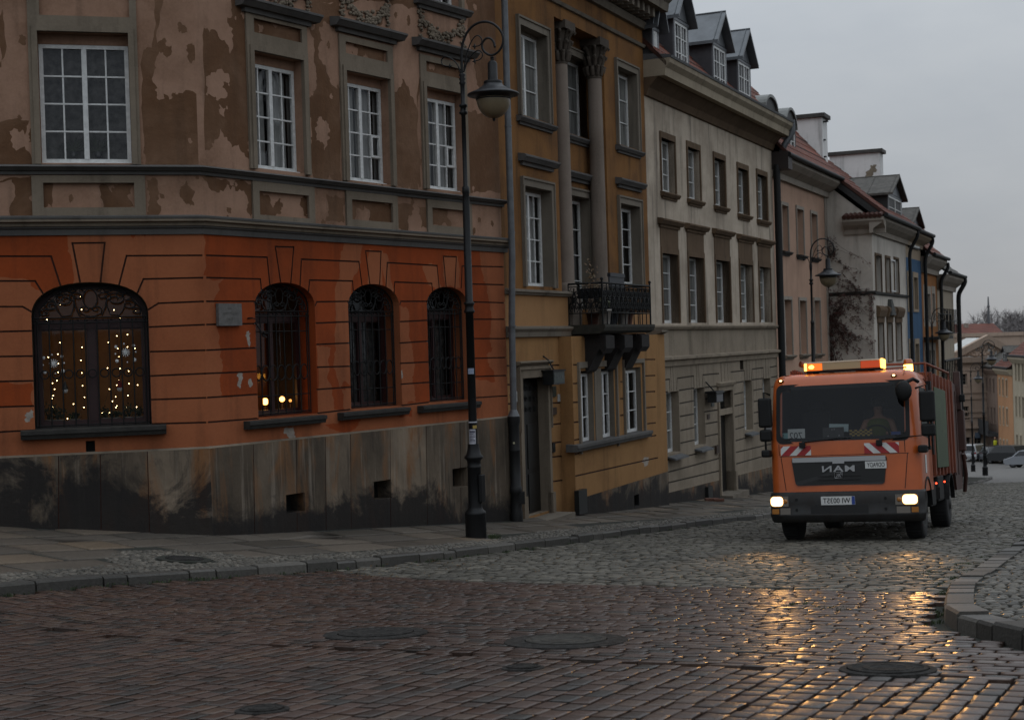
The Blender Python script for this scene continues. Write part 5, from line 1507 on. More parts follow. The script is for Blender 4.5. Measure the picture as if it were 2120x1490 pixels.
ywin(FC, m1, hd=(0.38, 0.20), seed=34, rows_=4, cur='net', cols=4); ywin(FCr, m2, hd=(0.30, 0.2), seed=35, rows_=4); ywin(FC, m3, hd=(0.34, 0.20), seed=36, rows_=4, cur='full')
gws = [ywin(FCp, p, sfr=False, seed=37 + i, cur='full', off=-0.12, rows_=3, cols=2) for i, p in enumerate(gw)]
mb = MB()
zt_, zb_ = gw[0][2][1] + 0.08, gw[2][0][1]
ua, ub = gw[0][0][0] - 0.09, gw[1][1][0] + 0.13
ring_frame(FCp, mb, ua + 0.05, ub - 0.05, zb_ - 0.2, zt_ - 0.02, 0.06, 0.06, 0.12, 0, -0.01, 0.05)
ring_frame(FCp, mb, gw[2][0][0] - 0.02, gw[2][1][0] + 0.10, zb_ - 0.02, zt_, 0.06, 0.06, 0.09, 0, -0.01, 0.05)
mb.build('window_surround', M_lime, YH)
mb = MB(); FCp.bu(mb, gw[0][1][0] + 0.05, gw[1][0][0] - 0.05, zb_ - .15, zt_ - .05, -0.01, 0.022); mb.build('window_pier', M_lime, YH)
sill(FCp, YH, FCp.u(1194, 930, 0.1), FCp.u(1350, 905, 0.1), gw[0][0][1] + 0.0, 0.14, -0.13, 0.13, M_stone_top)
# strings and cornice
for (a, b, zt, zb, pj) in ((0, FC.u(1176, 600), zYs1t, zYs1b, 0.10), (0, FC.u(1178, 690), zYs2t, zYs2b, 0.12), (FC.u(1338, 690), uE + 0.03, zYs2t - 0.10, zYs2b - 0.10, STEP + 0.10)):
    mb = MB(); FC.mould(mb, a, b, [(-0.02, zb), (pj * 0.5, zb + 0.01), (pj * 0.6, (zb + zt) / 2), (pj, zt - 0.04), (pj, zt), (-0.02, zt + 0.02)]); mb.build('string_course', M_lime, YH)
mb = MB(); FC.mould(mb, 0, OC, [(-0.02, zYt - 0.08), (0.05, zYt - 0.06), (0.08, zYt), (-0.02, zYt)])
FC.mould(mb, 0, OC, [(-0.02, zYt + 0.34), (0.08, zYt + 0.36), (0.14, zYt + 0.5), (-0.02, zYt + 0.5)]); mb.build('frieze_moulding', M_lime, YH)
mb = MB()
k = 0
uu = 0.05
while uu < OC - 0.1: FC.bu(mb, uu, uu + 0.13, zYt + 0.56, zYt + 0.76, 0.05, 0.42); FC.bu(mb, uu + 0.02, uu + 0.11, zYt + 0.52, zYt + 0.56, 0.05, 0.3); uu += 0.34
mb.build('bracket', M_lime, YH)
mb = MB(); FC.mould(mb, -0.02, OC + 0.28, [(-0.02, zYt + 0.762), (0.55, zYt + 0.762), (0.58, zYt + 0.95), (0.74, zYt + 1.10), (0.76, zYt + 1.18), (-0.02, zYt + 1.2)]); mb.build('cornice', M_lime, YH)
mb = MB(); FC.mould(mb, -0.02, OC + 0.3, [(-0.02, zYt + 1.202), (0.78, zYt + 1.19), (0.80, zYt + 1.24), (-0.02, zYt + 1.42)]); mb.build('gutter', M_zinc, YH)
roof_plane(FC, YH, 0, OC + 0.1, zYt + 1.40, 0.2, math.radians(38), 4.0)
mb = MB(); P = [FC.pt(0, 0), FC.pt(0, 0, -8), FC.pt(OC, 0, -8), FC.pt(OC, 0)]
for p, q in zip(P[:-1], P[1:]): mb.add([(p[0], p[1], -8), (q[0], q[1], -8), (q[0], q[1], zYe), (p[0], p[1], zYe)], [(0, 1, 2, 3)])
mb.build('back_wall', M_ye, YH)
# two columns standing in the recess
zct = rec[2][1] - 0.002
for (xt, xb, yb) in ((1159, 1168, 590), (1229, 1240, 590)):
    uc = FC.u((xt + xb) / 2 + 2, 350, -0.20)
    z0 = zYs2t + 0.02; zc = zct - 0.80; R = 0.17
    mb = MB(); c = FC.pt(uc, 0, -0.20)
    zs_ = FC.z(1168, 583)
    mb.lathe(c, [(R * 1.02, zs_), (R, zs_ + 0.5), (R * 0.9, zc)], 20)
    col = mb.build('column', M_col, YH)
    mb = MB(); FC.bu(mb, uc - 0.24, uc + 0.24, z0, zs_ - 0.28, -0.44, 0.03)
    mb.lathe(c, [(R * 1.35, zs_ - 0.278), (R * 1.4, zs_ - 0.22), (R * 1.2, zs_ - 0.16), (R * 1.3, zs_ - 0.08), (R * 1.02, zs_ + 0.002)], 18); mb.build('pedestal', M_col, col)
    mb = MB(); rs = np.random.RandomState(int(xt))
    mb.lathe(c, [(R * 0.9, zc - 0.03), (R * 1.02, zc), (R * 0.92, zc + 0.03), (R * 0.95, zc + 0.4), (R * 1.25, zc + 0.62), (R * 1.3, zc + 0.66)], 18)
    for j, (h, rr, lean, nn) in enumerate(((0.04, R * 1.0, 0.07, 10), (0.24, R * 1.0, 0.11, 10), (0.44, R * 1.05, 0.16, 8))):
        for i in range(nn):
            a = 2 * PI * (i + 0.5 * (j % 2)) / nn; ca, sa = math.cos(a), math.sin(a)
            pts = [Vector((c[0] + ca * (rr + l), c[1] + sa * (rr + l), zc + h + z)) for l, z in ((0.0, 0), (0.03, 0.12), (lean * 0.7, 0.20), (lean, 0.17), (lean * 0.8, 0.13))]
            mb.tube(pts, [0.04, 0.05, 0.045, 0.03, 0.012], 5)
    FC.bu(mb, uc - R * 1.55, uc + R * 1.55, zc + 0.66, zct + 0.03, -0.20 - R * 1.5, -0.20 + R * 1.5)
    mb.build('capital', plaster('sooty_capital', (0.10, 0.082, 0.066), (0.06, 0.05, 0.042), blotch=0.8), col)

# balcony
zS, zSb = FC.z(1200, 674), FC.z(1200, 692)
PRJ = 0.80
ub0, ub1 = FC.u(1176, 680), FC.u(1356, 680, PRJ)
mb = MB(); FC.mould(mb, ub0, ub1, [(-0.02, zSb), (PRJ - 0.12, zSb), (PRJ - 0.03, zSb + 0.05), (PRJ, zS - 0.05), (PRJ, zS), (-0.02, zS + 0.01)])
bal = mb.build('balcony', pbr('mossy_dark_stone', (0.022, 0.020, 0.013), 0.85, var=0.5, scale=8, bump=0.4), YH)
mb = MB()
for uc in (ub0 + 0.42, (ub0 + ub1) / 2, ub1 - 0.45):
    prof = [(0.0, zSb - 0.01), (PRJ - 0.2, zSb - 0.01), (PRJ - 0.06, zSb - 0.05), (PRJ - 0.06, zSb - 0.30), (PRJ - 0.14, zSb - 0.40), (PRJ - 0.20, zSb - 0.30), (PRJ - 0.30, zSb - 0.46), (0.34, zSb - 0.74), (0.28, zSb - 0.78), (0.0, zSb - 0.78)]
    FC.mould(mb, uc - 0.24, uc + 0.24, prof)
    FC.mould(mb, uc - 0.28, uc + 0.28, [(0.0, zSb - 0.012), (PRJ - 0.17, zSb - 0.012), (PRJ - 0.17, zSb - 0.07), (0.0, zSb - 0.07)])
mb.build('bracket', pbr('dark_bracket', (0.011, 0.008, 0.007), 0.9, var=0.5, scale=8), bal)  # very dark brown with random mottling
zr = FC.z(1183, 589)                                   # top rail
mb = MB(); po = PRJ - 0.07
railpts = [(ub0 + 0.07, 0.0), (ub0 + 0.07, po), (ub1 - 0.07, po), (ub1 - 0.07, 0.0)]
P3 = lambda u, o, z: FC.pt(u, z, o)
for h, r in ((zr, 0.022), (zr - 0.06, 0.010), (zS + 0.24, 0.012)): mb.tube([P3(u, o, h) for u, o in railpts], r, 6)
for u, o in railpts[1:3]: mb.tube([P3(u, o, zS), P3(u, o, zr + 0.06)], 0.02, 6); mb.ball(P3(u, o, zr + 0.08), 0.035, 0, 6)
H0, H1 = zS + 0.24, zr - 0.06
for (a, b) in zip(railpts[:-1], railpts[1:]):
    L = math.hypot(b[0] - a[0], b[1] - a[1]); n = max(2, round(L / 0.25))
    at = lambda t: (a[0] + (b[0] - a[0]) * t, a[1] + (b[1] - a[1]) * t)
    for i in range(n + 1):
        q = at(i / n); mb.tube([P3(q[0], q[1], zS), P3(q[0], q[1], zr)], 0.012, 5)
    for i in range(n):
        w = L / n
        def T(pts, r=0.012): mb.tube([P3(*at((i + 0.5) / n + x * w / L), H0 + (H1 - H0) * z) for x, z in pts], r, 4)
        for s in (-1, 1):
            T([(s * x, z) for x, z in spiral(0.22, 0.25, 0.2, 1.4, -1.5, 1, 16)]); T([(s * x, z) for x, z in spiral(0.22, 0.75, 0.2, 1.4, 1.5, -1, 16)])
            T([(s * x, z) for x, z in ((0.5, 0.1), (0.42, 0.35), (0.12, 0.5), (0.42, 0.65), (0.5, 0.9))]); T([(s * x, z) for x, z in ((0.02, 0.05), (0.04, 0.3), (0.22, 0.5), (0.04, 0.7), (0.02, 0.95))])
        for k in range(6): mb.ball(P3(*at((i + 0.5) / n + 0.16 * math.cos(k * PI / 3) * w / L * 0.6), H0 + (H1 - H0) * (0.5 + 0.09 * math.sin(k * PI / 3))), 0.024, 0, 5)
        mb.ball(P3(*at((i + 0.5) / n), H0 + (H1 - H0) * 0.5), 0.03, 0, 5)
mb.build('railing', M_iron_b, bal)
# things on the balcony
M_pot = pbr('terracotta_pot', (0.10, 0.038, 0.022), 0.8, var=0.3, scale=10)
M_potw = pbr('pale_pot', (0.22, 0.20, 0.18), 0.7, var=0.2, scale=10)
M_potd = pbr('dark_planter', (0.012, 0.014, 0.02), 0.5)
M_lfg = pbr('leaves_dull_green', (0.030, 0.042, 0.016), 0.7, var=0.5, scale=18, var_col=(0.05, 0.045, 0.015))
M_lfr = pbr('autumn_leaves', (0.10, 0.045, 0.020), 0.7, var=0.6, scale=18, var_col=(0.06, 0.05, 0.02))
def leafcloud(mb, c, r, n, size, rs, sc=(1, 1, 1), m=0):
    for k in range(n):
        d = Vector(rs.normal(0, 1, 3)); d.normalize(); d *= r * rs.uniform(0.2, 1) ** 0.6
        p = Vector(c) + Vector((d.x * sc[0], d.y * sc[1], d.z * sc[2]))
        a = Vector(rs.normal(0, 1, 3)).normalized() * size * rs.uniform(0.6, 1.2); b = a.orthogonal().normalized() * size * 0.45
        mb.add([p - a, p + b, p + a, p - b], [(0, 1, 2, 3)], m)
def potted(loc, rp, hp, kind, label, cat='plant', group=None, mat=None, r=0.2, n=70, seed=0, lf=None, sc=(1, 1, 1.1), size=0.045):
    t = thing('potted_plant', label, cat, loc, group); rs = np.random.RandomState(seed)
    mb = MB(); mb.lathe(loc, [(rp * 0.75, 0), (rp, hp * 0.85), (rp * 1.08, hp * 0.86), (rp * 1.08, hp), (rp * 0.9, hp), (rp * 0.9, hp * 0.93), (0.01, hp * 0.93)], 14); mb.build('pot', mat or M_pot, t)
    mb = MB()
    for k in range(6):
        a = 2 * PI * k / 6; mb.tube([(loc[0], loc[1], loc[2] + hp * 0.9), (loc[0] + math.cos(a) * r * 0.4, loc[1] + math.sin(a) * r * 0.4, loc[2] + hp + r * 0.9)], 0.006, 4)
    leafcloud(mb, (loc[0], loc[1], loc[2] + hp + r * sc[2] * 0.8), r, n, size, rs, sc); mb.build('foliage', lf or M_lfg, t)
    return t
bp = lambda t, o: FC.pt(ub0 + (ub1 - ub0) * t, zS + 0.01, PRJ * o)
potted(bp(0.14, 0.80), 0.13, 0.30, 0, 'pale plant pot standing behind the balcony railing nearest the downpipe', mat=M_potw, r=0.13, n=40, seed=1, group='pots on the balcony')
potted(bp(0.22, 0.35), 0.13, 0.25, 0, 'tall plant with yellowing leaves rising above the balcony rail', mat=M_pot, r=0.34, n=90, seed=2, lf=M_lfr, sc=(0.6, 0.6, 2.1), group='pots on the balcony')
potted(bp(0.36, 0.62), 0.20, 0.34, 0, 'dark planter with low green leaves in the middle of the balcony', mat=M_potd, r=0.22, n=110, seed=3, group='pots on the balcony')
potted(bp(0.55, 0.70), 0.13, 0.28, 0, 'brownish pot with orange flowers behind the balcony front', mat=M_potw, r=0.16, n=60, seed=4, lf=M_lfr, group='pots on the balcony')
potted(bp(0.66, 0.66), 0.15, 0.30, 0, 'red brown terracotta pot on the balcony beside the gap in the railing pattern', mat=M_pot, r=0.16, n=60, seed=5, group='pots on the balcony')
fb = thing('flower_box', 'long black flower box hung inside the balcony rail', 'flower box', FC.pt(ub0 + 0.1, zr - 0.3, 0.5))
mb = MB(); FC.bu(mb, ub0 + 0.12, ub0 + 0.28, zr - 0.30, zr - 0.10, 0.18, po - 0.06); mb.build('trough', M_potd, fb)
mb = MB(); leafcloud(mb, FC.pt(ub0 + 0.2, zr - 0.06, 0.5), 0.3, 90, 0.035, np.random.RandomState(6), (0.5, 1.0, 0.3)); mb.build('foliage', M_lfr, fb)
mb = MB(); FC.bu(mb, ub0 + 1.0, ub0 + 1.85, zr - 0.55, zr + 0.22, po - 0.22, po - 0.19); FC.bu(mb, ub0 + 1.0, ub0 + 1.85, zr + 0.16, zr + 0.24, po - 0.24, po - 0.17)
tag(mb.build('folded_table', M_potd, None, FC.pt(ub0 + 1.4, zS, po - 0.2)), 'black folded board leaning inside the balcony railing', 'folded table')
# small things on the fronts
def wall_box(name, fac, x0, x1, y0, y1, off, th, mat, label, cat, extra=None, group=None):
    z1, z0 = fac.z((x0 + x1) / 2, y0, off), fac.z((x0 + x1) / 2, y1, off)
    u0, u1 = fac.u(x0, (y0 + y1) / 2, off), fac.u(x1, (y0 + y1) / 2, off)
    t = thing(name, label, cat, fac.pt((u0 + u1) / 2, z0, off), group)
    mb = MB(); fac.bu(mb, u0, u1, z0, z1, off - th, off); mb.build('body', mat, t)
    return t, (u0, u1, z0, z1)
M_blk = pbr('black_enamel', (0.012, 0.013, 0.013), 0.35, var=0.3, scale=20)
M_signgreen = pbr('dim_sign_glass', (0.030, 0.040, 0.034), 0.3)
M_signtext = pbr('pale_sign_text', (0.10, 0.10, 0.10), 0.5)
M_pale = pbr('pale_plastic', (0.32, 0.32, 0.31), 0.5)
M_brownbox = pbr('brown_box', (0.035, 0.018, 0.010), 0.6)
# lantern sign by the door
t, b = wall_box('house_number_lantern', FC, 1146, 1169, 768, 795, 0.30, 0.22, M_blk, 'black house number lantern on a bracket right of the black door', 'lantern')
u0, u1, z0, z1 = b
mb = MB(); FC.bu(mb, u0 + 0.02, u1 - 0.03, z0 + 0.03, z1 - 0.03, 0.30, 0.306); mb.build('panel', M_signgreen, t)
mb = MB(); FC.mould(mb, u0 - 0.03, u1 + 0.03, [(0.05, z1), (0.33, z1), (0.30, z1 + 0.03), (0.05, z1 + 0.03)]); mb.tube([FC.pt((u0 + u1) / 2, z1 + 0.03, 0.19), FC.pt((u0 + u1) / 2 - 0.05, z1 + 0.22, 0.1), FC.pt((u0 + u1) / 2 - 0.06, z1 + 0.3, 0.0)], 0.015, 6); mb.build('bracket', M_iron_b, t)
for k in range(4): text_mesh(('ul. 4', 'MO', 'STO', 'WA')[k], (z1 - z0) * 0.12, M_signtext, 'lettering', lambda x, z, d, k=k: FC.pt((u0 + u1) / 2 + x, z1 - (z1 - z0) * (0.2 + 0.19 * k) + z, 0.306 + d), t) if False else None
mb = MB()
rs = np.random.RandomState(3)
for i in range(5):
    for j in range(4):
        if rs.rand() < 0.75: a = u0 + 0.05 + j * (u1 - u0 - 0.1) / 4; z = z1 - 0.05 - (i + 1) * (z1 - z0 - 0.16) / 5; FC.bu(mb, a, a + 0.04 * rs.uniform(.5, 1.2), z, z + 0.016, 0.3065, 0.310)
mb.build('lettering', M_signtext, t)
wall_box('name_plate', FC, 1145, 1152, 799, 821, 0.03, 0.03, M_signgreen, 'small dark plate hanging below the house number lantern', 'plate')
wall_box('white_tag', FC, 1155, 1160, 816, 831, 0.012, 0.012, M_pale, 'small white sticker below the house number lantern', 'sticker')
wall_box('doorbell_box', FC, 1145, 1153, 843, 858, 0.04, 0.04, M_brownbox, 'small brown box on the ochre wall below the lantern', 'wall box')
wall_box('bell_plate', FC, 1145, 1150, 917, 936, 0.04, 0.04, M_blk, 'black bell panel low on the ochre wall right of the door', 'wall box')
wall_box('intercom', FC, 1065, 1071, 810, 832, 0.04, 0.04, M_pale, 'white intercom plate between the downpipe and the black door', 'intercom')
wall_box('cable_box', FCp, 1199, 1216, 1013, 1063, 0.12, 0.10, M_blk, 'black metal cable box at the foot of the ochre house', 'cable box')

# ------------------------------------------------------------------ the grey house
M_gy = plaster('grey_render', (0.47, 0.395, 0.315), (0.35, 0.287, 0.222), blotch=0.9, streak=0.85, bump=0.5, fine=0.55, grime=0.6)
M_gy_g = plaster('grey_rustication', (0.27, 0.222, 0.168), (0.19, 0.155, 0.116), blotch=0.8, streak=0.5, bump=0.5, fine=0.5)
M_br = plaster('brown_window_surround', (0.120, 0.080, 0.050), (0.090, 0.058, 0.036), blotch=0.7, streak=0.5)
M_cream = plaster('cream_cornice', (0.34, 0.285, 0.21), (0.28, 0.23, 0.17), blotch=0.5, streak=0.4)
M_gdark = pbr('dark_groove', (0.045, 0.035, 0.026), 0.95)
GH = thing('grey_house', 'long grey townhouse with ten upper windows in brown surrounds and metal dormers', 'house', (PC1[0], PC1[1], G(PC1[0], PC1[1]) + PAVE))
OD = UD1
zGc0 = (FD.z(1345, 198) + FD.z(1598, 305)) / 2                   # under the cornice
zGg = (FD.z(1338, 121) + FD.z(1615, 266)) / 2                    # gutter
zGs1 = FD.z(1480, 674); zGs2t, zGs2b = FD.z(1480, 733), FD.z(1480, 750)
gtop = [r_px(FD, *a) for a in ((1368, 1396, 285, 394), (1423, 1448, 304, 409), (1478, 1500, 326, 423), (1527, 1548, 347, 440), (1567, 1587, 360, 452))]
gmid = [r_px(FD, *a) for a in ((1371, 1404, 524, 669), (1426, 1457, 531, 668), (1482, 1511, 538, 668), (1532, 1558, 546, 667), (1572, 1595, 552, 667))]
ggr = [r_px(FD, *a) for a in ((1381, 1407, 812, 941), (1437, 1460, 804, 925), (1541, 1558, 788, 893), (1580, 1596, 784, 884))]
gdoor = rect(FD.u(1490, 930), FD.u(1517, 930), G(*FD.pt(FD.u(1500, 930), 0)[:2]) + PAVE + 0.06, FD.z(1490, 860))
gtrans = rect(FD.u(1490, 830), FD.u(1517, 830), FD.z(1490, 847), FD.z(1490, 810))
relief('upper_wall', FD, rect(0, OD, zGs2t, zGg), [], [(rect(0, OD, zGs2t, zGs1 - 0.02), 1)], [M_gy, M_gy_g], GH, 0.0, [(p, 0.30, 0) for p in gtop + gmid])
gg = [[(1354, 788), (1386, 785), (1387, 809)], [(1401, 806), (1402, 783), (1436, 778), (1437, 803)], [(1454, 800), (1455, 776), (1488, 773)], [(1513, 770), (1541, 767), (1542, 788)], [(1556, 786), (1557, 764), (1580, 761), (1581, 784)], [(1594, 760), (1612, 757)],
      [(1354, 815), (1382, 811)], [(1406, 808), (1437, 803)], [(1459, 802), (1488, 799)], [(1519, 793), (1541, 789)], [(1557, 786), (1580, 783)],
      [(1356, 843), (1382, 839)], [(1407, 835), (1438, 829)], [(1460, 826), (1487, 820)], [(1520, 816), (1542, 811)], [(1560, 808), (1580, 804)], [(1597, 781), (1612, 778)], [(1597, 801), (1612, 797)],
      [(1357, 871), (1383, 867)], [(1408, 862), (1439, 856)], [(1460, 852), (1488, 848)], [(1521, 840), (1543, 835)], [(1561, 831), (1581, 827)],
      [(1358, 899), (1383, 895)], [(1409, 891), (1440, 884)], [(1461, 877), (1489, 872)], [(1522, 863), (1544, 857)], [(1561, 854), (1582, 850)],
      [(1360, 928), (1384, 922)], [(1409, 917), (1440, 910)], [(1461, 903), (1490, 897)], [(1523, 888), (1544, 882)], [(1561, 877), (1582, 873)],
      [(1360, 957), (1384, 951)], [(1411, 946), (1442, 939)], [(1462, 928), (1490, 921)], [(1523, 912), (1544, 906)], [(1563, 900), (1612, 888)],
      [(1365, 982), (1490, 948)], [(1524, 936), (1612, 915)], [(1366, 1003), (1490, 974)], [(1524, 960), (1612, 935)]]
gb2 = lambda u: G(*FD.pt(u, 0)[:2]) - 0.1
vr = [[(1388, 759), (1390, 809)], [(1393, 759), (1395, 808)], [(1441, 755), (1443, 803)], [(1446, 755), (1448, 802)], [(1492, 752), (1494, 795)], [(1499, 752), (1501, 795)], [(1506, 752), (1508, 795)], [(1546, 746), (1547, 788)], [(1551, 746), (1552, 787)], [(1585, 742), (1586, 783)], [(1590, 742), (1591, 783)]]
wallg = [(0, gb2(0))] + [(OD * t, gb2(OD * t)) for t in (0.33, 0.66)] + [(OD, gb2(OD)), (OD, zGs2b), (0, zGs2b)]
zgp = lambda u: FD.z(1372, 1022) + (FD.z(1570, 972) - FD.z(1372, 1022)) * (u - FD.u(1372, 1022)) / (FD.u(1570, 972) - FD.u(1372, 1022))
relief('ground_floor_wall', FD, wallg, grooves(FD, gg, 0.035, 0.022, 1) + grooves(FD, vr, 0.022, 0.014, 1), [], [M_gy_g, M_gdark], GH, 0.0, [(p, 0.26, 0) for p in ggr] + [(gdoor, 0.24, 0), (gtrans, 0.24, 0), (rect(FD.u(1532, 755), FD.u(1539, 755), FD.z(1535, 765), FD.z(1535, 743)), 0.2, 1)])
for a, b in ((0.0, gdoor[0][0] - 0.2), (gdoor[1][0] + 0.2, OD)):
    p_ = relief('plinth', FD, [(a, gb2(a)), (b, gb2(b)), (b, zgp(b)), (a, zgp(a))], [], [], [M_plinth, M_gdark], GH, 0.035); height_attr(p_)
    mb = MB(); q = [(0, 0), (0, 0.035)]
    mb.add([FD.pt(a, zgp(a), 0), FD.pt(a, zgp(a), 0.035), FD.pt(b, zgp(b), 0.035), FD.pt(b, zgp(b), 0)], [(0, 1, 2, 3)]); mb.add([FD.pt(b, gb2(b), 0), FD.pt(b, gb2(b), 0.035), FD.pt(b, zgp(b), 0.035), FD.pt(b, zgp(b), 0)], [(0, 1, 2, 3)])
    mb.build('plinth_edge', M_gy_g, GH)
def gwin(p, seed, kind):
    (u0, z0), (u1, z1) = p[0], p[2]
    W = u1 - u0
    w = sash(FD, GH, u0, u1, z0, z1, -0.15 if kind == 'top' else -0.20, cols=2, rows_=4 if kind == 'mid' else 3, fr=0.06, bar=0.022, curtain=None, seed=seed, pane=M_curtglass)
    mb = MB()
    if kind != 'ground':
        ring_frame(FD, mb, u0, u1, z0, z1, 0.06, 0.07, 0.15 if kind == 'top' else 0.14, 0, -0.30, 0.035)
        if kind == 'mid':
            FD.bu(mb, u0 - 0.06, u1 + 0.07, z1 + 0.145, z1 + 0.62, -0.01, 0.018)
        mb.build('surround', M_br, w)
        mb = MB()
        if kind == 'mid': hood(FD, mb, u0 - 0.22, u1 + 0.24, z1 + 0.62, 0.20, 0.16); mb.build('hood', M_br, w)
        else: hood(FD, mb, u0 - 0.1, u1 + 0.12, z0 - 0.19, 0.16, 0.12); mb.build('sill', M_br, w)
    else:
        FD.mould(mb, u0 - 0.03, u1 + 0.06, [(-0.26, z0 - 0.04), (0.20, z0 - 0.14), (0.20, z0 - 0.10), (-0.26, z0 + 0.01)]); mb.build('sill', M_zinc, w)
for i, p in enumerate(gtop): gwin(p, 50 + i, 'top')
for i, p in enumerate(gmid): gwin(p, 60 + i, 'mid')
for i, p in enumerate(ggr): gwin(p, 70 + i, 'ground')
mb = MB()
FD.mould(mb, 0, OD, [(-0.02, zGs1 - 0.10), (0.06, zGs1 - 0.09), (0.10, zGs1 - 0.03), (0.10, zGs1), (-0.02, zGs1 + 0.02)])
FD.mould(mb, 0, OD, [(-0.02, zGs2b), (0.05, zGs2b), (0.06, zGs2t - 0.10), (0.14, zGs2t - 0.06), (0.14, zGs2t), (-0.02, zGs2t + 0.03)])
mb.build('string_course', M_gy_g, GH)
mb = MB(); h = zGg - zGc0
FD.mould(mb, 0, OD + 0.02, [(-0.02, zGc0 - 0.1), (0.06, zGc0 - 0.08), (0.12, zGc0 + h * 0.12), (0.34, zGc0 + h * 0.40), (0.36, zGc0 + h * 0.42), (-0.02, zGc0 + h * 0.42)]); mb.build('cornice_bed', M_br, GH)
mb = MB(); FD.mould(mb, 0, OD + 0.3, [(-0.02, zGc0 + h * 0.425), (0.52, zGc0 + h * 0.425), (0.54, zGc0 + h * 0.66), (0.64, zGc0 + h * 0.80), (0.66, zGc0 + h * 0.93), (-0.02, zGc0 + h * 0.93)]); mb.build('cornice', M_cream, GH)
mb = MB(); FD.mould(mb, 0, OD + 0.32, [(-0.02, zGc0 + h * 0.935), (0.68, zGc0 + h * 0.935), (0.70, zGg), (0.60, zGg + 0.03), (-0.02, zGg + 0.10)]); mb.build('gutter', M_zinc, GH)
roof_plane(FD, GH, 0, OD, zGg - 0.12, 0.56, math.radians(47), 3.6)
mb = MB(); P = [FD.pt(0, 0, -0.3), FD.pt(0, 0, -8.5), FD.pt(OD, 0, -8.5), FD.pt(OD, 0, 0)]
for p, q in zip(P[:-1], P[1:]): mb.add([(p[0], p[1], -9), (q[0], q[1], -9), (q[0], q[1], zGg), (p[0], p[1], zGg)], [(0, 1, 2, 3)])
mb.build('back_wall', M_gy, GH)
# door
(u0, z0), (u1, z1) = gdoor[0], gdoor[2]
mb = MB(); FD.bu(mb, u0, u1, z0 - .1, z1, -0.26, -0.20); d_ = mb.build('door', pbr('near_black_door', (0.008, 0.008, 0.008), 0.4), GH)
mb = MB(); ring_frame(FD, mb, u0, u1, z0, gtrans[2][1], 0.10, 0.12, 0.14, 0, -0.02, 0.05); FD.bu(mb, u0, u1, z1, gtrans[0][1], -0.30, 0.03)
FD.mould(mb, u0 - 0.14, u1 + 0.16, [(-0.01, gtrans[2][1] + 0.14), (0.10, gtrans[2][1] + 0.14), (0.13, gtrans[2][1] + 0.22), (-0.01, gtrans[2][1] + 0.25)])
FD.bu(mb, u1 + 0.0, u1 + 0.16, z0 - 0.1, z0 + 0.55, -0.3, 0.08); mb.build('door_surround', M_gy_g, d_)
mb = MB(); FD.bu(mb, u0, u1, gtrans[0][1], gtrans[2][1], -0.25, -0.20); mb.build('transom_window', M_dimglass, d_)
mb = MB(); FD.bu(mb, u0 - 0.1, u1 + 0.3, z0 - 0.2, z0 + 0.02, -0.4, 0.35); mb.build('doorstep', M_lime, d_)
# lantern, plates
t, b = wall_box('house_number_lantern', FD, 1483, 1497, 813, 832, 0.34, 0.24, M_blk, 'black house number lantern over the grey house door', 'lantern')
u0, u1, z0, z1 = b; mb = MB(); FD.bu(mb, u0 + 0.03, u1 - 0.03, z0 + 0.02, z1 - 0.04, 0.34, 0.346); mb.build('panel', pbr('lantern_glass', (0.12, 0.12, 0.13), 0.3), t)
mb = MB(); FD.mould(mb, u0 - 0.05, u1 + 0.05, [(0.05, z1), (0.38, z1), (0.34, z1 + 0.05), (0.05, z1 + 0.05)]); mb.tube([FD.pt((u0 + u1) / 2, z1 + .04, 0.2), FD.pt((u0 + u1) / 2 - 0.1, z1 + 0.3, 0.0)], 0.018, 6); mb.build('bracket', M_iron_b, t)
wall_box('name_plate', FD, 1473, 1479, 826, 841, 0.02, 0.02, M_signgreen, 'small dark plate left of the grey house lantern', 'plate')
wall_box('meter_plate', FD, 1465, 1470, 857, 867, 0.02, 0.02, M_brownbox, 'small brown plate on the grey rusticated wall left of the door', 'plate')
wall_box('letter_box', FD, 1484, 1490, 923, 938, 0.06, 0.06, M_brownbox, 'small brown box beside the left jamb of the grey house door', 'wall box')
wall_box('cable_box', FD, 1467, 1476, 1006, 1037, 0.12, 0.10, M_blk, 'black metal cable box at the foot of the grey house', 'cable box')
bk = MB(); P = gpt(1480, 1037, PAVE); bk.box(P.x - 0.25, P.x + 0.1, P.y - 0.1, P.y + 0.1, P.z, P.z + 0.08, 0, 0.01); bk.box(P.x - 0.05, P.x + 0.22, P.y - 0.15, P.y - 0.02, P.z + 0.003, P.z + 0.07, 0, 0.01)
tag(bk.build('brick_step', M_pot, None, P), 'reddish loose bricks on the pavement by the grey house cable box', 'bricks')
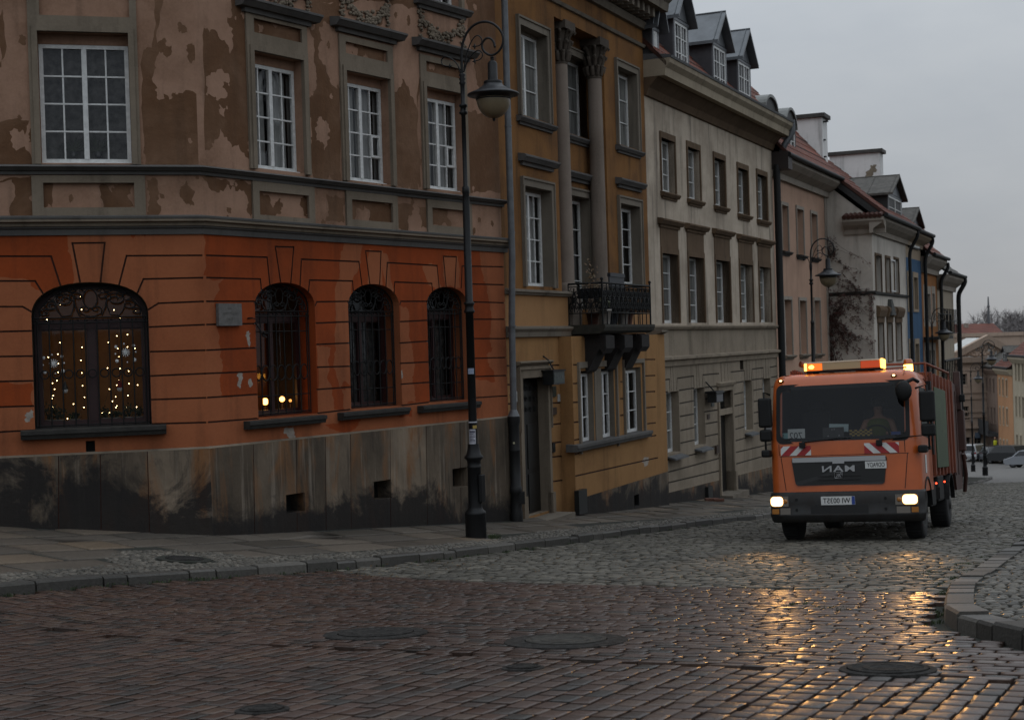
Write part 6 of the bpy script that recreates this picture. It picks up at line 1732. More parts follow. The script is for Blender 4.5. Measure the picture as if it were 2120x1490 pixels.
# dormers
M_zd = pbr('dark_zinc_cladding', (0.060, 0.060, 0.066), 0.5, 0.3, var=0.3, scale=3, bump=0.1)
M_zr = pbr('zinc_roofing', (0.135, 0.145, 0.155), 0.45, 0.5, var=0.25, scale=3)
def dormer(fac, parent, u0, u1, z0, z1, zr_, off, depth, arched=False, cols=2, wmat=None, clad=None, roofm=None, over=0.18):
    """roof window box: cheeks, gabled or arched roof, casement in front"""
    clad = clad or M_zd; roofm = roofm or M_zr
    mb = MB(); fac.bu(mb, u0, u1, z0, z1, off - depth, off - 0.02)
    d = mb.build('dormer', clad, parent)
    uc = (u0 + u1) / 2; mb = MB(); hw = (u1 - u0) / 2
    if arched:
        pr_ = [(uc + (hw + over) * math.cos(PI * i / 12), z1 + (zr_ - z1) * math.sin(PI * i / 12)) for i in range(13)]
    else: pr_ = [(u1 + over, z1 - 0.06), (uc, zr_), (u0 - over, z1 - 0.06)]
    th = 0.07
    low = [(u, z - th * 1.2) for u, z in pr_]
    poly = pr_ + low[::-1]
    n = len(poly)
    fr_ = 0.07 if arched else 0.22
    vs = [fac.pt(u, z, off + fr_) for u, z in poly] + [fac.pt(u, z, off - depth - 0.6) for u, z in poly]
    mb.add(vs, [(i, (i + 1) % n, n + (i + 1) % n, n + i) for i in range(n)] + [tuple(range(n)), tuple(range(n, 2 * n))[::-1]])
    if not arched:
        for k in range(4):
            o = off + 0.1 - k * depth / 3.2
            for s in (0, 2): mb.tube([fac.pt(pr_[s][0], pr_[s][1] + 0.01, o), fac.pt(uc, zr_ + 0.01, o)], 0.016, 4)
        mb.tube([fac.pt(uc, zr_ + 0.01, off + 0.22), fac.pt(uc, zr_ + 0.01, off - depth - 0.6)], 0.025, 5)
    mb.build('dormer_roof', roofm, d)
    mb = MB()      # gable field
    gp = [(u0, z1 - 0.02), (u1, z1 - 0.02)] + ([(uc + hw * math.cos(PI * i / 10), z1 + (zr_ - z1 - 0.1) * math.sin(PI * i / 10)) for i in range(11)] if arched else [(uc, zr_ - 0.12)])
    n = len(gp); mb.add([fac.pt(u, z, off) for u, z in gp] + [fac.pt(u, z, off - 0.2) for u, z in gp], [tuple(range(n)), tuple(range(n, 2 * n))[::-1]] + [(i, (i + 1) % n, n + (i + 1) % n, n + i) for i in range(n)])
    fac.bu(mb, u0 - 0.02, u1 + 0.02, z1 - 0.13, z1 - 0.06, off - 0.02, off + 0.03)
    fac.bu(mb, u0, u0 + 0.09, z0, z1 - 0.13, off - 0.02, off + 0.02); fac.bu(mb, u1 - 0.09, u1, z0, z1 - 0.13, off - 0.02, off + 0.02)
    mb.build('dormer_front', clad if arched else pbr_z, d)
    sash_d(fac, d, u0 + 0.09, u1 - 0.09, z0 + 0.05, z1 - 0.13, off + 0.012, cols, wmat)
    return d
pbr_z = pbr('pale_zinc', (0.125, 0.13, 0.14), 0.5, 0.3, var=0.2, scale=3)
def sash_d(fac, parent, u0, u1, z0, z1, off, cols=4, wmat=None, rows_=3):
    mb = MB(); fr = 0.07
    ring_frame(fac, mb, u0 + fr, u1 - fr, z0 + fr, z1 - fr, fr, fr, fr, fr, off - 0.03, off)
    uc = (u0 + u1) / 2; fac.bu(mb, uc - 0.035, uc + 0.035, z0 + fr, z1 - fr, off - 0.03, off + 0.006)
    for i in range(1, rows_): z = z0 + (z1 - z0) * i / rows_; fac.bu(mb, u0 + fr, u1 - fr, z - 0.014, z + 0.014, off - 0.025, off - 0.004)
    if cols > 2:
        for x in ((u0 + fr + uc) / 2, (u1 - fr + uc) / 2): fac.bu(mb, x - 0.014, x + 0.014, z0 + fr, z1 - fr, off - 0.025, off - 0.004)
    w = mb.build('dormer_window', wmat or M_white, parent)
    g = MB(); g.add([fac.pt(u0, z0, off - 0.018), fac.pt(u1, z0, off - 0.018), fac.pt(u1, z1, off - 0.018), fac.pt(u0, z1, off - 0.018)], [(0, 1, 2, 3)]); g.build('pane', M_dimglass, w) if parent.parent is None else w
    return w
for (xl, xr, yb, yt, yr) in ((1332, 1362, 108, 40, -18), (1394, 1424, 140, 30, -34), (1475, 1503, 190, 82, 31), (1527, 1553, 220, 116, 67)):
    o = 0.20; u0, u1 = FD.u(xl, (yb + yt) / 2, o), FD.u(xr, (yb + yt) / 2, o)
    if xl < 1340: u0, u1 = 0.08, u1
    dormer(FD, GH, u0, u1, FD.z(xl, yb, o), FD.z(xl, yt, o), FD.z((xl + xr) / 2 + 4, yr, o), o, 2.6, cols=4)
# downpipes at the grey house's far end
mb = MB(); mb.tube(smooth_path([FD.pt(OD + 0.25, zGg + 0.05, 0.60), FD.pt(OD + 0.25, zGg - 0.35, 0.58), FD.pt(OD + 0.15, zGg - 0.75, 0.35), FD.pt(OD + 0.16, zGg - 1.2, 0.22)], 5), 0.10, 10); mb.build('gutter_spout', M_zinc, GH)
mb = MB(); mb.tube([FD.pt(OD + 0.05, zGg - 1.3, 0.14), FD.pt(OD + 0.05, gb2(OD) + 0.1, 0.14)], 0.11, 10); mb.build('downpipe', M_dpipe, GH)
# ------------------------------------------------------------------ the houses further down the street
def blind_walls(H, fac, u1, ztop, depth=8.5, u0=0.0, zb=None, mat=None, o=0.0):
    mb = MB(); zb = -14 if zb is None else zb
    P = [fac.pt(u0, 0, o), fac.pt(u0, 0, -depth), fac.pt(u1, 0, -depth), fac.pt(u1, 0, o)]
    for p, q in zip(P[:-1], P[1:]): mb.add([(p[0], p[1], zb), (q[0], q[1], zb), (q[0], q[1], ztop), (p[0], p[1], ztop)], [(0, 1, 2, 3)])
    return mb.build('back_wall', mat, H)
def far_window(H, fac, p, frame, surr=None, sl=None, hd=None, rec=0.2, cols=2, rows_=3, wl=0.07):
    (u0, z0), (u1, z1) = p[0], p[2]
    w = sash(fac, H, u0, u1, z0, z1, -rec, cols=cols, rows_=rows_, fr=0.06, bar=0.025, curtain=None, mat=frame, pane=M_curtglass if frame is M_white else None)
    if surr:
        mb = MB(); ring_frame(fac, mb, u0, u1, z0, z1, wl, wl, wl * 1.6, wl * 0.8 if not sl else 0, -0.01, 0.04); mb.build('surround', surr, w)
    if sl: mb = MB(); hood(fac, mb, u0 - 0.12, u1 + 0.12, z0 - 0.16, 0.14, 0.14); mb.build('sill', sl, w)
    if hd: mb = MB(); hood(fac, mb, u0 - 0.14, u1 + 0.14, z1 + 0.12, 0.22, 0.14); mb.build('hood', hd, w)
    return w
def simple_cornice(H, fac, u0, u1, zb, zt, proj, mat, gut=None):
    mb = MB(); h = zt - zb
    fac.mould(mb, u0, u1, [(-0.02, zb), (proj * 0.2, zb), (proj * 0.25, zb + h * 0.3), (proj * 0.7, zb + h * 0.55), (proj, zb + h * 0.8), (proj, zt), (-0.02, zt)])
    mb.build('cornice', mat, H)
    mb = MB(); mb.tube([fac.pt(u0, zt + 0.06, proj + 0.08), fac.pt(u1, zt + 0.06, proj + 0.08)], 0.08, 8); mb.build('gutter', gut or M_dpipe, H)
def pipe_down(H, fac, u, zt, zb, r=0.10, off=0.10, bend=0.32):
    r *= 0.55
    mb = MB(); mb.tube(smooth_path([fac.pt(u, zt, off + bend), fac.pt(u, zt - 0.25, off + bend), fac.pt(u, zt - 0.75, off + 0.05), fac.pt(u, zt - 1.1, off)], 5) + [Vector(fac.pt(u, zb, off))], r, 8); return mb.build('downpipe', M_dpipe, H)
def brick_chimney(H, fac, x0, x1, yt, yb, o, depth, mat, capm):
    ym = (yt + yb) / 2
    u0, u1 = fac.u(x0, ym, o), fac.u(x1, ym, o)
    z1, z0 = fac.z((x0 + x1) / 2, yt, o), fac.z((x0 + x1) / 2, yb, o) - 0.8
    mb = MB(); fac.bu(mb, u0, u1, z0, z1 - 0.10, o - depth, o); c = mb.build('chimney', mat, H)
    mb = MB(); fac.bu(mb, u0 - 0.07, u1 + 0.07, z1 - 0.10, z1, o - depth - 0.07, o + 0.07); mb.build('chimney_cap', capm, c)
    return c
GR = lambda fac, u: G(*fac.pt(u, 0)[:2])
# ---- pink
M_pk = plaster('pink_render', (0.42, 0.27, 0.195), (0.33, 0.21, 0.15), blotch=0.5, streak=0.3)
M_pks = plaster('pale_trim', (0.30, 0.26, 0.22), (0.24, 0.21, 0.17), blotch=0.4, streak=0.4)
PH = thing('pink_house', 'narrow pink townhouse with arched dormers and a tall white chimney', 'house', FE.pt(0, GR(FE, 0) + PAVE))
zPc = FE.z(1700, 401); zPcb = FE.z(1660, 388) ; zPcb = (FE.z(1612, 367) + FE.z(1708, 409)) / 2
zPt = (FE.z(1632, 342) + FE.z(1738, 391)) / 2
pt_ = [r_px(FE, *a) for a in ((1618, 1631, 424, 518), (1649, 1663, 432, 526), (1679, 1691, 442, 532))]
pm_ = [r_px(FE, *a) for a in ((1623, 1639, 620, 735), (1655, 1669, 622, 733), (1686, 1698, 622, 732))]
pg_ = [r_px(FE, *a) for a in ((1630, 1645, 812, 905), (1662, 1675, 808, 895), (1690, 1703, 804, 885))]
relief('wall', FE, rect(0, UE1, -14, zPt), [], [], [M_pk], PH, 0.0, [(p, 0.25, 0) for p in pt_ + pm_ + pg_])
for p in pt_: far_window(PH, FE, p, M_white, M_pks, M_sillstone)
for p in pm_: far_window(PH, FE, p, M_white, M_pks, M_lime)
for p in pg_: far_window(PH, FE, p, M_white, M_pks)
simple_cornice(PH, FE, 0.0, UE1, zPcb - 0.05, zPt, 0.55, M_pks)
mb = MB(); FE.bu(mb, UE1 - 0.35, UE1 + 0.0, -13, zPcb, -0.01, 0.03); mb.build('corner_strip', M_pks, PH)
roof_plane(FE, PH, 0, UE1 + 0.1, zPt + 0.10, 0.62, math.radians(48), 3.6)
blind_walls(PH, FE, UE1, zPt, mat=M_pk, u0=0.0, o=-0.05)
mb = MB(); z_ = FD.z(1612, 328); FE.bu(mb, -0.02, 0.5, FE.z(1614, 361), FE.z(1614, 326), 0.1, 0.62); mb.build('gutter_box', pbr('brown_sheet', (0.02, 0.012, 0.010), 0.6), PH)
M_dkclad = pbr('black_dormer_cladding', (0.020, 0.019, 0.018), 0.6, var=0.3, scale=4)
M_lead = pbr('pale_lead_roof', (0.17, 0.175, 0.165), 0.5, 0.2, var=0.25, scale=3)
for (xl, xr, yb, yt, yr) in ((1586, 1603, 262, 222, 197), (1628, 1643, 325, 255, 224)):
    o = 0.12; u0, u1 = FE.u(xl - 1, (yb + yt) / 2, o), FE.u(xr + 3, (yb + yt) / 2, o)
    if xl < 1600: o = 0.26; u0, u1 = FD.u(xl - 2, 240, o), FD.u(xr + 3, 240, o)
    fc = FD if xl < 1600 else FE
    dormer(fc, GH if xl < 1600 else PH, u0, u1, fc.z(xl, yb, o) - 0.2, fc.z(xl, yt, o), fc.z((xl + xr) / 2, yr, o), o, 2.4, arched=True, clad=M_dkclad, roofm=M_lead, over=0.1)
M_wch = plaster('white_chimney_render', (0.74, 0.73, 0.71), (0.62, 0.61, 0.59), blotch=0.6, streak=0.5, bump=0.4)
M_cap = pbr('chimney_cap_slab', (0.06, 0.055, 0.05), 0.8, var=0.3, scale=6)
# chimney walls stand across the ridge: broad faces towards the viewer
def cross_chimney(H, fac, x0, x1, yt, yb, u, th, patch=False):
    """chimney slab whose broad side faces up the street; u = position along the street"""
    q = fac.pt(u, 0)
    f2 = Facade((q[0], q[1]), fac.ang + PI / 2)
    ym = (yt + yb) / 2
    a, b = f2.u(x0, ym), f2.u(x1, ym)
    z1, z0 = f2.z((x0 + x1) / 2, yt), f2.z((x0 + x1) / 2, yb) - 1.2
    mb = MB(); f2.bu(mb, a, b, z0, z1 - 0.14, -th, 0)
    c = mb.build('chimney', M_wch, H)
    mb = MB(); f2.bu(mb, a - 0.08, b + 0.12, z1 - 0.14, z1, -th - 0.08, 0.10); mb.build('chimney_cap', M_cap, c)
    if patch:
        mb = MB(); pp = jag(f2.poly([(1791, 377), (1792, 358), (1800, 352), (1802, 343), (1815, 342), (1814, 355), (1808, 362), (1806, 378)]), 0.02, 0.12, 4)
        cd = delaunay_2d_cdt([Vector(p) for p in pp], [(i, (i + 1) % len(pp)) for i in range(len(pp))], [], 1, 1e-5)
        mb.add([f2.pt(v[0], v[1], 0.006) for v in cd[0]], [tuple(f) for f in cd[2]]); mb.build('bare_patch', pbr('bare_brick_patch', (0.22, 0.18, 0.13), 0.9, var=0.3, scale=6), c)
    else:
        mb = MB()
        for y, l in ((252, 0.18), (290, 0.07), (325, 0.08)): zz = f2.z(1700, y); f2.bu(mb, b - 0.02, b + l, zz, zz + 0.05, -0.3, -0.2)
        mb.build('climbing_iron', M_iron_b, c)
    return c
cross_chimney(PH, FE, 1638, 1702, 237, 322, UE1 * 0.99, 0.9)
# ---- white house with the gable side
M_wh = plaster('off_white_render', (0.50, 0.455, 0.40), (0.41, 0.37, 0.325), blotch=0.7, streak=0.4)
WH = thing('white_gable_house', 'off white house whose bare gable side with creeper faces up the street', 'house', FFs.pt(0, GR(FF, 0) + PAVE))
zWb = FF.z(1845, 496) ; zWt = FF.z(1845, 474)
zWb = (FF.z(1812, 487) + FF.z(1872, 505)) / 2; zWt = zWb + 0.55
wt_ = [r_px(FF, *a) for a in ((1812, 1824, 528, 603), (1833, 1842, 533, 604), (1851, 1860, 536, 605))]
wm_ = [r_px(FF, *a) for a in ((1818, 1829, 668, 750), (1837, 1847, 668, 748), (1855, 1866, 668, 745))]
relief('wall', FF, rect(0, UF1, -14, zWt), [], [], [M_wh], WH, 0.0, [(p, 0.3, 0) for p in wt_ + wm_])
for p in wt_ + wm_: far_window(WH, FF, p, M_br, M_br, wl=0.05, rows_=3)
mb = MB(); p = wt_[1]; u = (p[1][0] + wt_[2][0][0]) / 2    # open casement folded back against the wall
ring_frame(FF, mb, p[1][0] + 0.10, wt_[2][0][0] - 0.02, p[0][1] + 0.08, p[2][1] - 0.08, 0.05, 0.05, 0.05, 0.05, 0.02, 0.06)
mb.build('open_casement', M_white, WH)
mb = MB()
for p in wm_: hood(FF, mb, p[0][0] - 0.20, p[1][0] + 0.22, p[2][1] + 0.02, 0.55, 0.16)
mb.build('hood', M_br, WH)
c_ = wm_[1]; uc = (c_[0][0] + c_[1][0]) / 2; mb = MB()
z0, z1 = FF.z(1845, 653), FF.z(1845, 620)
mb.hexa([FF.pt(uc - .5, z0, 0.0), FF.pt(uc + .5, z0, 0.0), FF.pt(uc + .5, z0, .2), FF.pt(uc - .5, z0, .2), FF.pt(uc - .16, z1, 0.0), FF.pt(uc + .16, z1, 0.0), FF.pt(uc + .16, z1, .12), FF.pt(uc - .16, z1, .12)])
mb.build('obelisk_ornament', pbr('dark_slate_ornament', (0.04, 0.04, 0.035), 0.8, var=0.3, scale=5), WH)
# the gable side wall follows the roof slope
PW = math.radians(40)
gable = [(-8.0, -14), (UF0, -14), (UF0, zWt), (UF0 - 4.5, zWt + 4.5 * math.tan(PW)), (-8.0, zWt + (4.5 - (8.0 - 4.5 + UF0) * 0.0) * math.tan(PW) - (8 - 4.5 + UF0) * math.tan(PW) * 0.8)]
relief('gable_wall', FFs, gable, [], [], [M_wh], WH, 0.0)
zWs = FF.z(1845, 608)
mb = MB(); FF.mould(mb, 0, UF1, [(-.02, zWs - .12), (.08, zWs - .08), (.10, zWs), (-.02, zWs + .03)]); FFs.mould(mb, UF0 - 1.7, UF0 + 0.1, [(-.02, zWs - .12), (.08, zWs - .08), (.10, zWs), (-.02, zWs + .03)]); mb.build('string_course', M_sillstone, WH)
simple_cornice(WH, FF, -0.4, UF1, zWb, zWt, 0.5, M_pks)
mb = MB(); h = zWt - zWb
FFs.mould(mb, UF0 - 0.95, UF0 + 0.5, [(-.02, zWb), (.1, zWb), (.12, zWb + h * .3), (.33, zWb + h * .55), (.45, zWb + h * .8), (.45, zWt), (-.02, zWt)]); mb.build('cornice_return', M_pks, WH)
mb = MB()
for k in range(9): u = UF0 - 0.95 + 1.4 * (k + .5) / 9; mb.tube([FFs.pt(u, zWt + 0.16, 0.0), FFs.pt(u, zWt + 0.04, 0.5)], 0.085, 6)
mb.build('tile_cap', M_tile, WH)
roof_plane(FF, WH, -0.12, UF1, zWt + 0.14, 0.55, PW, 4.8)
mb = MB(); FFs.hexa = None if False else None
for s in (0,): mb.hexa([FFs.pt(UF0 + .4, zWt - 0.15, 0.0), FFs.pt(UF0 - 4.4, zWt - 0.15 + 4.8 * math.tan(PW), 0.0), FFs.pt(UF0 - 4.4, zWt - 0.15 + 4.8 * math.tan(PW), 0.10), FFs.pt(UF0 + .4, zWt - .15, 0.10), FFs.pt(UF0 + .4, zWt + 0.12, 0.0), FFs.pt(UF0 - 4.4, zWt + 0.12 + 4.8 * math.tan(PW), 0.0), FFs.pt(UF0 - 4.4, zWt + 0.12 + 4.8 * math.tan(PW), 0.10), FFs.pt(UF0 + .4, zWt + .12, 0.10)])
mb.build('barge_board', M_dkclad, WH)
blind_walls(WH, FF, UF1, zWt, mat=M_wh, u0=0.02)
o = -0.75; xl, xr = 1856, 1868
M_old = pbr('weathered_dormer_roof', (0.085, 0.078, 0.068), 0.85, var=0.4, scale=5, bump=0.3)
o = 0.12
dormer(FF, WH, UF1 * .38, UF1 * .80, FF.z(1864, 470, o) - 0.3, FF.z(1864, 410, o), FF.z(1864, 371, o), o, 2.6, clad=M_dkclad, roofm=M_old, over=0.25)
cross_chimney(WH, FF, 1718, 1822, 312, 400, UF1 * 0.97, 0.8, patch=True)
mb = MB(); q = FF.uv(1756, 405, -2.6); mb.tube([FF.pt(q[0], q[1] - .3, -2.6), FF.pt(q[0], FF.z(1756, 368, -2.6), -2.6)], 0.10, 8); mb.build('flue_pipe', M_dpipe, WH)
pipe_down(WH, FF, UF1 - 0.15, zWt, -13, 0.13, 0.18)
# climbing plant on the gable side
CR = thing('climbing_plant', 'bare reddish creeper hanging down the white gable side', 'creeper', FFs.pt(0.4, FFs.z(1730, 745), 0.1))
rs = np.random.RandomState(12); st, lf = MB(), MB()
M_stem = pbr('creeper_stems', (0.030, 0.018, 0.014), 0.8)
M_crl = pbr('creeper_leaves', (0.085, 0.026, 0.020), 0.7, var=0.5, scale=9, var_col=(0.03, 0.02, 0.012))
for (x, y, n) in ((1724, 515, 8), (1735, 560, 7), (1728, 620, 12), (1726, 660, 14), (1730, 700, 10), (1745, 640, 10), (1760, 600, 8), (1727, 740, 6)):
    for k in range(n):
        u, z = FFs.uv(x + rs.normal(0, 5), y + rs.normal(0, 18)); o = 0.05 + rs.uniform(0, 0.12)
        pts = [Vector(FFs.pt(u, z, o))]; du = rs.normal(0.05, 0.10)
        for j in range(8):
            u += du + rs.normal(0, 0.06); z -= 0.11 * rs.uniform(0.2, 1.4); o = max(0.03, o + rs.normal(0, 0.04))
            if u < 0.06 or u > UF0 - 0.05: u = min(max(u, 0.06), UF0 - 0.05)
            pts.append(Vector(FFs.pt(u, z, o)))
            if rs.rand() < 0.8:
                for m in range(rs.randint(1, 4)): leafcloud(lf, FFs.pt(u + rs.normal(0, .05), z + rs.normal(0, .05), o), 0.06, 3, 0.045, rs)
        st.tube(pts, 0.006, 4)
st.build('stems', M_stem, CR); lf.build('foliage', M_crl, CR)
# ---- blue, ochre, cream
M_bl = plaster('blue_render', (0.052, 0.105, 0.180), (0.042, 0.085, 0.150), blotch=0.6, streak=0.4)
M_tan = plaster('tan_frieze', (0.32, 0.25, 0.18), (0.27, 0.21, 0.15), blotch=0.5)
BH = thing('blue_house', 'narrow deep blue townhouse with cream window strips', 'house', FG.pt(0, GR(FG, 0) + PAVE))
zBt = FG.z(1893, 500)
zf0, zf1 = FG.z(1893, 537), FG.z(1893, 513)
bw = [r_px(FG, *a) for a in ((1879, 1886, 572, 640), (1891, 1899, 574, 640), (1883, 1890, 712, 800), (1895, 1902, 712, 800))]
relief('wall', FG, rect(0, UG1, -14, zBt), [], [(rect(0, UG1, zf0, zBt), 1)], [M_bl, M_tan], BH, 0.0, [(p, 0.2, 1) for p in bw])
for p in bw: far_window(BH, FG, p, M_pks, M_tan, wl=0.14)
simple_cornice(BH, FG, 0, UG1, zf1, zf1 + 0.5, 0.5, M_tan)
roof_plane(FG, BH, 0, UG1, zf1 + 0.6, 0.5, math.radians(40), 4)
blind_walls(BH, FG, UG1, zBt, mat=M_bl, u0=0.02, o=-0.02)
o = -0.5
o = 0.1
dormer(FG, BH, UG1 * .2, UG1 * .8, FG.z(1895, 495, o) - .4, FG.z(1895, 463, o), FG.z(1897, 433, o), o, 2.2, clad=M_dkclad, roofm=M_old)
pipe_down(BH, FG, UG1 - 0.1, zf1 + 0.5, -13, 0.14, 0.2)
M_oc = plaster('orange_ochre_render', (0.27, 0.115, 0.040), (0.22, 0.090, 0.030), blotch=0.6, streak=0.4)
CH = thing('ochre_house', 'narrow ochre townhouse with three pale window strips, past the blue one', 'house', FH.pt(0, GR(FH, 0) + PAVE))
zOt = FH.z(1925, 568)
ow = [r_px(FH, *a) for a in ((1914, 1918, 606, 662), (1921, 1927, 608, 662), (1931, 1936, 608, 662), (1916, 1920, 725, 790), (1923, 1929, 725, 790), (1933, 1937, 725, 790))]
relief('wall', FH, rect(0, UH1, -14, zOt + .3), [], [(rect(a[0][0] - .22, a[1][0] + .25, a[0][1] - .3, a[2][1] + .35), 1) for a in ow], [M_oc, M_pks], CH, 0.0, [(p, 0.2, 1) for p in ow])
for p in ow: far_window(CH, FH, p, M_pks, None)
simple_cornice(CH, FH, 0, UH1, zOt, zOt + 0.7, 0.5, M_pks)
roof_plane(FH, CH, 0, UH1, zOt + 0.8, 0.5, math.radians(42), 4)
blind_walls(CH, FH, UH1, zOt, mat=M_oc, u0=0.02, o=-0.02)
o = -0.4
for (a, b, c, d, e) in ((1914, 1924, 560, 520, 490),):
    dormer(FH, CH, FH.u(a, 520, o), FH.u(b, 520, o) + .6, FH.z(1920, 552, o) - .4, FH.z(1920, 522, o), FH.z(1920, 488, o), o, 2.6, arched=True, clad=M_dkclad, roofm=M_old)
mb = MB(); zl = FH.z(1925, 697); FH.bu(mb, 0.2, UH1 - .2, zl - .12, zl, 0, .7); mb.build('balcony', M_sillstone, CH)
mb = MB()
for k in range(12): u = 0.25 + (UH1 - .5) * k / 11; mb.tube([FH.pt(u, zl, .65), FH.pt(u, zl + 1, .65)], 0.015, 4)
mb.tube([FH.pt(.2, zl + 1, .65), FH.pt(UH1 - .2, zl + 1, .65)], 0.025, 5); mb.build('railing', M_iron_b, CH)
pipe_down(CH, FH, UH1 - 0.1, zOt + .6, -13, 0.15, 0.2)
M_crm = plaster('cream_render', (0.33, 0.275, 0.21), (0.28, 0.23, 0.175), blotch=0.5, streak=0.4)
KH = thing('cream_house', 'pale cream house with barred upper windows at the far left end of the row', 'house', FI.pt(0, GR(FI, 0) + PAVE))
zKt = FI.z(1958, 602)
kw = [r_px(FI, *a) for a in ((1946, 1950, 668, 690), (1953, 1957, 668, 690), (1961, 1965, 668, 690), (1948, 1953, 765, 800), (1958, 1963, 765, 800))]
relief('wall', FI, rect(0, UI1, -14, zKt + .3), [], [], [M_crm], KH, 0.0, [(p, 0.2, 0) for p in kw])
for p in kw: far_window(KH, FI, p, M_pks, M_pks)
simple_cornice(KH, FI, 0, UI1 + .3, zKt, zKt + 0.7, 0.55, M_pks)
roof_plane(FI, KH, 0, UI1 + .3, zKt + 0.8, 0.55, math.radians(36), 3.5, mat=M_old)
blind_walls(KH, FI, UI1, zKt, mat=M_crm, u0=0.02, o=-0.02)
mb = MB()
za, zb_ = FI.z(1958, 690), FI.z(1958, 640)
for k in range(9): u = 0.5 + (UI1 - 1.2) * k / 8; mb.tube([FI.pt(u, za, .25), FI.pt(u, zb_, .25)], 0.03, 4)
for z in (za, (za + zb_) / 2): mb.tube([FI.pt(.4, z, .25), FI.pt(UI1 - .6, z, .25)], 0.03, 4)
za, zb_ = FI.z(1958, 800), FI.z(1958, 745)
for k in range(9): u = 0.5 + (UI1 - 1.0) * k / 8; mb.tube([FI.pt(u, za, .25), FI.pt(u, zb_, .25)], 0.03, 4)
mb.tube([FI.pt(.2, zb_, .25), FI.pt(UI1 - .3, zb_, .25)], 0.06, 5)
mb.build('window_bars', M_iron_b, KH)
pipe_down(KH, FI, UI1 + 0.1, zKt + .7, -13, 0.22, 0.25)

# ---- the foot of the street: pediment front, red-roofed hall, right-hand row
M_ped = plaster('beige_stucco', (0.42, 0.315, 0.245), (0.36, 0.27, 0.21), blotch=0.4, streak=0.3, scale=0.4)
M_pedw = pbr('pale_pediment_field', (0.60, 0.59, 0.56), 0.9, var=0.2, scale=1.5)
PJ = at_depth(1966, 740, 165); fJ = Facade((PJ.x, PJ.y), math.radians(86))
JH = thing('pediment_house', 'beige classical front with a decorated pediment closing the street', 'house', fJ.pt(0, G(PJ.x, PJ.y)))
uJ1 = fJ.u(2092, 760); zb = -20
jw = [r_px(fJ, *a) for a in ((1985, 2002, 774, 797), (1995, 2006, 841, 868), (1997, 2010, 905, 932), (2017, 2033, 902, 932))]
relief('wall', fJ, rect(-6, uJ1 + 6, zb, fJ.z(2030, 744)), [], [], [M_ped], JH, 0.0, [(p, 0.35, 0) for p in jw])
for i, p in enumerate(jw): far_window(JH, fJ, p, M_pks, M_ped, rec=0.3, wl=0.25)
mb = MB()
for y in (748, 765, 811, 824, 851, 862, 884): z = fJ.z(2030, y); fJ.bu(mb, -5.9, uJ1 + 5.9, z - .10, z + .10, -0.02, .12 if y not in (748, 884) else .4)
mb.build('string_course', M_ped, JH)
ap = fJ.uv(2042, 699); l_, r_ = fJ.uv(1966, 739), fJ.uv(2112, 739)
mb = MB(); mb.add([fJ.pt(l_[0], l_[1], -.1), fJ.pt(r_[0], r_[1], -.1), fJ.pt(ap[0], ap[1], -.1), fJ.pt(l_[0], l_[1], -6), fJ.pt(r_[0], r_[1], -6), fJ.pt(ap[0], ap[1], -6)], [(0, 1, 2), (0, 2, 5, 3), (1, 4, 5, 2)]); mb.build('pediment', M_pedw, JH)
mb = MB()
for a, b in ((l_, ap), (ap, r_)):
    mb.hexa([fJ.pt(a[0], a[1] - .5, -.2), fJ.pt(b[0], b[1] - .5, -.2), fJ.pt(b[0], b[1] - .5, .5), fJ.pt(a[0], a[1] - .5, .5), fJ.pt(a[0], a[1] + .35, -.2), fJ.pt(b[0], b[1] + .35, -.2), fJ.pt(b[0], b[1] + .35, .7), fJ.pt(a[0], a[1] + .35, .7)])
mb.hexa([fJ.pt(l_[0], l_[1] - .7, -.2), fJ.pt(r_[0], l_[1] - .7, -.2), fJ.pt(r_[0], l_[1] - .7, .6), fJ.pt(l_[0], l_[1] - .7, .6), fJ.pt(l_[0], l_[1] - .1, -.2), fJ.pt(r_[0], l_[1] - .1, -.2), fJ.pt(r_[0], l_[1] - .1, .8), fJ.pt(l_[0], l_[1] - .1, .8)])
mb.build('pediment_moulding', M_ped, JH)
mb = MB(); rs = np.random.RandomState(2)
for k in range(150):
    t = rs.uniform(0.1, 0.9); h = rs.uniform(0, 1) * min(t, 1 - t) * 2
    u = l_[0] + (r_[0] - l_[0]) * t; z = l_[1] + .1 + (ap[1] - l_[1] - .8) * h * .9; mb.ball(fJ.pt(u, z, -.05), rs.uniform(.10, .24), 0, 5)
mb.build('relief_ornament', M_ped, JH)
t_ = pbr('dim_sign', (0.10, 0.13, 0.17), 0.6)
mb = MB(); q = r_px(fJ, 2018, 2028, 895, 906); fJ.bu(mb, q[0][0], q[1][0], q[0][1], q[2][1], 0, .25); mb.build('shop_sign', t_, JH)
# hall with the big red roof
PK = at_depth(1962, 700, 190); fK = Facade((PK.x, PK.y), math.radians(88))
HH = thing('red_roofed_hall', 'wide hall with a plain red tiled roof behind the pediment', 'house', fK.pt(0, G(PK.x, PK.y)))
uK = fK.u(2082, 697); zK = fK.z(2020, 697)
mb = MB(); fK.bu(mb, -8, uK + 9, -20, zK, -12, 0); mb.build('wall', M_ped, HH)
mb = MB(); fK.bu(mb, -8.2, uK + 9.2, zK + 0.002, zK + .5, -.5, .2); mb.build('parapet', M_ped, HH)
mb = MB(); zR = fK.z(2040, 669); ur = fK.u(2062, 670, -5)
mb.add([fK.pt(-8, zK + .4, -.6), fK.pt(uK, zK + .4, -.6), fK.pt(ur, zR, -6), fK.pt(-8, zR, -6), fK.pt(uK, zK + .4, -12), fK.pt(-8, zK + .4, -12)], [(0, 1, 2, 3), (1, 4, 2), (3, 2, 4, 5), (0, 3, 5)])
rk = mb.build('roof', tile_mat('hall_tiles', (0.19, 0.045, 0.022), (0.15, 0.036, 0.018)), HH)
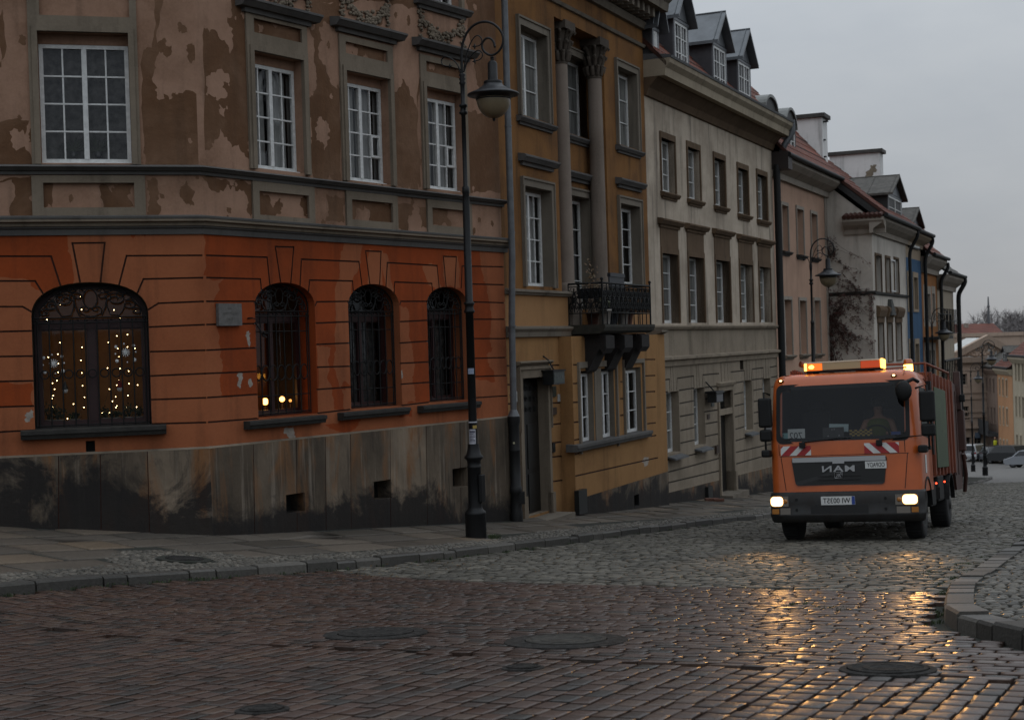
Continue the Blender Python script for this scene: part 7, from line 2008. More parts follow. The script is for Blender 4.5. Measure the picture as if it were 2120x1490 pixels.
uv = rk.data.uv_layers.new(name='tiles'); uv.data.foreach_set('uv', np.array([c for l in rk.data.loops for c in (lambda v: (v.x + v.y, v.z * 1.4))(rk.data.vertices[l.vertex_index].co)], float))
mb = MB(); uf = fK.u(2052, 640, -5); mb.tube([fK.pt(uf, zR - .3, -6), fK.pt(uf, fK.z(2052, 614, -6), -6)], [.22, .08], 6); mb.ball(fK.pt(uf, fK.z(2052, 634, -6), -6), .22, 0, 6); mb.build('flagpole', M_zinc, HH)
mb = MB(); q = fK.u(2001, 680, -4); fK.bu(mb, q - .25, q + .25, zK + 1.0, fK.z(2001, 669, -4), -4.4, -3.9); mb.build('chimney', M_pks, HH)
# right-hand row
PN = at_depth(2098, 740, 150); fN = Facade((PN.x, PN.y), math.radians(8) + PI)       # u runs towards the viewer, n faces the street
def right_house(name, label, x0, x1, yev, wmat, wins, wcol, roofm=None, roofh=3.0, extra=0.0):
    u0, u1 = fN.u(x0, 800), fN.u(x1, 800) + extra
    ze = fN.z(x0 if x0 > 2090 else (x0 + x1) / 2, yev)
    H = thing(name, label, 'house', fN.pt(u0, G(*fN.pt(u0, 0)[:2])))
    ps = []
    for (a, b, c, d) in wins:
        ps.append(rect(fN.u(a, (c + d) / 2), fN.u(b, (c + d) / 2), fN.z((a + b) / 2, d), fN.z((a + b) / 2, c)))
    relief('wall', fN, rect(u0, u1, -20, ze), [], [], [wmat], H, 0.0, [(p, 0.25, 0) for p in ps])
    for p in ps: far_window(H, fN, p, M_pks, wcol, wl=0.12)
    mb = MB(); fN.mould(mb, u0, u1, [(-.02, ze - .7), (.1, ze - .7), (.5, ze - .2), (.5, ze), (-.02, ze)]); mb.build('cornice', wcol, H)
    mb = MB(); fN.mould(mb, u0, u1, [(-.02, ze + .002), (.6, ze + .002), (.6, ze + .2), (-.02, ze + .3)]); mb.build('gutter', M_dpipe, H)
    if roofm: roof_plane(fN, H, u0, u1, ze + .2, .4, math.radians(38), roofh, mat=roofm)
    blind_walls(H, fN, u1, ze, mat=wmat, u0=u0, zb=-20, o=-.02)
    return H, u0, u1, ze
M_n = plaster('yellowish_stucco', (0.50, 0.43, 0.32), (0.43, 0.37, 0.275), blotch=0.4, scale=0.5)
M_m = plaster('salmon_stucco', (0.54, 0.29, 0.155), (0.48, 0.255, 0.135), blotch=0.4, scale=0.5)
M_l = plaster('mauve_brown_stucco', (0.25, 0.185, 0.15), (0.21, 0.155, 0.125), blotch=0.4, scale=0.5)
H, a, b, ze = right_house('cream_house', 'cream house with grey green window frames at the right edge of the photo', 2097, 2135, 738, M_n, [(2102, 2105, 752, 788), (2108, 2112, 752, 789), (2116, 2120, 753, 791), (2103, 2106, 820, 862), (2110, 2113, 821, 864), (2117, 2121, 822, 866), (2105, 2108, 900, 932), (2113, 2116, 902, 936)], M_n, M_tile, 4.0, extra=9)
H, a, b, ze = right_house('salmon_house', 'slim salmon orange townhouse between the cream and the brown ones', 2065, 2096.5, 763, M_m, [(2069, 2071, 785, 817), (2076, 2078.5, 785, 819), (2083, 2086, 787, 820), (2070, 2072, 843, 878), (2077, 2079, 844, 879), (2084, 2087, 846, 880), (2071, 2073, 910, 938), (2078, 2080, 912, 940), (2085, 2087, 913, 942)], M_n, M_tile, 3.5)
o = -.3; ud = fN.u(2080, 745, o)
dormer(fN, H, ud - 1.0, ud + 1.2, fN.z(2080, 757, o) - .6, fN.z(2080, 728, o), fN.z(2080, 716, o), o, 3, clad=M_dkclad, roofm=M_old)
H, a, b, ze = right_house('brown_house', 'mauve brown townhouse with a dark balcony left of the salmon one', 2036, 2064.5, 762, M_l, [(2042, 2045, 783, 812), (2049, 2052, 783, 812), (2056, 2059, 784, 813), (2045, 2048, 843, 875), (2052, 2055, 843, 876), (2058, 2061, 844, 877), (2049, 2051, 915, 940)], M_l, M_old, 3.0)
mb = MB(); zz = fN.z(2052, 898); fN.bu(mb, a + .2, b - .2, zz, zz + .4, 0, 1.1); fN.bu(mb, a + .2, b - .2, zz + .4, zz + 1.7, 1.0, 1.08); mb.build('balcony', pbr('grey_balcony_panel', (0.05, 0.055, 0.06), 0.7, var=0.4, scale=2), H)

# ---- bare winter trees on the far bank, read as one mass
def far_wood():
    rs = np.random.RandomState(31); mb = MB()
    Y0 = 300
    for k in range(300):
        Y = Y0 + rs.uniform(0, 60); X = rs.uniform(0.27, 0.46) * Y
        zb = G(X, Y) - 1
        px = 1060 + X / Y * FPX
        dip = 1.6 * math.sin(px * 0.05) + 1.5 * math.sin(px * 0.021 + 1.0)
        H = (at_depth(px, 657, Y).z - zb) + dip + rs.uniform(-3.5, 2.5)
        mb.tube([(X, Y, zb), (X + rs.normal(0, .4), Y, zb + H * .45), (X + rs.normal(0, .6), Y, zb + H * .9)], [0.28, 0.18, 0.05], 4)
        for j in range(90):
            t = rs.uniform(0.22, 0.92); h = zb + H * t
            R = H * 0.24 * (1 - abs(t - 0.45) * 1.1)
            a = rs.uniform(0, 2 * PI); el = rs.uniform(0.3, 1.1)
            l = R * rs.uniform(0.5, 1.1)
            d = Vector((math.cos(a) * math.cos(el), math.sin(a) * math.cos(el), math.sin(el)))
            p0 = Vector((X, Y, h)); p1 = p0 + d * l
            w = d.orthogonal().normalized() * 0.075
            v = d.cross(w)
            mb.add([p0 - w, p0 + w, p1], [(0, 1, 2)]); mb.add([p0 - v, p0 + v, p1], [(0, 1, 2)])
            for q in range(4):
                s0 = p0 + d * l * rs.uniform(.3, .95); e = s0 + Vector(rs.normal(0, 1, 3)).normalized() * l * .35 + Vector((0, 0, l * .12))
                mb.add([s0 - w * .6, s0 + w * .6, e], [(0, 1, 2)])
    o = mb.build('bare_wood', pbr('bare_branches', (0.19, 0.17, 0.165), 0.9, var=0.4, scale=0.1))  # bark grey lightened to put some distance haze into the colour
    o['kind'] = 'stuff'; o['label'] = 'grey mass of bare winter trees beyond the roofs'
far_wood()
# ------------------------------------------------------------------ street lamps with curled arms
M_lampblk = pbr('lamp_black_paint', (0.006, 0.0063, 0.007), 0.5, 0.0, var=0.3, scale=18, spec=0.3)
M_shade = pbr('lamp_shade_paint', (0.018, 0.019, 0.022), 0.45, 0.2, var=0.25, scale=8)
M_globe = pbr('frosted_globe', (0.20, 0.155, 0.095), 0.35, var=0.25, scale=3, spec=0.4)
def lamp_parts(label):
    K = 0.00754
    t = thing('street_lamp', label, 'street lamp', (0, 0, 0), 'curled cast iron street lamps')
    ORG[t.name] = Vector((0, 0, 0))
    # local frame: x along the arm, z up
    mb = MB()
    mb.lathe((0, 0, 0), [(0.165, -0.15), (0.165, 0.36), (0.170, 0.37), (0.160, 0.40), (0.120, 0.44), (0.112, 0.46), (0.108, 0.48), (0.104, 1.08), (0.112, 1.09), (0.112, 1.11), (0.104, 1.12), (0.108, 1.20), (0.150, 1.24), (0.148, 1.26), (0.115, 1.30), (0.092, 1.40), (0.088, 1.46)], 24)
    b = mb.build('base', M_lampblk, t)
    mb = MB(); mb.box(0.10, 0.155, -0.07, 0.07, 0.55, 0.98, 0, 0.012); mb.build('service_hatch', M_lampblk, b)
    mb = MB()
    mb.lathe((0, 0, 0), [(0.066, 1.44), (0.062, 3.50), (0.082, 3.505), (0.086, 3.53), (0.066, 3.57), (0.066, 3.62), (0.084, 3.64), (0.084, 3.66), (0.060, 3.68), (0.056, 5.22), (0.050, 5.36), (0.056, 5.37), (0.056, 5.46), (0.036, 5.48), (0.034, 6.58), (0.066, 6.60), (0.066, 6.63), (0.046, 6.64), (0.046, 6.70), (0.066, 6.71), (0.066, 6.74), (0.034, 6.76), (0.036, 7.05), (0.055, 7.08), (0.036, 7.11), (0.055, 7.14), (0.036, 7.17), (0.055, 7.20), (0.036, 7.23)], 16)
    mb.build('pole', M_lampblk, t)
    k = K / 5.96 * 1.08
    L = lambda zx, zy: Vector(((zx - 300) * k, 0, 7.23 + (740 - zy) * K / 5.96))
    arm = [(300, 745), (298, 620), (300, 500), (318, 380), (375, 255), (470, 170), (590, 145), (700, 180), (785, 260), (825, 350), (822, 440), (780, 515), (715, 558), (650, 555), (590, 510), (562, 445), (575, 390), (620, 352), (670, 360), (705, 400), (722, 462)]
    mb = MB(); P = smooth_path([L(*p) for p in arm], 6); n = len(P)
    mb.tube(P, [0.021 - 0.004 * i / n for i in range(n)], 8)
    mb.ball(P[-1], 0.022, 0, 6)
    a = mb.build('arm', M_lampblk, t)
    mb = MB()
    for pts in ([(325, 700), (345, 590), (385, 460), (440, 350), (500, 302), (548, 330), (562, 385), (530, 425), (470, 430)], [(320, 730), (365, 620), (430, 530), (505, 484), (550, 505), (565, 550), (535, 595), (465, 610)], [(280, 740), (255, 650), (205, 575), (130, 520), (75, 512), (40, 550), (50, 600), (95, 625), (145, 632)]):
        Q = smooth_path([L(*p) for p in pts], 5); mb.tube(Q, [0.012 - 0.004 * i / len(Q) for i in range(len(Q))], 6)
        e = Q[-1]; d = (Q[-1] - Q[-3]).normalized(); s = Vector((-d.z, 0, d.x))
        for w in (d, s, -s): mb.tube([e, e + w * 0.022, e + w * 0.045], [0.012, 0.014, 0.003], 5)
    mb.build('scroll', M_lampblk, a)
    cx = (685 - 300) * k; Z = lambda zy: 7.23 + (740 - zy) * K / 5.96
    mb = MB()
    for i in range(2): mb.tube([(cx + 0.024 * math.cos(2 * PI * j / 12), 0.0 if i else 0.024 * math.sin(2 * PI * j / 12), Z(590) + (0.03 * math.sin(2 * PI * j / 12) if i else 0) - 0.02 * i) for j in range(12)], 0.008, 5, closed=True)
    mb.tube([(cx, 0, Z(555)), (cx, 0, Z(640))], 0.014, 6)
    mb.lathe((cx, 0, 0), [(0.02, Z(625)), (0.055, Z(640)), (0.074, Z(665)), (0.078, Z(870)), (0.140, Z(878)), (0.145, Z(890)), (0.142, Z(912))], 20)
    mb.build('lamp_housing', M_lampblk, t)
    mb = MB(); mb.lathe((cx, 0, 0), [(0.10, Z(905)), (0.145, Z(912)), (0.155, Z(930)), (0.235, Z(975)), (0.30, Z(1000)), (0.395, Z(1030)), (0.402, Z(1040)), (0.398, Z(1052)), (0.30, Z(1060)), (0.27, Z(1062)), (0.268, Z(1085)), (0.05, Z(1080))], 32); mb.build('lamp_shade', M_shade, t)
    mb = MB(); mb.lathe((cx, 0, 0), [(0.255, Z(1080)), (0.262, Z(1100))] + [(0.262 * math.cos(q), Z(1100) - (Z(1100) - Z(1332)) * math.sin(q)) for q in np.linspace(0.05, PI / 2 - 0.03, 12)], 28); mb.build('globe', M_globe, t)
    mb = MB(); mb.lathe((cx, 0, 0), [(0.262, Z(1092)), (0.272, Z(1094)), (0.272, Z(1106)), (0.262, Z(1108))], 28); mb.lathe((cx, 0, 0), [(0.035, Z(1325)), (0.022, Z(1338)), (0.026, Z(1350)), (0.004, Z(1370))], 10); mb.build('globe_ring', M_lampblk, t)
    return t
def copy_tree(o, parent=None):
    c = o.copy(); COL.objects.link(c); ORG[c.name] = ORG.get(o.name, Vector())
    if parent is not None: c.parent = parent
    for ch in list(o.children): copy_tree(ch, c)
    return c
lamp0 = lamp_parts('nearest and tallest street lamp, on the pavement before the orange house, with paper stickers')
lamp_spots = [(986, 1117, 22.2, 0, None, 1.0), (1692, 1040, 41.0, 0.02, 'street lamp rising behind the truck in front of the pink house', 0.93), (1938, 1000, 60.0, 0.02, 'street lamp just behind the truck, before the ochre and cream houses', 0.915),
              (2040, 990, 80.0, 0.02, 'street lamp at the end of the left pavement, taller of the far pair', 0.94), (2015, 979, 103.0, 0.02, 'smallest and farthest street lamp, left of the far pair', 0.97)]
for i, (px, py, D, tilt, lb, sc) in enumerate(lamp_spots):
    P = at_depth(px, py, D)
    o = lamp0 if i == 0 else copy_tree(lamp0)
    o.location = (P.x, P.y, G(P.x, P.y) + (PAVE if i != 2 else PAVE))
    o.rotation_euler = (0, 0, -math.radians(25 if i == 0 else 22))
    o.scale = (sc, sc, sc)
    if lb: o['label'] = lb
# stickers and notices on the nearest pole
LP = lamp0.location; la = -math.radians(25)
def pole_sheet(name, z0, z1, a0, a1, r, mat, label, cat, lines=0):
    t = thing(name, label, cat, (LP.x, LP.y, LP.z + z0))
    n = 8; vs, fs = [], []
    for i in range(n + 1):
        a = math.radians(a0 + (a1 - a0) * i / n)
        for z in (z0, z1): vs.append((LP.x + r * math.cos(a), LP.y + r * math.sin(a), LP.z + z))
    mb = MB().add(vs, [(2 * i, 2 * i + 2, 2 * i + 3, 2 * i + 1) for i in range(n)]); s = mb.build('sheet', mat, t)
    if lines:
        mb = MB()
        for k in range(lines):
            z = z1 - (z1 - z0) * (0.1 + 0.8 * k / lines); h = (z1 - z0) * (0.05 if k else 0.09)
            vs = []
            for i in range(n + 1):
                a = math.radians(a0 + (a1 - a0) * (0.1 + (0.8 - 0.2 * (k % 3 == 2)) * i / n))
                for zz in (z - h, z): vs.append((LP.x + (r + .002) * math.cos(a), LP.y + (r + .002) * math.sin(a), LP.z + zz))
            mb.add(vs, [(2 * i, 2 * i + 2, 2 * i + 3, 2 * i + 1) for i in range(n)])
        mb.build('print', pbr('faded_print', (0.06, 0.06, 0.09), 0.7), t)
M_paper = pbr('weathered_paper', (0.42, 0.42, 0.46), 0.8, var=0.3, scale=30)
pole_sheet('paper_notice', 1.46, 1.69, 215, 305, 0.072, M_paper, 'torn white printed notice stuck on the nearest lamp pole', 'notice', 8)
pole_sheet('sticker', 2.55, 2.64, 225, 310, 0.069, pbr('blue_sticker', (0.10, 0.14, 0.24), 0.5, var=0.7, scale=60, var_col=(0.3, 0.32, 0.36)), 'small blue and white sticker halfway up the nearest lamp pole', 'sticker')
pole_sheet('sticker', 1.70, 1.75, 270, 330, 0.0715, pbr('yellow_sticker', (0.32, 0.22, 0.05), 0.6), 'small yellow sticker above the paper notice on the lamp pole', 'sticker')
pole_sheet('tape_band', 1.79, 1.81, 0, 360, 0.0705, M_paper, 'thin pale tape band round the nearest lamp pole above the notice', 'tape')

# plaque, flag holder and bracket on the orange house
M_plq = pbr('grey_stone_plaque', (0.11, 0.102, 0.096), 0.65, var=0.25, scale=16, bump=0.15)
t, b = wall_box('wall_plaque', FB, 453, 501, 628, 674, 0.09, 0.055, M_plq, 'square grey plaque with worn lettering on the orange wall at the corner', 'plaque')
u0, u1, z0, z1 = b
for j, (s, zz, hh) in enumerate((('ulica', .78, .10), ('MOSTOWA', .55, .13), ('1940', .27, .2))):
    text_mesh(s, (z1 - z0) * hh, pbr('plaque_letters', (0.085, 0.08, 0.072), 0.7), 'lettering', lambda x, z, d, zz=zz: FB.pt((u0 + u1) / 2 + x, z0 + (z1 - z0) * zz + z, 0.0915 + d * .3), t, mirror=True)
fh = thing('flag_holder', 'iron flag holder with spread tips beside the first barred window', 'flag holder', FB.pt(FB.u(514, 690), FB.z(514, 690), 0.03))
p0, p1 = FB.uv(525, 668), FB.uv(513, 694)
mb = MB(); mb.tube([FB.pt(p0[0], p0[1], 0.03), FB.pt((p0[0] + p1[0]) / 2, (p0[1] + p1[1]) / 2 - .02, 0.2), FB.pt(p1[0], p1[1], 0.30)], 0.012, 6); mb.build('arm', M_iron_b, fh)
mb = MB()
for a in range(4): mb.tube([FB.pt(p1[0], p1[1], 0.30), FB.pt(p1[0] + 0.05 * math.cos(a * PI / 2 + .5), p1[1] + 0.05 * math.sin(a * PI / 2 + .5), 0.36)], [0.022, 0.012], 5)
mb.build('socket', M_iron_b, fh)
q = FB.uv(510, 659); mb = MB(); mb.tube([FB.pt(q[0], q[1], .03), FB.pt(q[0], q[1], 0.12)], 0.012, 6); mb.tube([FB.pt(q[0], q[1], 0.12), FB.pt(q[0] + .13, q[1] - .01, 0.06)], 0.008, 5)
tag(mb.build('wall_hook', M_iron_b, None, FB.pt(q[0], q[1], .03)), 'small iron hook on the orange wall above the flag holder', 'hook')

# ------------------------------------------------------------------ Christmas things inside the big arched window
warm = (1.0, 0.72, 0.32)
M_bulb = emit('fairy_bulb', warm, 15.0)
FL = thing('fairy_lights', 'strings of warm white fairy lights hanging inside the big arched window', 'fairy lights', FA.pt(FA.u(188, 740), FA.z(188, 720), -0.5))
bulbs = [(470, 195), (771, 196), (175, 278), (284, 263), (477, 310), (771, 314), (970, 318), (163, 402), (826, 390), (463, 424), (964, 435), (797, 549), (893, 537), (280, 610), (481, 651), (721, 607), (805, 664), (893, 649), (961, 662), (262, 714), (175, 741), (471, 769), (815, 737), (790, 776), (957, 776), (267, 799), (713, 840), (825, 845), (265, 878), (479, 884), (904, 868), (253, 953), (214, 977), (816, 950), (486, 1001), (796, 995), (906, 981), (985, 993), (232, 1031), (730, 1030), (220, 1090), (210, 1115), (503, 1104), (786, 1100), (897, 1088), (757, 1141), (404, 1166), (797, 1183), (212, 1196), (499, 1195), (788, 1198), (888, 1194), (976, 1194), (388, 1278), (665, 1247), (730, 1246), (444, 1260), (349, 1298), (629, 1307)]
me0 = None; base = []
for (bx, by) in bulbs:
    x, y = 60 + bx / 4.381, 570 + by / 4.381
    u, z = FA.uv(x, y, -0.52); p = FA.pt(u, z, -0.52); base.append((bx, p))
    if me0 is None:
        mb = MB(); mb.ball(p, 0.0062, 0, 6); b0 = mb.build('bulb', M_bulb, FL); me0 = b0.data; p00 = Vector(p)
    else:
        c = bpy.data.objects.new('bulb', me0); COL.objects.link(c); c.parent = FL; c.location = Vector(p) - p00
pl = bpy.data.lights.new('room_fill', 'POINT'); pl.energy = 1.6; pl.color = (1.0, 0.70, 0.36); pl.shadow_soft_size = 0.25  # unseen point light added to brighten the room behind the bulbs
po_ = bpy.data.objects.new('room_fill', pl); COL.objects.link(po_); po_.parent = FL; po_.location = Vector(FA.pt(FA.u(188), FA.z(188, 700), -0.9)) - FL.location
mb = MB()
for lo, hi in ((150, 300), (440, 510), (600, 740), (741, 830), (870, 1000)):
    col_ = sorted([p for bx, p in base if lo <= bx <= hi], key=lambda p: -p[2])
    if len(col_) > 1: mb.tube([(p[0], p[1], p[2] + 0.01) for p in col_], 0.0025, 3)
mb.build('wire', M_blk, FL)
M_snow = pbr('white_sticker', (0.70, 0.70, 0.70), 0.7)
M_felt = pbr('red_felt', (0.18, 0.012, 0.014), 0.9)
for (x, y, lb) in ((111, 752, 'white snowflake sticker with dots on the left pane of the big arched window'), (260, 729, 'white snowflake sticker with dots on the right pane of the big arched window')):
    u, z = FA.uv(x, y, -0.33); mb = MB(); o = -0.334
    for k in range(6):
        a = PI * k / 6; d = 0.062; mb.tube([FA.pt(u - d * math.cos(a), z - d * math.sin(a), o), FA.pt(u + d * math.cos(a), z + d * math.sin(a), o)], 0.007, 4)
    t = thing('snowflake_sticker', lb, 'sticker', FA.pt(u, z, o), 'window stickers'); mb.build('flake', M_snow, t)
    for k, (dx, dy, r) in enumerate(((-.13, .08, .022), (.11, .09, .024), (-.12, -.12, .026), (.12, -.11, .026), (-.02, .12, .013), (0.02, -.14, .011), (-.14, -.02, .012), (.14, 0.0, .012))):
        mb = MB(); mb.ball(FA.pt(u + dx, z + dy, o), r, 0, 8, (1, .3, 1)); mb.build('dot', M_snow, t)
for (x, y, m, lb) in ((135, 808, M_blk, 'round white gnome ornament with a dark cap hanging in the arched window'), (248, 804, M_felt, 'round pale gnome ornament with a red cap hanging in the arched window')):
    u, z = FA.uv(x, y, -0.45); t = thing('hanging_ornament', lb, 'ornament', FA.pt(u, z, -.45), 'hanging ornaments')
    mb = MB(); mb.ball(FA.pt(u, z, -.45), 0.042, 0, 10); mb.build('body', M_snow, t)
    mb = MB(); mb.lathe(FA.pt(u, z + .015, -.45), [(0.046, 0.0), (0.04, 0.03), (0.012, 0.10), (0.002, 0.13)], 12); mb.tube([FA.pt(u, z + .14, -.45), FA.pt(u, z + .6, -.45)], 0.002, 3); mb.build('cap', m, t)
M_pin = pbr('window_greens', (0.022, 0.030, 0.014), 0.8, var=0.5, scale=30)
mb = MB(); z = FA.z(188, 884) + 0.02; FA.bu(mb, FA.u(60), FA.u(318), z - .1, z + .0, -0.75, -0.37)
tag(mb.build('window_board', M_redwood, None, FA.pt(FA.u(188), z, -.5)), 'dark wooden board inside the foot of the big arched window', 'window board')
for i, (x, m, lb, r) in enumerate(((102, M_pin, 'bushy dark plant at the left end of the arched window', .16), (120, M_pin, 'second bushy plant at the left end of the arched window', .13), (155, M_potw, 'pale pot with sparse twigs left of the middle bar of the arched window', .10), (218, M_pin, 'low green plant right of the middle bar of the arched window', .10), (241, M_potw, 'wide pale pot at the foot of the right pane of the arched window', .10), (268, M_pin, 'bushy green plant near the right end of the arched window', .12), (288, M_pin, 'small green plant at the right end of the arched window', .10))):
    u = FA.u(x, 870, -.5); potted(FA.pt(u, z + .002, -.52), .07, .08, 0, lb, mat=M_potw, r=r, n=60, seed=40 + i, lf=M_pin, sc=(1, .6, .9 if m is M_pin else .5), size=.03, group='pots inside the arched window')
for i, (x, y, rr, e) in enumerate(((549, 831, 0.052, 30.0), (584, 826, 0.042, 26.0), (601, 829, 0.024, 5.0))):  # glowing globes added to stand for orange reflections in the pane
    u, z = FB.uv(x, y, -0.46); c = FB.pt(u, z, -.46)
    t = thing('reflection_globe', ('larger added globe standing in for an orange reflection low in the second arched window', 'added globe standing in for a reflection, right of the larger one in the second arched window', 'small dim added globe standing in for a reflection, right of the two others in the window')[i], 'reflection globe', FB.pt(u, z - .14, -.46), 'reflection globes in the second window')
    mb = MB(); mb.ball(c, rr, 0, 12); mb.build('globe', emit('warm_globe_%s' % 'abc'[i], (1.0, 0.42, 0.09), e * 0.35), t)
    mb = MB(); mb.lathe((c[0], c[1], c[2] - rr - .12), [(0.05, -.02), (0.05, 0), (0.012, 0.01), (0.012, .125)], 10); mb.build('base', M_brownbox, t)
    if i == 0:
        pl = bpy.data.lights.new('second_room_fill', 'POINT'); pl.energy = 3.0; pl.color = (1.0, 0.50, 0.16); pl.shadow_soft_size = 0.06  # unseen point light added to brighten the second window's room
        po_ = bpy.data.objects.new('second_room_fill', pl); COL.objects.link(po_); po_.parent = t; po_.location = Vector(FB.pt(u, z + 0.12, -0.75)) - t.location
mb = MB(); z = FB.z(588, 861) + .03; FB.bu(mb, B_AR[0][0][0], B_AR[0][1][0] + .2, z - .06, z, -1.2, -0.40)
tag(mb.build('table', M_redwood, None, FB.pt(B_AR[0][0][0] + .4, z, -.7)), 'dark table top inside the lit second arched window', 'table')

for (x, lb) in ((152, 'spiky dark plant behind the left half of the frontal first floor window'), (203, 'spiky dark plant behind the right half of the frontal first floor window')):
    u, z = FA.uv(x, 322, -0.27); rs = np.random.RandomState(int(x)); t = thing('potted_plant', lb, 'plant', FA.pt(u, z, -.27), 'plants in the frontal window')
    mb = MB(); mb.lathe(FA.pt(u, z - .02, -.29), [(.05, 0), (.06, .07), (.05, .07)], 10); mb.build('pot', M_blk, t)
    mb = MB()
    for k in range(26):
        a = rs.uniform(.1, PI - .1); l = rs.uniform(.16, .30); mb.tube([FA.pt(u, z + .05, -.28), FA.pt(u + l * .6 * math.cos(a), z + .05 + l * .7 * math.sin(a), -.285), FA.pt(u + l * math.cos(a), z + .05 + l * .85 * math.sin(a), -.28)], [.010, .007, .001], 4)
    mb.build('foliage', M_pin, t)
# ------------------------------------------------------------------ the orange refuse truck
def solid_frame(name, label, cat, x, y, ang, group=None):
    """Empty on the sloping ground, local x to the picture's right, y away, z up"""
    e = 0.5
    f = Vector((math.sin(ang), math.cos(ang), 0)); r = Vector((math.cos(ang), -math.sin(ang), 0))
    f.z = (G(x + f.x * e, y + f.y * e) - G(x - f.x * e, y - f.y * e)) / (2 * e); r.z = (G(x + r.x * e, y + r.y * e) - G(x - r.x * e, y - r.y * e)) / (2 * e)
    f.normalize(); r = (r - f * r.dot(f)).normalized(); n = r.cross(f)
    o = thing(name, label, cat, (0, 0, 0), group)
    o.matrix_world = Matrix(((r.x, f.x, n.x, x), (r.y, f.y, n.y, y), (r.z, f.z, n.z, G(x, y)), (0, 0, 0, 1)))
    ORG[o.name] = Vector((0, 0, 0))
    return o
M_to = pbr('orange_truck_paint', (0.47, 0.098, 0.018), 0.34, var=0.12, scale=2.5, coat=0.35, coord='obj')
M_tod = pbr('shadowed_orange_body', (0.15, 0.034, 0.011), 0.55, var=0.45, scale=3, coord='obj', var_col=(0.12, 0.028, 0.012))  # truck orange darkened to carry the shadow on the body's sides
M_tblk = pbr('truck_black_plastic', (0.006, 0.006, 0.006), 0.65, spec=0.3, coord='obj', var=0.3, scale=8)
M_tbump = pbr('bumper_grey', (0.017, 0.017, 0.017), 0.6, var=0.5, scale=5, coord='obj', spec=0.35, var_col=(0.013, 0.010, 0.008))
M_chr = pbr('brushed_chrome', (0.42, 0.42, 0.42), 0.28, 0.9)
M_tyre = pbr('tyre_rubber', (0.010, 0.010, 0.010), 0.85, var=0.4, scale=12, coord='obj')
M_tg = pbr('green_panel', (0.036, 0.062, 0.022), 0.55, var=0.35, scale=2, coord='obj')
M_tw = pbr('sign_white', (0.55, 0.55, 0.53), 0.5, var=0.1, scale=10, coord='obj')
M_tred = pbr('warning_red', (0.30, 0.012, 0.015), 0.45, var=0.15, scale=9, coord='obj')
M_ink = pbr('sign_black_ink', (0.012, 0.012, 0.012), 0.5)
M_eu = pbr('plate_blue', (0.01, 0.04, 0.22), 0.5)
TR = solid_frame('refuse_truck', 'orange refuse truck with lit headlights and amber roof lights climbing the cobbled street', 'truck', 5.08, 21.9, math.radians(22.5))
W = 1.155
def yf(z): return max(0.0, z - 1.55) * 0.20 + max(0.0, 1.0 - z) * -0.02
def cab_plan(W, y0, y1, rad, xs, n=5):
    L = [(-W, y1), (-W, (y1 + y0 + rad) * .62), (-W, (y0 + rad) + .25)]
    L += [(-W + rad - rad * math.cos(a), y0 + rad - rad * math.sin(a)) for a in np.linspace(0, PI / 2, n)]
    L += [(x, y0) for x in xs]
    return L + [(-x, y) for x, y in L[::-1] if x < -W + rad + 1e-6]
def crown(x, y, y0): return y + 0.05 * (x / W) ** 2 if y < y0 + .3 else y
WS0, WS1, WZ0, WZ1 = -0.99, 0.99, 1.56, 2.44
def cab():
    xs = [-0.94, -0.80, -0.55, -0.25, 0.0, 0.25, 0.55, 0.80, 0.94]
    rows_ = []
    zs = [0.74, 0.80, 1.0, 1.33, 1.345, 1.50, WZ0, 1.8, 2.1, WZ1, 2.53, 2.59, 2.625, 2.64]
    ins = {2.53: 0.012, 2.59: 0.04, 2.625: 0.10, 2.64: 0.20}
    for z in zs:
        i = ins.get(z, 0.0); tp = max(0, z - 1.6) * 0.045
        P = cab_plan(W - i - tp, yf(z) + i * 1.3, 1.68 - i * .4, 0.17, [x for x in xs])
        rows_.append([(x, crown(x, y, yf(z)), z) for x, y in P])
    n = len(rows_[0]); vs = [p for r in rows_ for p in r]; fs = []
    j0 = next(i for i, p in enumerate(rows_[0]) if abs(p[0] + 0.94) < 1e-3) if any(abs(p[0] + 0.94) < 1e-3 for p in rows_[0]) else 8
    j1 = n - 1 - j0
    for a in range(len(zs) - 1):
        for b in range(n - 1):
            if WZ0 <= zs[a] < WZ1 and j0 <= b < j1: continue
            fs.append((a * n + b, a * n + b + 1, (a + 1) * n + b + 1, (a + 1) * n + b))
    fs.append(tuple((len(zs) - 1) * n + b for b in range(n)))
    fs += [(a * n, (a + 1) * n, (a + 1) * n + n - 1, a * n + n - 1) for a in range(len(zs) - 1)]
    return obj('cab', vs, fs, M_to, TR, smooth=[True] * (len(fs) - len(zs)) + [False] * len(zs))
cabo = cab()
def fp(x, z, d=0.0):
    """a point on the cab's front, d in front of it"""
    return (x, yf(z) + 0.05 * (x / W) ** 2 - d, z)
def fpatch(mb, poly, d, m=0):
    return mb.add([fp(x, z, d) for x, z in poly], [tuple(range(len(poly)))], m)
def fslab(mb, x0, x1, z0, z1, d0, d1, m=0, n=6):
    for i in range(n):
        a, b = x0 + (x1 - x0) * i / n, x0 + (x1 - x0) * (i + 1) / n
        mb.hexa([fp(a, z0, d0), fp(b, z0, d0), fp(b, z0, d1), fp(a, z0, d1), fp(a, z1, d0), fp(b, z1, d0), fp(b, z1, d1), fp(a, z1, d1)], m)
    return mb
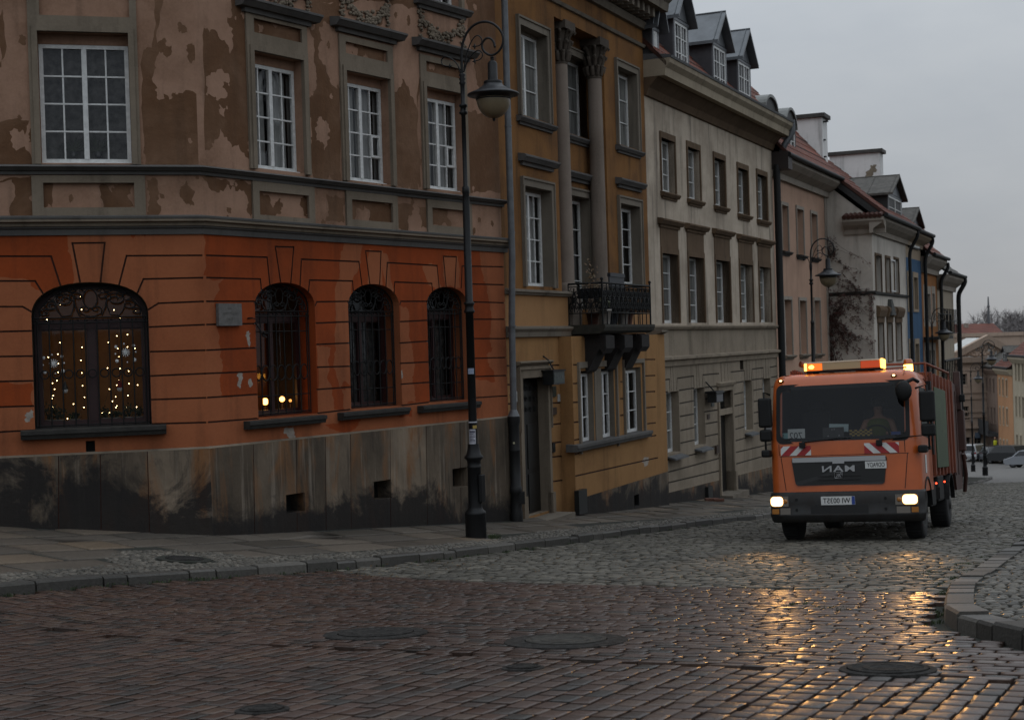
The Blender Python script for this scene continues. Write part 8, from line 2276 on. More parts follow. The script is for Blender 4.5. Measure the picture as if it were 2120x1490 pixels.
def rrect(x0, x1, z0, z1, r, n=5, taper=0.0):
    pts = []
    for (cx, cz, a0) in ((x1 - r - taper, z0 + r, -90), (x1 - r, z1 - r, 0), (x0 + r, z1 - r, 90), (x0 + r + taper, z0 + r, 180)):
        for k in range(n + 1):
            a = math.radians(a0 + 90 * k / n); pts.append((cx + r * math.cos(a), cz + r * math.sin(a)))
    return pts
# windscreen: glass and black border
gl_ = MB(); N = 10
for i in range(N):
    for j in range(4):
        a, b = WS0 + (WS1 - WS0) * i / N, WS0 + (WS1 - WS0) * (i + 1) / N; c, d = WZ0 + (WZ1 - WZ0) * j / 4, WZ0 + (WZ1 - WZ0) * (j + 1) / 4
        gl_.add([fp(a, c, .004), fp(b, c, .004), fp(b, d, .004), fp(a, d, .004)], [(0, 1, 2, 3)], 0, True)
M_wsg = glassy('windscreen_glass', refl=0.02, clear=0.6)
ws = gl_.build('windscreen', M_wsg, TR)
outer = rrect(-1.035, 1.02, WZ0 - .03, WZ1 + .03, 0.10, 5); inner = rrect(-0.975, 0.96, WZ0 + .055, WZ1 - .06, 0.09, 5)
mb = MB(); n = len(outer); mb.add([fp(x, z, .010) for x, z in outer] + [fp(x, z, .010) for x, z in inner], [(i, (i + 1) % n, n + (i + 1) % n, n + i) for i in range(n)]); mb.build('screen_border', M_tblk, ws)
for (x, s) in ((-0.62, 1), (0.56, 1)):
    mb = MB(); mb.box(x - .045, x + .045, -0.045, 0.02, 1.46, 1.55, 0, .01); mb.tube([fp(x, 1.55, .03), fp(x + .45 * s, 1.585, .02), fp(x + .75 * s, 1.60, .016)], [.014, .010, .007], 5); mb.build('wiper', M_tblk, ws)
# cab interior
mb = MB()
mb.box(-1.05, 1.05, 1.45, 1.50, 0.85, 2.45); mb.box(-1.06, 1.06, 0.1, 1.5, 0.84, 0.88)
mb.box(-1.05, 1.05, 0.12, 0.55, 1.30, 1.55, 0, .03)
mb.box(-1.08, -1.04, .35, 1.5, .9, 2.4); mb.box(1.04, 1.08, .35, 1.5, .9, 2.4)
for x in (-.55, .45): mb.box(x - .25, x + .25, .9, 1.0, 1.3, 2.05, 0, .04); mb.box(x - .25, x + .25, .6, 1.0, 1.15, 1.32, 0, .04); mb.box(x - .13, x + .13, .93, 1.0, 2.06, 2.25, 0, .04)
mb.build('cab_interior', pbr('cab_interior_grey', (0.014, 0.014, 0.015), 0.9), TR)
mb = MB(); R_ = .21; c = Vector((.45, .48, 1.60)); u_ = Vector((1, 0, 0)); v_ = Vector((0, .45, .89))
mb.tube([c + (u_ * math.cos(a) + v_ * math.sin(a)) * R_ for a in np.linspace(0, 2 * PI, 24)[:-1]], .014, 6, closed=True); mb.tube([c - u_ * R_, c + u_ * R_], .012, 5); mb.build('steering_wheel', M_tblk, TR)
# panels of the front
mb = MB()
for z in (1.335,): fslab(mb, -0.99, 0.99, z - .004, z + .004, .0015, .003)
for x in (-1.0, 0.93): mb.add([fp(x, 1.35, .003), fp(x + .01, 1.35, .003), fp(x + .01, 1.53, .003), fp(x, 1.53, .003)], [(0, 1, 2, 3)])
for s in (-1, 1): mb.add([fp(s * .965, 1.33, .003), fp(s * .975, 1.33, .003), fp(s * .915, .80, .003), fp(s * .905, .80, .003)], [(0, 1, 2, 3)])
mb.build('panel_seam', M_tblk, cabo)
grille = rrect(-0.80, 0.66, 0.875, 1.315, .05, 4, .045)
mb = MB(); n = len(grille); mb.add([fp(x, z, .022) for x, z in grille] + [fp(x, z, -.02) for x, z in grille], [tuple(range(n))] + [(i, (i + 1) % n, n + (i + 1) % n, n + i) for i in range(n)])
gr_ = mb.build('grille', pbr('grille_black', (0.006, 0.006, 0.006), 0.35), TR)
mb = MB(); fslab(mb, -.785, .645, 1.235, 1.308, .0225, .036, 0, 10); fslab(mb, -.16, .02, 1.205, 1.235, .0225, .034); mb.build('chrome_bar', M_chr, gr_)
mb = MB()
for z in (1.01, .95): fslab(mb, -.40, .26, z - .004, z + .004, .0225, .026)
mb.build('grille_slat', M_tblk, gr_)
tp = lambda cx, cz, d0: (lambda x, z, d: fp(cx + x, cz + z, d0 + d))
text_mesh('MAN', .095, M_chr, 'maker_letters', tp(-.075, 1.125, .024), gr_, True, .006, .02, 1.15, width=.50)
mb = MB(); F_ = lambda a: [(-.075 + .06 * x, 1.025 + .06 * z) for x, z in a]
for seg in ([(-1, -.7), (1, -.7), (1, .7), (-1, .7), (-1, -.7)], [(-.7, -.5), (-.4, -.1), (-.5, .3), (-.1, .25), (.3, .2), (.6, .45), (.75, .1)], [(.3, .2), (.35, -.2), (.6, -.5)], [(-.4, -.1), (0, -.1), (.35, -.2)], [(0, -.1), (.05, -.5)]): mb.tube([fp(x, z, .026) for x, z in F_(seg)], .004, 4)
mb.build('emblem', M_chr, gr_)
mb = MB(); fslab(mb, .335, .655, 1.115, 1.225, .024, .028, 0, 3); wb = mb.build('waste_sign', M_tw, gr_)
text_mesh('ODPADY', .07, M_ink, 'lettering', tp(.495, 1.17, .029), wb, True, .001, .01, 1.0, width=.265)
for (x0, x1, s) in ((-.97, -.49, 1), (.33, .85, -1)):
    z0, z1 = 1.355, 1.505 if s < 0 else 1.495
    z0 -= .01
    mb = MB(); fslab(mb, x0, x1, z0, z1, .001, .0035, 0, 4); hb = mb.build('warning_board', M_tw, TR)
    mb = MB(); w = .135; h = z1 - z0
    k = -3
    while k < 9:
        a = x0 + k * w * 2 * .92; k += 1
        # slanted stripe clipped to the board
        lean = h * 1.05 * s
        q = [(a, z0), (a + w, z0), (a + w + lean, z1), (a + lean, z1)]
        pts = []
        def clip(P, f):
            out = []
            for i in range(len(P)):
                p, r = P[i], P[(i + 1) % len(P)]; fpv, fr_ = f(p), f(r)
                if fpv >= 0: out.append(p)
                if fpv * fr_ < 0: t_ = fpv / (fpv - fr_); out.append((p[0] + (r[0] - p[0]) * t_, p[1] + (r[1] - p[1]) * t_))
            return out
        q = clip(q, lambda p: p[0] - x0); q = clip(q, lambda p: x1 - p[0]) if q else q
        if len(q) > 2: fpatch(mb, q, .0045)
    mb.build('stripes', M_tred, hb)
# papers behind the windscreen
def card(name, cx, cz, w, h, y, mat, label, cat, txt=None, rot=0.0, tm=None):
    t = thing(name, label, cat, (0, 0, 0)); t.matrix_world = TR.matrix_world.copy(); ORG[t.name] = Vector((0, 0, 0))
    c, s = math.cos(rot), math.sin(rot); P = lambda x, z, d=0: (cx + x * c - z * s, y + .1 * z - d, cz + x * s + z * c)
    mb = MB(); mb.add([P(-w / 2, -h / 2), P(w / 2, -h / 2), P(w / 2, h / 2), P(-w / 2, h / 2), P(-w / 2, -h / 2, -.004), P(w / 2, -h / 2, -.004), P(w / 2, h / 2, -.004), P(-w / 2, h / 2, -.004)], [(0, 1, 2, 3), (7, 6, 5, 4), (0, 4, 5, 1), (1, 5, 6, 2), (2, 6, 7, 3), (3, 7, 4, 0)]); b = mb.build('card', mat, t)
    if txt:
        for (s_, x, z, hh) in txt: text_mesh(s_, hh, tm or M_ink, 'lettering', lambda a, b_, d, x=x, z=z: P(x + a, z + b_, .002 + d * .3), b, True)
    return t
M_card = pbr('card_white', (0.62, 0.66, 0.64), 0.6); M_teal = pbr('teal_card', (0.20, 0.42, 0.42), 0.6); M_wtxt = pbr('pale_text', (0.42, 0.44, 0.44), 0.6)
card('number_card', -.725, 1.68, .27, .17, .10, M_card, 'white card with the number 702 in the lower left of the windscreen', 'sign', [('702', -.01, -.02, .10)])
card('permit_card', -.90, 1.655, .20, .10, .105, M_teal, 'teal permit card beside the number card in the windscreen', 'permit', [('56', -.055, 0, .05)])
card('dashboard_card', -.08, 1.76, .30, .12, .22, pbr('pale_blue_card', (0.42, 0.55, 0.56), .6), 'tilted pale blue card standing on the dashboard', 'card', None, -.05)
card('black_board', -.155, 1.685, .33, .17, .14, M_blk, 'small black board with white signs in the middle of the windscreen', 'board', [('T S', 0.0, .05, .03), ('A', .09, -.045, .03), ('o', -.08, -.05, .02)], 0, M_wtxt)
t = thing('chequered_cap', 'black and yellow chequered band lying on the dashboard', 'band', (0, 0, 0)); t.matrix_world = TR.matrix_world.copy(); ORG[t.name] = Vector((0, 0, 0))
mb = MB(); mb2 = MB()
mb.box(.08, .44, .20, .24, 1.615, 1.725)
for i in range(9):
    for j in range(4):
        if (i + j) % 2: mb2.box(.085 + .039 * i, .085 + .039 * (i + 1), .196, .2, 1.62 + .025 * j, 1.62 + .025 * (j + 1))
mb.build('band', M_blk, t); mb2.build('checks', pbr('check_yellow', (0.42, 0.29, 0.06), 0.6), t)
card('blue_sticker', .80, 1.645, .14, .05, .12, M_eu, 'small blue sticker in the lower right of the windscreen', 'sticker')
# bumper, plate, lights
def bumper():
    rows_ = []
    for z, i in ((.30, .06), (.33, .02), (.40, 0), (.425, -.012), (.44, 0), (.60, 0), (.74, .004), (.775, .03), (.78, .3)):
        P = cab_plan(1.185 - i * .6, -.07 + i, .42, .20, [-.9, -.55, -.2, .2, .55, .9], 6)
        rows_.append([(x, y + .05 * (x / 1.18) ** 2 if y < .1 else y, z) for x, y in P])
    n = len(rows_[0]); vs = [p for r in rows_ for p in r]
    fs = [(a * n + b, a * n + b + 1, (a + 1) * n + b + 1, (a + 1) * n + b) for a in range(len(rows_) - 1) for b in range(n - 1)]
    return obj('bumper', vs, fs, M_tbump, TR, smooth=True)
bo = bumper()
bf = lambda x, z, d=0: (x, -.07 + .05 * (x / 1.18) ** 2 - d, z)
def bslab(mb, x0, x1, z0, z1, d0, d1, m=0, n=4):
    for i in range(n):
        a, b = x0 + (x1 - x0) * i / n, x0 + (x1 - x0) * (i + 1) / n
        mb.hexa([bf(a, z0, d0), bf(b, z0, d0), bf(b, z0, d1), bf(a, z0, d1), bf(a, z1, d0), bf(b, z1, d0), bf(b, z1, d1), bf(a, z1, d1)], m)
mb = MB(); bslab(mb, -.52, .36, .435, .575, -.02, .004, 0, 6); mb.build('air_intake', pbr('intake_black', (0.004, 0.004, 0.004), .6), bo)
mb = MB()
for x in (-.74, .62): 
    for z in (.66, .50): mb.tube([bf(x, z, -.01), bf(x, z, .006)], .022, 8)
mb.build('tow_socket', M_tblk, bo)
mb = MB(); bslab(mb, -.355, .165, .57, .70, .001, .010, 0, 4); pl_ = mb.build('number_plate', M_tw, bo)
mb = MB(); bslab(mb, .115, .163, .573, .697, .0105, .012, 0, 2); mb.build('plate_band', M_eu, pl_)
text_mesh('WI 0035T', .082, M_ink, 'lettering', lambda x, z, d: bf(-.115 + x, .635 + z, .0115 + d * .3), pl_, True, .001, .012, 1.0, width=.42)
M_lens = emit('headlight_beam', (1.0, 0.74, 0.40), 5.0); M_lensd = pbr('headlight_glass', (0.16, 0.14, 0.12), 0.08, coat=.6); M_ind = pbr('indicator_amber', (0.34, 0.13, 0.02), 0.15, coat=.5)
for s in (-1, 1):
    xa, xb = (-1.155, -.865) if s < 0 else (.765, 1.10)
    mb = MB(); bslab(mb, xa, xb, .555, .715, .0, .012, 0, 4); h = mb.build('headlight', M_lensd, TR)
    la, lb_ = (xa + .01, xa + .20) if s < 0 else (xb - .225, xb - .012)
    cx, cz = (la + lb_) / 2, .635; rr = rrect(la, lb_, .565, .705, .05, 4)
    mb = MB(); n = len(rr); mb.add([bf(x, z, .014) for x, z in rr] + [bf(cx, cz, .024)], [(i, (i + 1) % n, n) for i in range(n)]); mb.build('lit_lens', M_lens, h)
    r2 = rrect(la - .008, lb_ + .008, .556, .714, .055, 4); mb = MB(); mb.add([bf(x, z, .0135) for x, z in r2], [tuple(range(len(r2)))]); mb.build('lens_glow', emit('lens_edge_glow', (1.0, 0.42, 0.08), 1.3), h)
    ix = xb - .05 if s < 0 else xa + .06
    sp = bpy.data.lights.new('headlight_beam', 'SPOT'); sp.energy = 230; sp.spot_size = math.radians(36); sp.spot_blend = 0.7; sp.color = (1.0, 0.50, 0.15); sp.shadow_soft_size = 0.07
    so = bpy.data.objects.new('headlight_beam', sp); COL.objects.link(so); so.parent = TR
    so.location = bf(cx, cz, .10); so.rotation_euler = Vector((0.10, -1, 0.02)).to_track_quat('-Z', 'Y').to_euler()
    mb = MB(); c = bf(ix, .635, .013); mb.lathe(c, [(.038, -.01), (.036, .004), (.015, .012)], 12, axis=(0, -1, 0)); mb.build('indicator', M_ind, h)
    mb = MB(); x0, x1 = (-1.13, -1.02) if s < 0 else (1.0, 1.1); bslab(mb, x0, x1, .44, .52, .002, .010, 0, 2); mb.build('side_reflector', M_ind, bo)
    mb = MB(); x0, x1 = (-1.0, -.84) if s < 0 else (.78, .98); bslab(mb, x0, x1, .43, .53, .002, .008, 0, 2); mb.build('fog_lamp', M_lensd, bo)
M_orl = emit('marker_light', (1.0, .62, .25), 6.0)
for x in (-.96, .80):
    mb = MB(); c = Vector(fp(x, 2.535, .0)); mb.ball(c, .05, 0, 10, (1, .35, .42)); ml = mb.build('marker_lamp', M_tblk, cabo)
    mb = MB(); mb.ball(c + Vector((0, -.018, .004)), .022, 0, 8, (1, .4, .6)); mb.build('marker_lens', M_orl, ml)
# roof light bar and beacon
zb0_, zb1_ = 2.665, 2.815
mb = MB(); mb.box(-.62, .60, .42, .66, zb0_ - .005, zb0_ + .022, 0, .005); mb.box(-.33, .27, .415, .665, zb0_ + .022, zb1_ - .015, 1, .006); mb.box(-.62, .60, .41, .67, zb1_ - .015, zb1_ + .008, 2, .005)
for x in (-.45, .42): mb.box(x - .04, x + .04, .47, .6, 2.60, zb0_, 0)
lb2 = mb.build('light_bar', [M_tblk, pbr('light_bar_panel', (0.42, 0.30, 0.16), .4), pbr('light_bar_top', (0.62, 0.50, 0.36), .4)], TR)
M_amb = emit('amber_lens_glow', (1.0, 0.18, 0.012), 1.15); M_amb2 = emit('dim_amber_lens', (1.0, 0.10, 0.008), 0.42); M_flash = emit('amber_flash', (1.0, 0.42, 0.06), 7.0)
mb = MB(); mb.box(-.61, -.335, .418, .662, zb0_ + .023, zb1_ - .016, 0, .01); mb.build('amber_lens', M_amb, lb2)
mb = MB(); mb.box(.275, .575, .418, .662, zb0_ + .023, zb1_ - .016, 0, .01); mb.build('amber_lens', M_amb2, lb2)
mb = MB(); mb.box(-.615, -.575, .405, .675, zb0_ + .02, zb1_ - .01, 0, .012); mb.ball((-.50, .412, 2.745), .032, 0, 8, (1.4, .3, 1)); mb.build('lit_flash', M_flash, lb2)
mb = MB(); mb.box(.577, .625, .40, .68, zb0_ + .01, zb1_ + .01, 0, .016); mb.build('lit_flash', M_flash, lb2)
mb = MB(); mb.lathe((.90, 1.25, 2.60), [(.075, 0), (.075, .05), (.02, .055)], 14); be = mb.build('beacon', M_tblk, TR)
mb = MB(); mb.lathe((.90, 1.25, 2.655), [(.072, 0), (.072, .10)], 14); mb.build('beacon_flame', emit('beacon_glow', (1.0, 0.45, 0.08), 9.0), be)
mb = MB(); mb.lathe((.90, 1.25, 2.755), [(.072, 0), (.07, .07), (.05, .09), (.01, .095)], 14); mb.build('beacon_dome', pbr('beacon_orange', (0.40, 0.10, 0.01), .2, coat=.5), be)
# snorkel, roof clutter, rails
mb = MB(); mb.tube(smooth_path([(-.66, 1.0, 2.55), (-.62, .95, 2.70), (-.66, .88, 2.80), (-.75, .80, 2.83)], 5), [.05] * 16, 10); mb.build('air_intake_snorkel', M_tod, TR)
mb = MB()
for k in range(6): mb.box(-.92 + .035 * k, -.90 + .035 * k, .8, 1.1, 2.60, 2.72 + .02 * math.sin(k), 0)
mb.box(-1.0, -.68, .75, 1.15, 2.58, 2.63, 0, .01); mb.build('roof_vent', M_tod, TR)
mb = MB()
mb.tube([(.25, 1.6, 2.80), (1.1, 1.85, 2.80), (1.14, 5.2, 2.80)], .022, 6); mb.tube([(1.14, 5.2, 2.80), (1.14, 5.2, 2.5)], .02, 6); mb.tube([(.25, 1.6, 2.80), (.25, 1.75, 2.6)], .02, 6); mb.tube([(1.1, 1.85, 2.8), (1.1, 1.85, 2.5)], .02, 6)
mb.tube([(.1, 1.0, 2.68), (.9, 1.0, 2.70)], .014, 5); mb.build('roof_rail', M_tod, TR)
# cab sides: doors, windows, handle, step
for s in (-1, 1):
    X = s * (W + .004)
    mb = MB(); pts = [(.42, 1.62), (1.38, 1.55), (1.38, 2.36), (.58, 2.36)]
    tpx = lambda z: s * (W + .006 - max(0, z - 1.6) * .045)
    mb.add([(tpx(z), y, z) for y, z in pts], [(0, 1, 2, 3)]); mb.build('side_window', M_dimglass, cabo)
    mb = MB()
    for (y, a, b) in ((.38, .95, 2.3), (1.45, .95, 2.42)): mb.add([(tpx(a), y, a), (tpx(a), y + .012, a), (tpx(b), y + .012, b), (tpx(b), y, b)], [(0, 1, 2, 3)])
    mb.box(min(X, X + s * .03), max(X, X + s * .03), 1.15, 1.32, 1.38, 1.44, 0, .008); mb.build('door_seam', M_tblk, cabo)
    mb = MB(); mb.box(min(X, X + s * .002), max(X, X + s * .002), .62, .82, 1.02, 1.30); mb.build('door_label', M_tw, cabo)
    # mirrors
    mb = MB(); x0 = s * (W - .03)
    mb.tube([(x0, .12, 2.32), (s * (1.20 if s < 0 else 1.30), .02, 2.36), (s * (1.20 if s < 0 else 1.30), .02, 1.42), (x0, .1, 1.36)], .017, 6)
    m_ = mb.build('mirror_arm', M_tblk, TR)
    mb = MB(); a_, b_ = (-1.30, -1.09) if s < 0 else (1.18, 1.41)
    mb.box(a_, b_, -.02, .10, 1.80, 2.27, 0, .035); mb.build('mirror', M_tblk, m_)
    mb = MB(); mb.box(a_ + .01, b_ - .01, -.02, .10, 1.58, 1.77, 0, .035); mb.build('wide_mirror', M_tblk, m_)
    mb = MB(); mb.box(min(s * 1.13, s * 1.27), max(s * 1.13, s * 1.27), -.04, .14, 1.33, 1.45, 0, .03); mb.build('side_marker', M_tblk, m_)
mb = MB(); mb.ball((.97, -.06, 2.28), .125, 0, 14, (1, .6, 1.25)); mb.tube([(.97, -.02, 2.40), (1.10, .1, 2.46), (1.16, .2, 2.42)], .03, 6); mb.build('front_mirror', M_tblk, TR)
# wheels
def wheel(x, y, r=.43, w=.26, dual=False):
    mb = MB(); s = 1 if x > 0 else -1
    mb.lathe((x - s * w / 2 * 1, y, r), [(r * .62, 0), (r * .95, .0), (r, .03), (r, w - .03), (r * .95, w), (r * .62, w)], 32, axis=(s, 0, 0))
    for k in range(40):
        a = 2 * PI * k / 40; mb.box(x - w / 2 + .02, x + w / 2 - .02, y + r * math.cos(a) - .006, y + r * math.cos(a) + .006, r + r * math.sin(a) - .006, r + r * math.sin(a) + .006)
    wh = mb.build('wheel', M_tyre, TR)
    mb = MB(); mb.lathe((x - s * w * .35, y, r), [(r * .3, 0), (r * .62, 0), (r * .64, w * .8), (r * .56, w * .86), (r * .52, w * .7), (r * .28, w * .62), (r * .26, w * .95), (.01, w * .97)], 24, axis=(s, 0, 0)); mb.build('rim', pbr('dirty_rim', (0.06, 0.058, 0.055), .6, .3, var=.4, scale=12, coord='obj'), wh)
for x in (-.96, .96): wheel(x, .80); wheel(x * 1.0, 4.45, .43, .30)
# fenders, chassis
mb = MB()
for s in (-1, 1):
    for yc in (.80, 4.45):
        A = [(.50 * math.cos(a), .50 * math.sin(a)) for a in np.linspace(math.radians(8), math.radians(172), 13)]
        x0, x1 = s * .80, s * 1.17
        vs = [(x, yc + u, .43 + v) for u, v in A for x in (x0, x1)] + [(x, yc + u * 1.07, .43 + v * 1.07) for u, v in A for x in (x0, x1)]
        m = len(A); fs = []
        for i in range(m - 1):
            for o_ in (0, 2 * m): fs.append((o_ + 2 * i, o_ + 2 * i + 1, o_ + 2 * i + 3, o_ + 2 * i + 2))
            for e_ in (0, 1): fs.append((2 * i + e_, 2 * i + 2 + e_, 2 * m + 2 * i + 2 + e_, 2 * m + 2 * i + e_))
        mb.add(vs, fs)
mb.build('mudguard', M_tblk, TR)
mb = MB(); mb.box(-.42, .42, .3, 6.4, .55, .80); mb.box(-.9, .9, .72, .88, .36, .5); mb.box(-.9, .9, 4.35, 4.55, .36, .52); mb.box(-.25, .3, .5, 1.6, .34, .7); mb.box(.55, 1.1, 1.75, 2.5, .45, .85, 0, .03); mb.box(.75, 1.12, 2.7, 3.6, .5, .95, 0, .04); mb.box(-1.1, -.6, 1.8, 3.4, .45, .9, 0, .03)
mb.tube([(-.9, .3, .40), (.95, .3, .40)], .03, 6); mb.build('chassis', M_tblk, TR)
mb = MB(); mb.box(.85, 1.15, 2.62, 2.66, .55, .75); mb.build('side_bracket', M_tbump, TR)
mb = MB()
for y in (2.3, 3.65): mb.ball((1.13, y, .82), .016, 0, 6)
mb.build('side_marker_light', emit('red_marker', (1.0, .06, .02), 5.0), TR)
# body with ribs, green panel, tailgate
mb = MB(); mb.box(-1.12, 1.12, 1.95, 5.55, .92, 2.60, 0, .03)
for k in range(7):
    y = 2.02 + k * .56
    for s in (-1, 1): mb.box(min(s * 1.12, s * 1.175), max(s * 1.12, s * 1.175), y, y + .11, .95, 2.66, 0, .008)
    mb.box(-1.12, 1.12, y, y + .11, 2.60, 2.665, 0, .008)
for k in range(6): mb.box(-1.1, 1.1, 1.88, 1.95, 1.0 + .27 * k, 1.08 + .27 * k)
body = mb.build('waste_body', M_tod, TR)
mb = MB(); mb.box(1.176, 1.192, 2.15, 3.95, 1.08, 2.42, 0, .004); g_ = mb.build('advert_panel', M_tg, body)
mb = MB(); mb.box(1.193, 1.194, 3.2, 3.8, 1.68, 1.72); mb.build('panel_line', pbr('dim_panel_text', (0.07, 0.09, 0.05), .6), g_)
mb = MB()
prof2 = [(5.6, 2.68), (6.5, 2.62), (7.0, 2.0), (7.15, 1.2), (6.9, .62), (5.75, .62), (5.6, .9)]
mb.prism(prof2, -1.14, 1.14, lambda a, b, t: (t, a, b))
for x in (-1.155, 1.145): mb.box(x, x + .01, 5.7, 5.82, .9, 2.6); mb.box(x, x + .01, 6.2, 6.3, .9, 2.5)
tg_ = mb.build('tailgate', pbr('dark_tailgate', (0.06, 0.022, 0.015), .5, var=.4, scale=3, coord='obj'), TR)
mb = MB(); mb.box(1.10, 1.22, 6.55, 6.75, 2.15, 2.9, 0, .01); mb.box(1.12, 1.26, 6.6, 6.85, 1.35, 2.15, 0, .02); mb.tube([(1.18, 6.9, 1.3), (1.2, 7.1, .9), (1.15, 7.2, .55)], .04, 6); mb.tube([(1.12, 7.0, 1.5), (1.2, 7.25, 1.2)], .03, 6); mb.build('lifting_arm', tg_.data.materials[0], tg_)
mb = MB(); mb.box(1.2, 1.3, 6.5, 6.6, 2.3, 2.45, 0, .02); mb.build('work_lamp', M_tblk, tg_)
mb = MB(); mb.box(1.1, 1.18, 1.72, 1.86, 1.3, 2.5); mb.box(-1.18, -1.1, 1.72, 1.86, 1.3, 2.5); mb.box(-.9, .9, 1.72, 1.86, .9, 2.4); mb.build('cab_rear_rack', M_tblk, TR)
# the driver
def skin_person(name, joints, bones, mat, M4, label, cat, parts=()):
    t = thing(name, label, cat, (0, 0, 0)); t.matrix_world = M4; ORG[t.name] = Vector((0, 0, 0))
    me = bpy.data.meshes.new('body'); me.from_pydata([j[0] for j in joints], bones, [])
    o = bpy.data.objects.new('body', me); COL.objects.link(o)
    sk = o.modifiers.new('skin', 'SKIN'); sk.use_smooth_shade = True
    su = o.modifiers.new('sub', 'SUBSURF'); su.levels = 1; su.render_levels = 1
    for v, j in zip(me.skin_vertices[0].data, joints): v.radius = (j[1], j[1] * (j[2] if len(j) > 2 else 1))
    me.skin_vertices[0].data[0].use_root = True
    bpy.context.view_layer.update()
    m2 = bpy.data.meshes.new_from_object(o.evaluated_get(bpy.context.evaluated_depsgraph_get()))
    o.modifiers.clear(); o.data = m2; m2.materials.clear(); m2.materials.append(mat)
    o.parent = t; ORG['body'] = Vector()
    return t
M_skin = pbr('skin', (0.32, 0.17, 0.11), .6); M_vest = pbr('hi_vis_vest', (0.09, 0.115, 0.010), .7); M_hair = pbr('dark_hair', (0.02, 0.015, 0.012), .8)
J = [((.45, .82, 1.36), .15), ((.45, .84, 1.60), .15, .8), ((.45, .85, 1.82), .17, .7), ((.45, .84, 1.92), .06), ((.45, .82, 2.02), .075), ((.45, .82, 2.14), .085),
     ((.25, .83, 1.84), .065), ((.17, .72, 1.62), .05), ((.30, .52, 1.66), .035), ((.65, .83, 1.84), .065), ((.73, .72, 1.62), .05), ((.60, .52, 1.66), .035), ((.36, .5, 1.40), .09), ((.54, .5, 1.40), .09), ((.36, .35, 1.0), .06), ((.54, .35, 1.0), .06)]
Bn = [(0, 1), (1, 2), (2, 3), (3, 4), (4, 5), (2, 6), (6, 7), (7, 8), (2, 9), (9, 10), (10, 11), (0, 12), (0, 13), (12, 14), (13, 15)]
dr = skin_person('person', J, Bn, M_skin, TR.matrix_world.copy(), 'driver in a yellow green vest behind the truck windscreen', 'person')
mb = MB(); rings = [(1.42, .17, .15), (1.55, .18, .15), (1.70, .20, .15), (1.82, .21, .14), (1.88, .16, .11), (1.90, .08, .07)]
vs = [(.45 + a * math.cos(q), .84 + b * math.sin(q), z) for z, a, b in rings for q in np.linspace(0, 2 * PI, 19)[:-1]]
mb.add(vs, [(i * 18 + k, i * 18 + (k + 1) % 18, (i + 1) * 18 + (k + 1) % 18, (i + 1) * 18 + k) for i in range(5) for k in range(18)], 0, True); mb.build('vest', M_vest, dr)
mb = MB(); mb.ball((.45, .84, 2.135), .098, 0, 12, (1, 1.05, .85)); mb.build('hair', M_hair, dr)
mb = MB(); mb.ball((.45, .725, 2.06), .018, 0, 6, (1, 1.2, 1.3)); mb.build('nose', M_skin, dr)

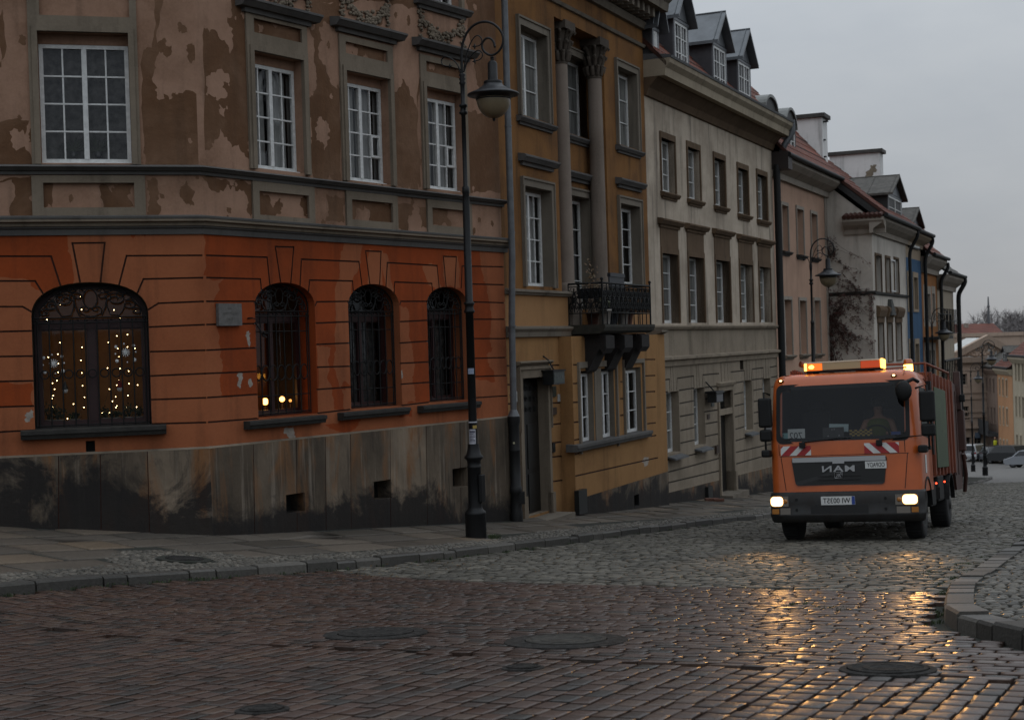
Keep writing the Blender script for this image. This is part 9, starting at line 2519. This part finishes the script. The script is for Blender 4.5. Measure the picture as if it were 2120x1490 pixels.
# ------------------------------------------------------------------ parked cars at the foot of the street
def car(name, label, px, py, D, ang, col, L=4.2, Wd=1.75, H=1.47, van=False, suv=False):
    P = at_depth(px, py, D)
    t = solid_frame(name, label, 'car', P.x, P.y, ang, 'cars parked at the foot of the street')
    pm = pbr('car_paint_' + name, col, .3, .2, coat=.6)
    bonnet = L * .24; hb = .92 if not suv else 1.02
    up = [(-L * .42, hb), (-L * .30, H - .06), (-L * .18, H), (L * .10, H), (L * .20, H - .08), (L * .32, hb)] if not van else [(-L * .48, hb), (-L * .46, H - .05), (-L * .40, H), (L * .18, H), (L * .24, H - .08), (L * .36, hb)]
    low = [(L * .49, .72), (L * .5, .45), (L * .47, .24), (-L * .48, .24), (-L * .5, .5), (-L * .49, .82)]
    bodyp = [(-L * .49, .82), (-L * .42, hb)] + [(L * .32, hb)] + low[:-1]
    mb = MB(); hw = Wd / 2
    secs = [(.0, 1.0), (hw * .75, .995), (hw * .93, .97), (hw, .90)]
    def shell(poly, w0, w1, m=0):
        n = len(poly); zc = .55
        rows2 = [(-w0, .93), (-w0 * .93, 1), (w0 * .93, 1), (w0, .93)]
        vs = []
        for (x, s) in rows2:
            for (y, z) in poly: vs.append((x, y * (1 - (1 - s) * .4), zc + (z - zc) * s))
        fs = [(r * n + i, r * n + (i + 1) % n, (r + 1) * n + (i + 1) % n, (r + 1) * n + i) for r in range(3) for i in range(n)]
        fs += [tuple(range(n))[::-1], tuple(range(3 * n, 4 * n))]
        mb.add(vs, fs, m, False)
    shell(bodyp, hw, hw)
    n = len(up)
    vs = []
    for (x, s) in ((-hw * .97, 0), (-hw * .80, 1), (hw * .80, 1), (hw * .97, 0)): pass
    inn = lambda z: hw * (.97 - .20 * (z - hb) / (H - hb))
    vs = [(-inn(z), y, z) for y, z in up] + [(inn(z), y, z) for y, z in up]
    mb.add(vs, [tuple(range(n))[::-1], tuple(range(n, 2 * n))] + [(i, (i + 1) % n, n + (i + 1) % n, n + i) for i in range(n)])
    b = mb.build('body', pm, t)
    g = MB(); e = .012
    ys = [p for p in up]
    def side(y0, y1, z0, z1):
        for s in (-1, 1):
            g.add([(s * (inn(z) + e), y, z) for y, z in ((y0[0], z0), (y1[0], z0), (y1[1], z1), (y0[1], z1))], [(0, 1, 2, 3)])
    yr0, yr1 = up[0][0] + .12, up[1][0] + .12; yf0, yf1 = up[-1][0] - .15, up[-2][0] - .12; ym = L * -.02
    side((yr0, yr1), (ym - .04, ym - .04), hb + .04, H - .10); side((ym + .04, ym + .04), (yf0, yf1), hb + .04, H - .10)
    for (a, b2) in ((up[0], up[1]), (up[-1], up[-2])):
        sgn = -1 if a[0] < 0 else 1
        g.add([(x * (inn(z) - .10), y + sgn * .012, z + .006) for x, y, z in ((-1, a[0] + (b2[0] - a[0]) * .1, a[1] + (b2[1] - a[1]) * .1), (1, a[0] + (b2[0] - a[0]) * .1, a[1] + (b2[1] - a[1]) * .1), (1, a[0] + (b2[0] - a[0]) * .92, a[1] + (b2[1] - a[1]) * .92), (-1, a[0] + (b2[0] - a[0]) * .92, a[1] + (b2[1] - a[1]) * .92))], [(0, 1, 2, 3)])
    g.build('window', M_dimglass, b)
    for x in (-hw + .02, hw - .22):
        for y in (-L * .31, L * .31):
            w = MB(); s = 1 if x > 0 else -1; w.lathe((x, y, .31), [(.2, 0), (.31, .0), (.31, .2), (.2, .2)], 18, axis=(1, 0, 0)); wo = w.build('wheel', M_tyre, t)
            w = MB(); w.lathe((x + (.205 if s > 0 else -.005), y, .31), [(.2, -.01), (.17, .006), (.01, .008)] , 14, axis=(1, 0, 0) if s > 0 else (-1, 0, 0)); w.build('rim', M_zinc, wo)
    for (y, m, z) in ((-L * .497, M_tred, .80), (L * .492, M_lensd, .66)):
        for x in (-1, 1): q = MB(); q.box(min(x * (hw - .28), x * (hw - .06)), max(x * (hw - .28), x * (hw - .06)), y - .02, y + .03, z - .07, z + .07, 0, .015); q.build('tail_light' if y < 0 else 'headlight', m, t)
    q = MB(); q.box(-.26, .26, -L * .5 - .012, -L * .5 + .01, .55, .66); q.build('number_plate', M_tw, t)
    return t
car('parked_hatchback', 'silver grey hatchback parked broadside at the right edge of the photo', 2136, 968, 120, math.radians(-52), (0.24, 0.25, 0.27))
car('parked_suv', 'black tall estate car parked between the silver hatchback and the dark car', 2088, 963, 132, math.radians(-25), (0.012, 0.013, 0.015), 4.6, 1.85, 1.72, suv=True)
car('parked_car', 'dark blue black car seen from behind, right of the far lamp post', 2055, 966, 136, math.radians(4), (0.014, 0.016, 0.024), 4.3, 1.8, 1.48)
car('parked_van', 'white van with dark windscreen parked left of the far lamp post', 2018, 965, 140, math.radians(35), (0.42, 0.43, 0.44), 4.4, 1.8, 1.62, van=True)
# a person in a yellow vest by the far doorway
P = at_depth(2061, 948, 150); zz = G(P.x, P.y)
M4 = Matrix.Translation((P.x, P.y, zz))
J2 = [((0, 0, .95), .13), ((0, 0, 1.2), .14, .8), ((0, 0, 1.42), .15, .7), ((0, 0, 1.52), .055), ((0, -.01, 1.62), .08), ((0, -.01, 1.72), .085), ((-.2, 0, 1.40), .06), ((-.25, .02, 1.12), .045), ((-.24, -.08, .88), .035), ((.2, 0, 1.40), .06), ((.25, .02, 1.12), .045), ((.24, -.08, .88), .035), ((-.1, 0, .5), .075), ((-.11, 0, .06), .05), ((.1, .03, .5), .075), ((.12, .06, .06), .05)]
B2_ = [(0, 1), (1, 2), (2, 3), (3, 4), (4, 5), (2, 6), (6, 7), (7, 8), (2, 9), (9, 10), (10, 11), (0, 12), (12, 13), (0, 14), (14, 15)]
pe = skin_person('person', J2, B2_, pbr('dark_clothes', (0.02, 0.022, 0.028), .8), M4, 'tiny figure in a bright yellow vest standing among the far parked cars', 'person')
mb = MB(); vs = [(a * math.cos(q), a * .75 * math.sin(q), z) for z, a in ((.98, .19), (1.2, .2), (1.4, .22), (1.48, .12)) for q in np.linspace(0, 2 * PI, 13)[:-1]]
mb.add(vs, [(i * 12 + k, i * 12 + (k + 1) % 12, (i + 1) * 12 + (k + 1) % 12, (i + 1) * 12 + k) for i in range(3) for k in range(12)], 0, True); mb.build('vest', pbr('bright_vest', (0.55, 0.55, 0.02), .6), pe)
mb = MB(); mb.ball((0, -.02, 1.68), .11, 0, 10, (1, 1, 1.2)); mb.build('head', M_skin, pe)
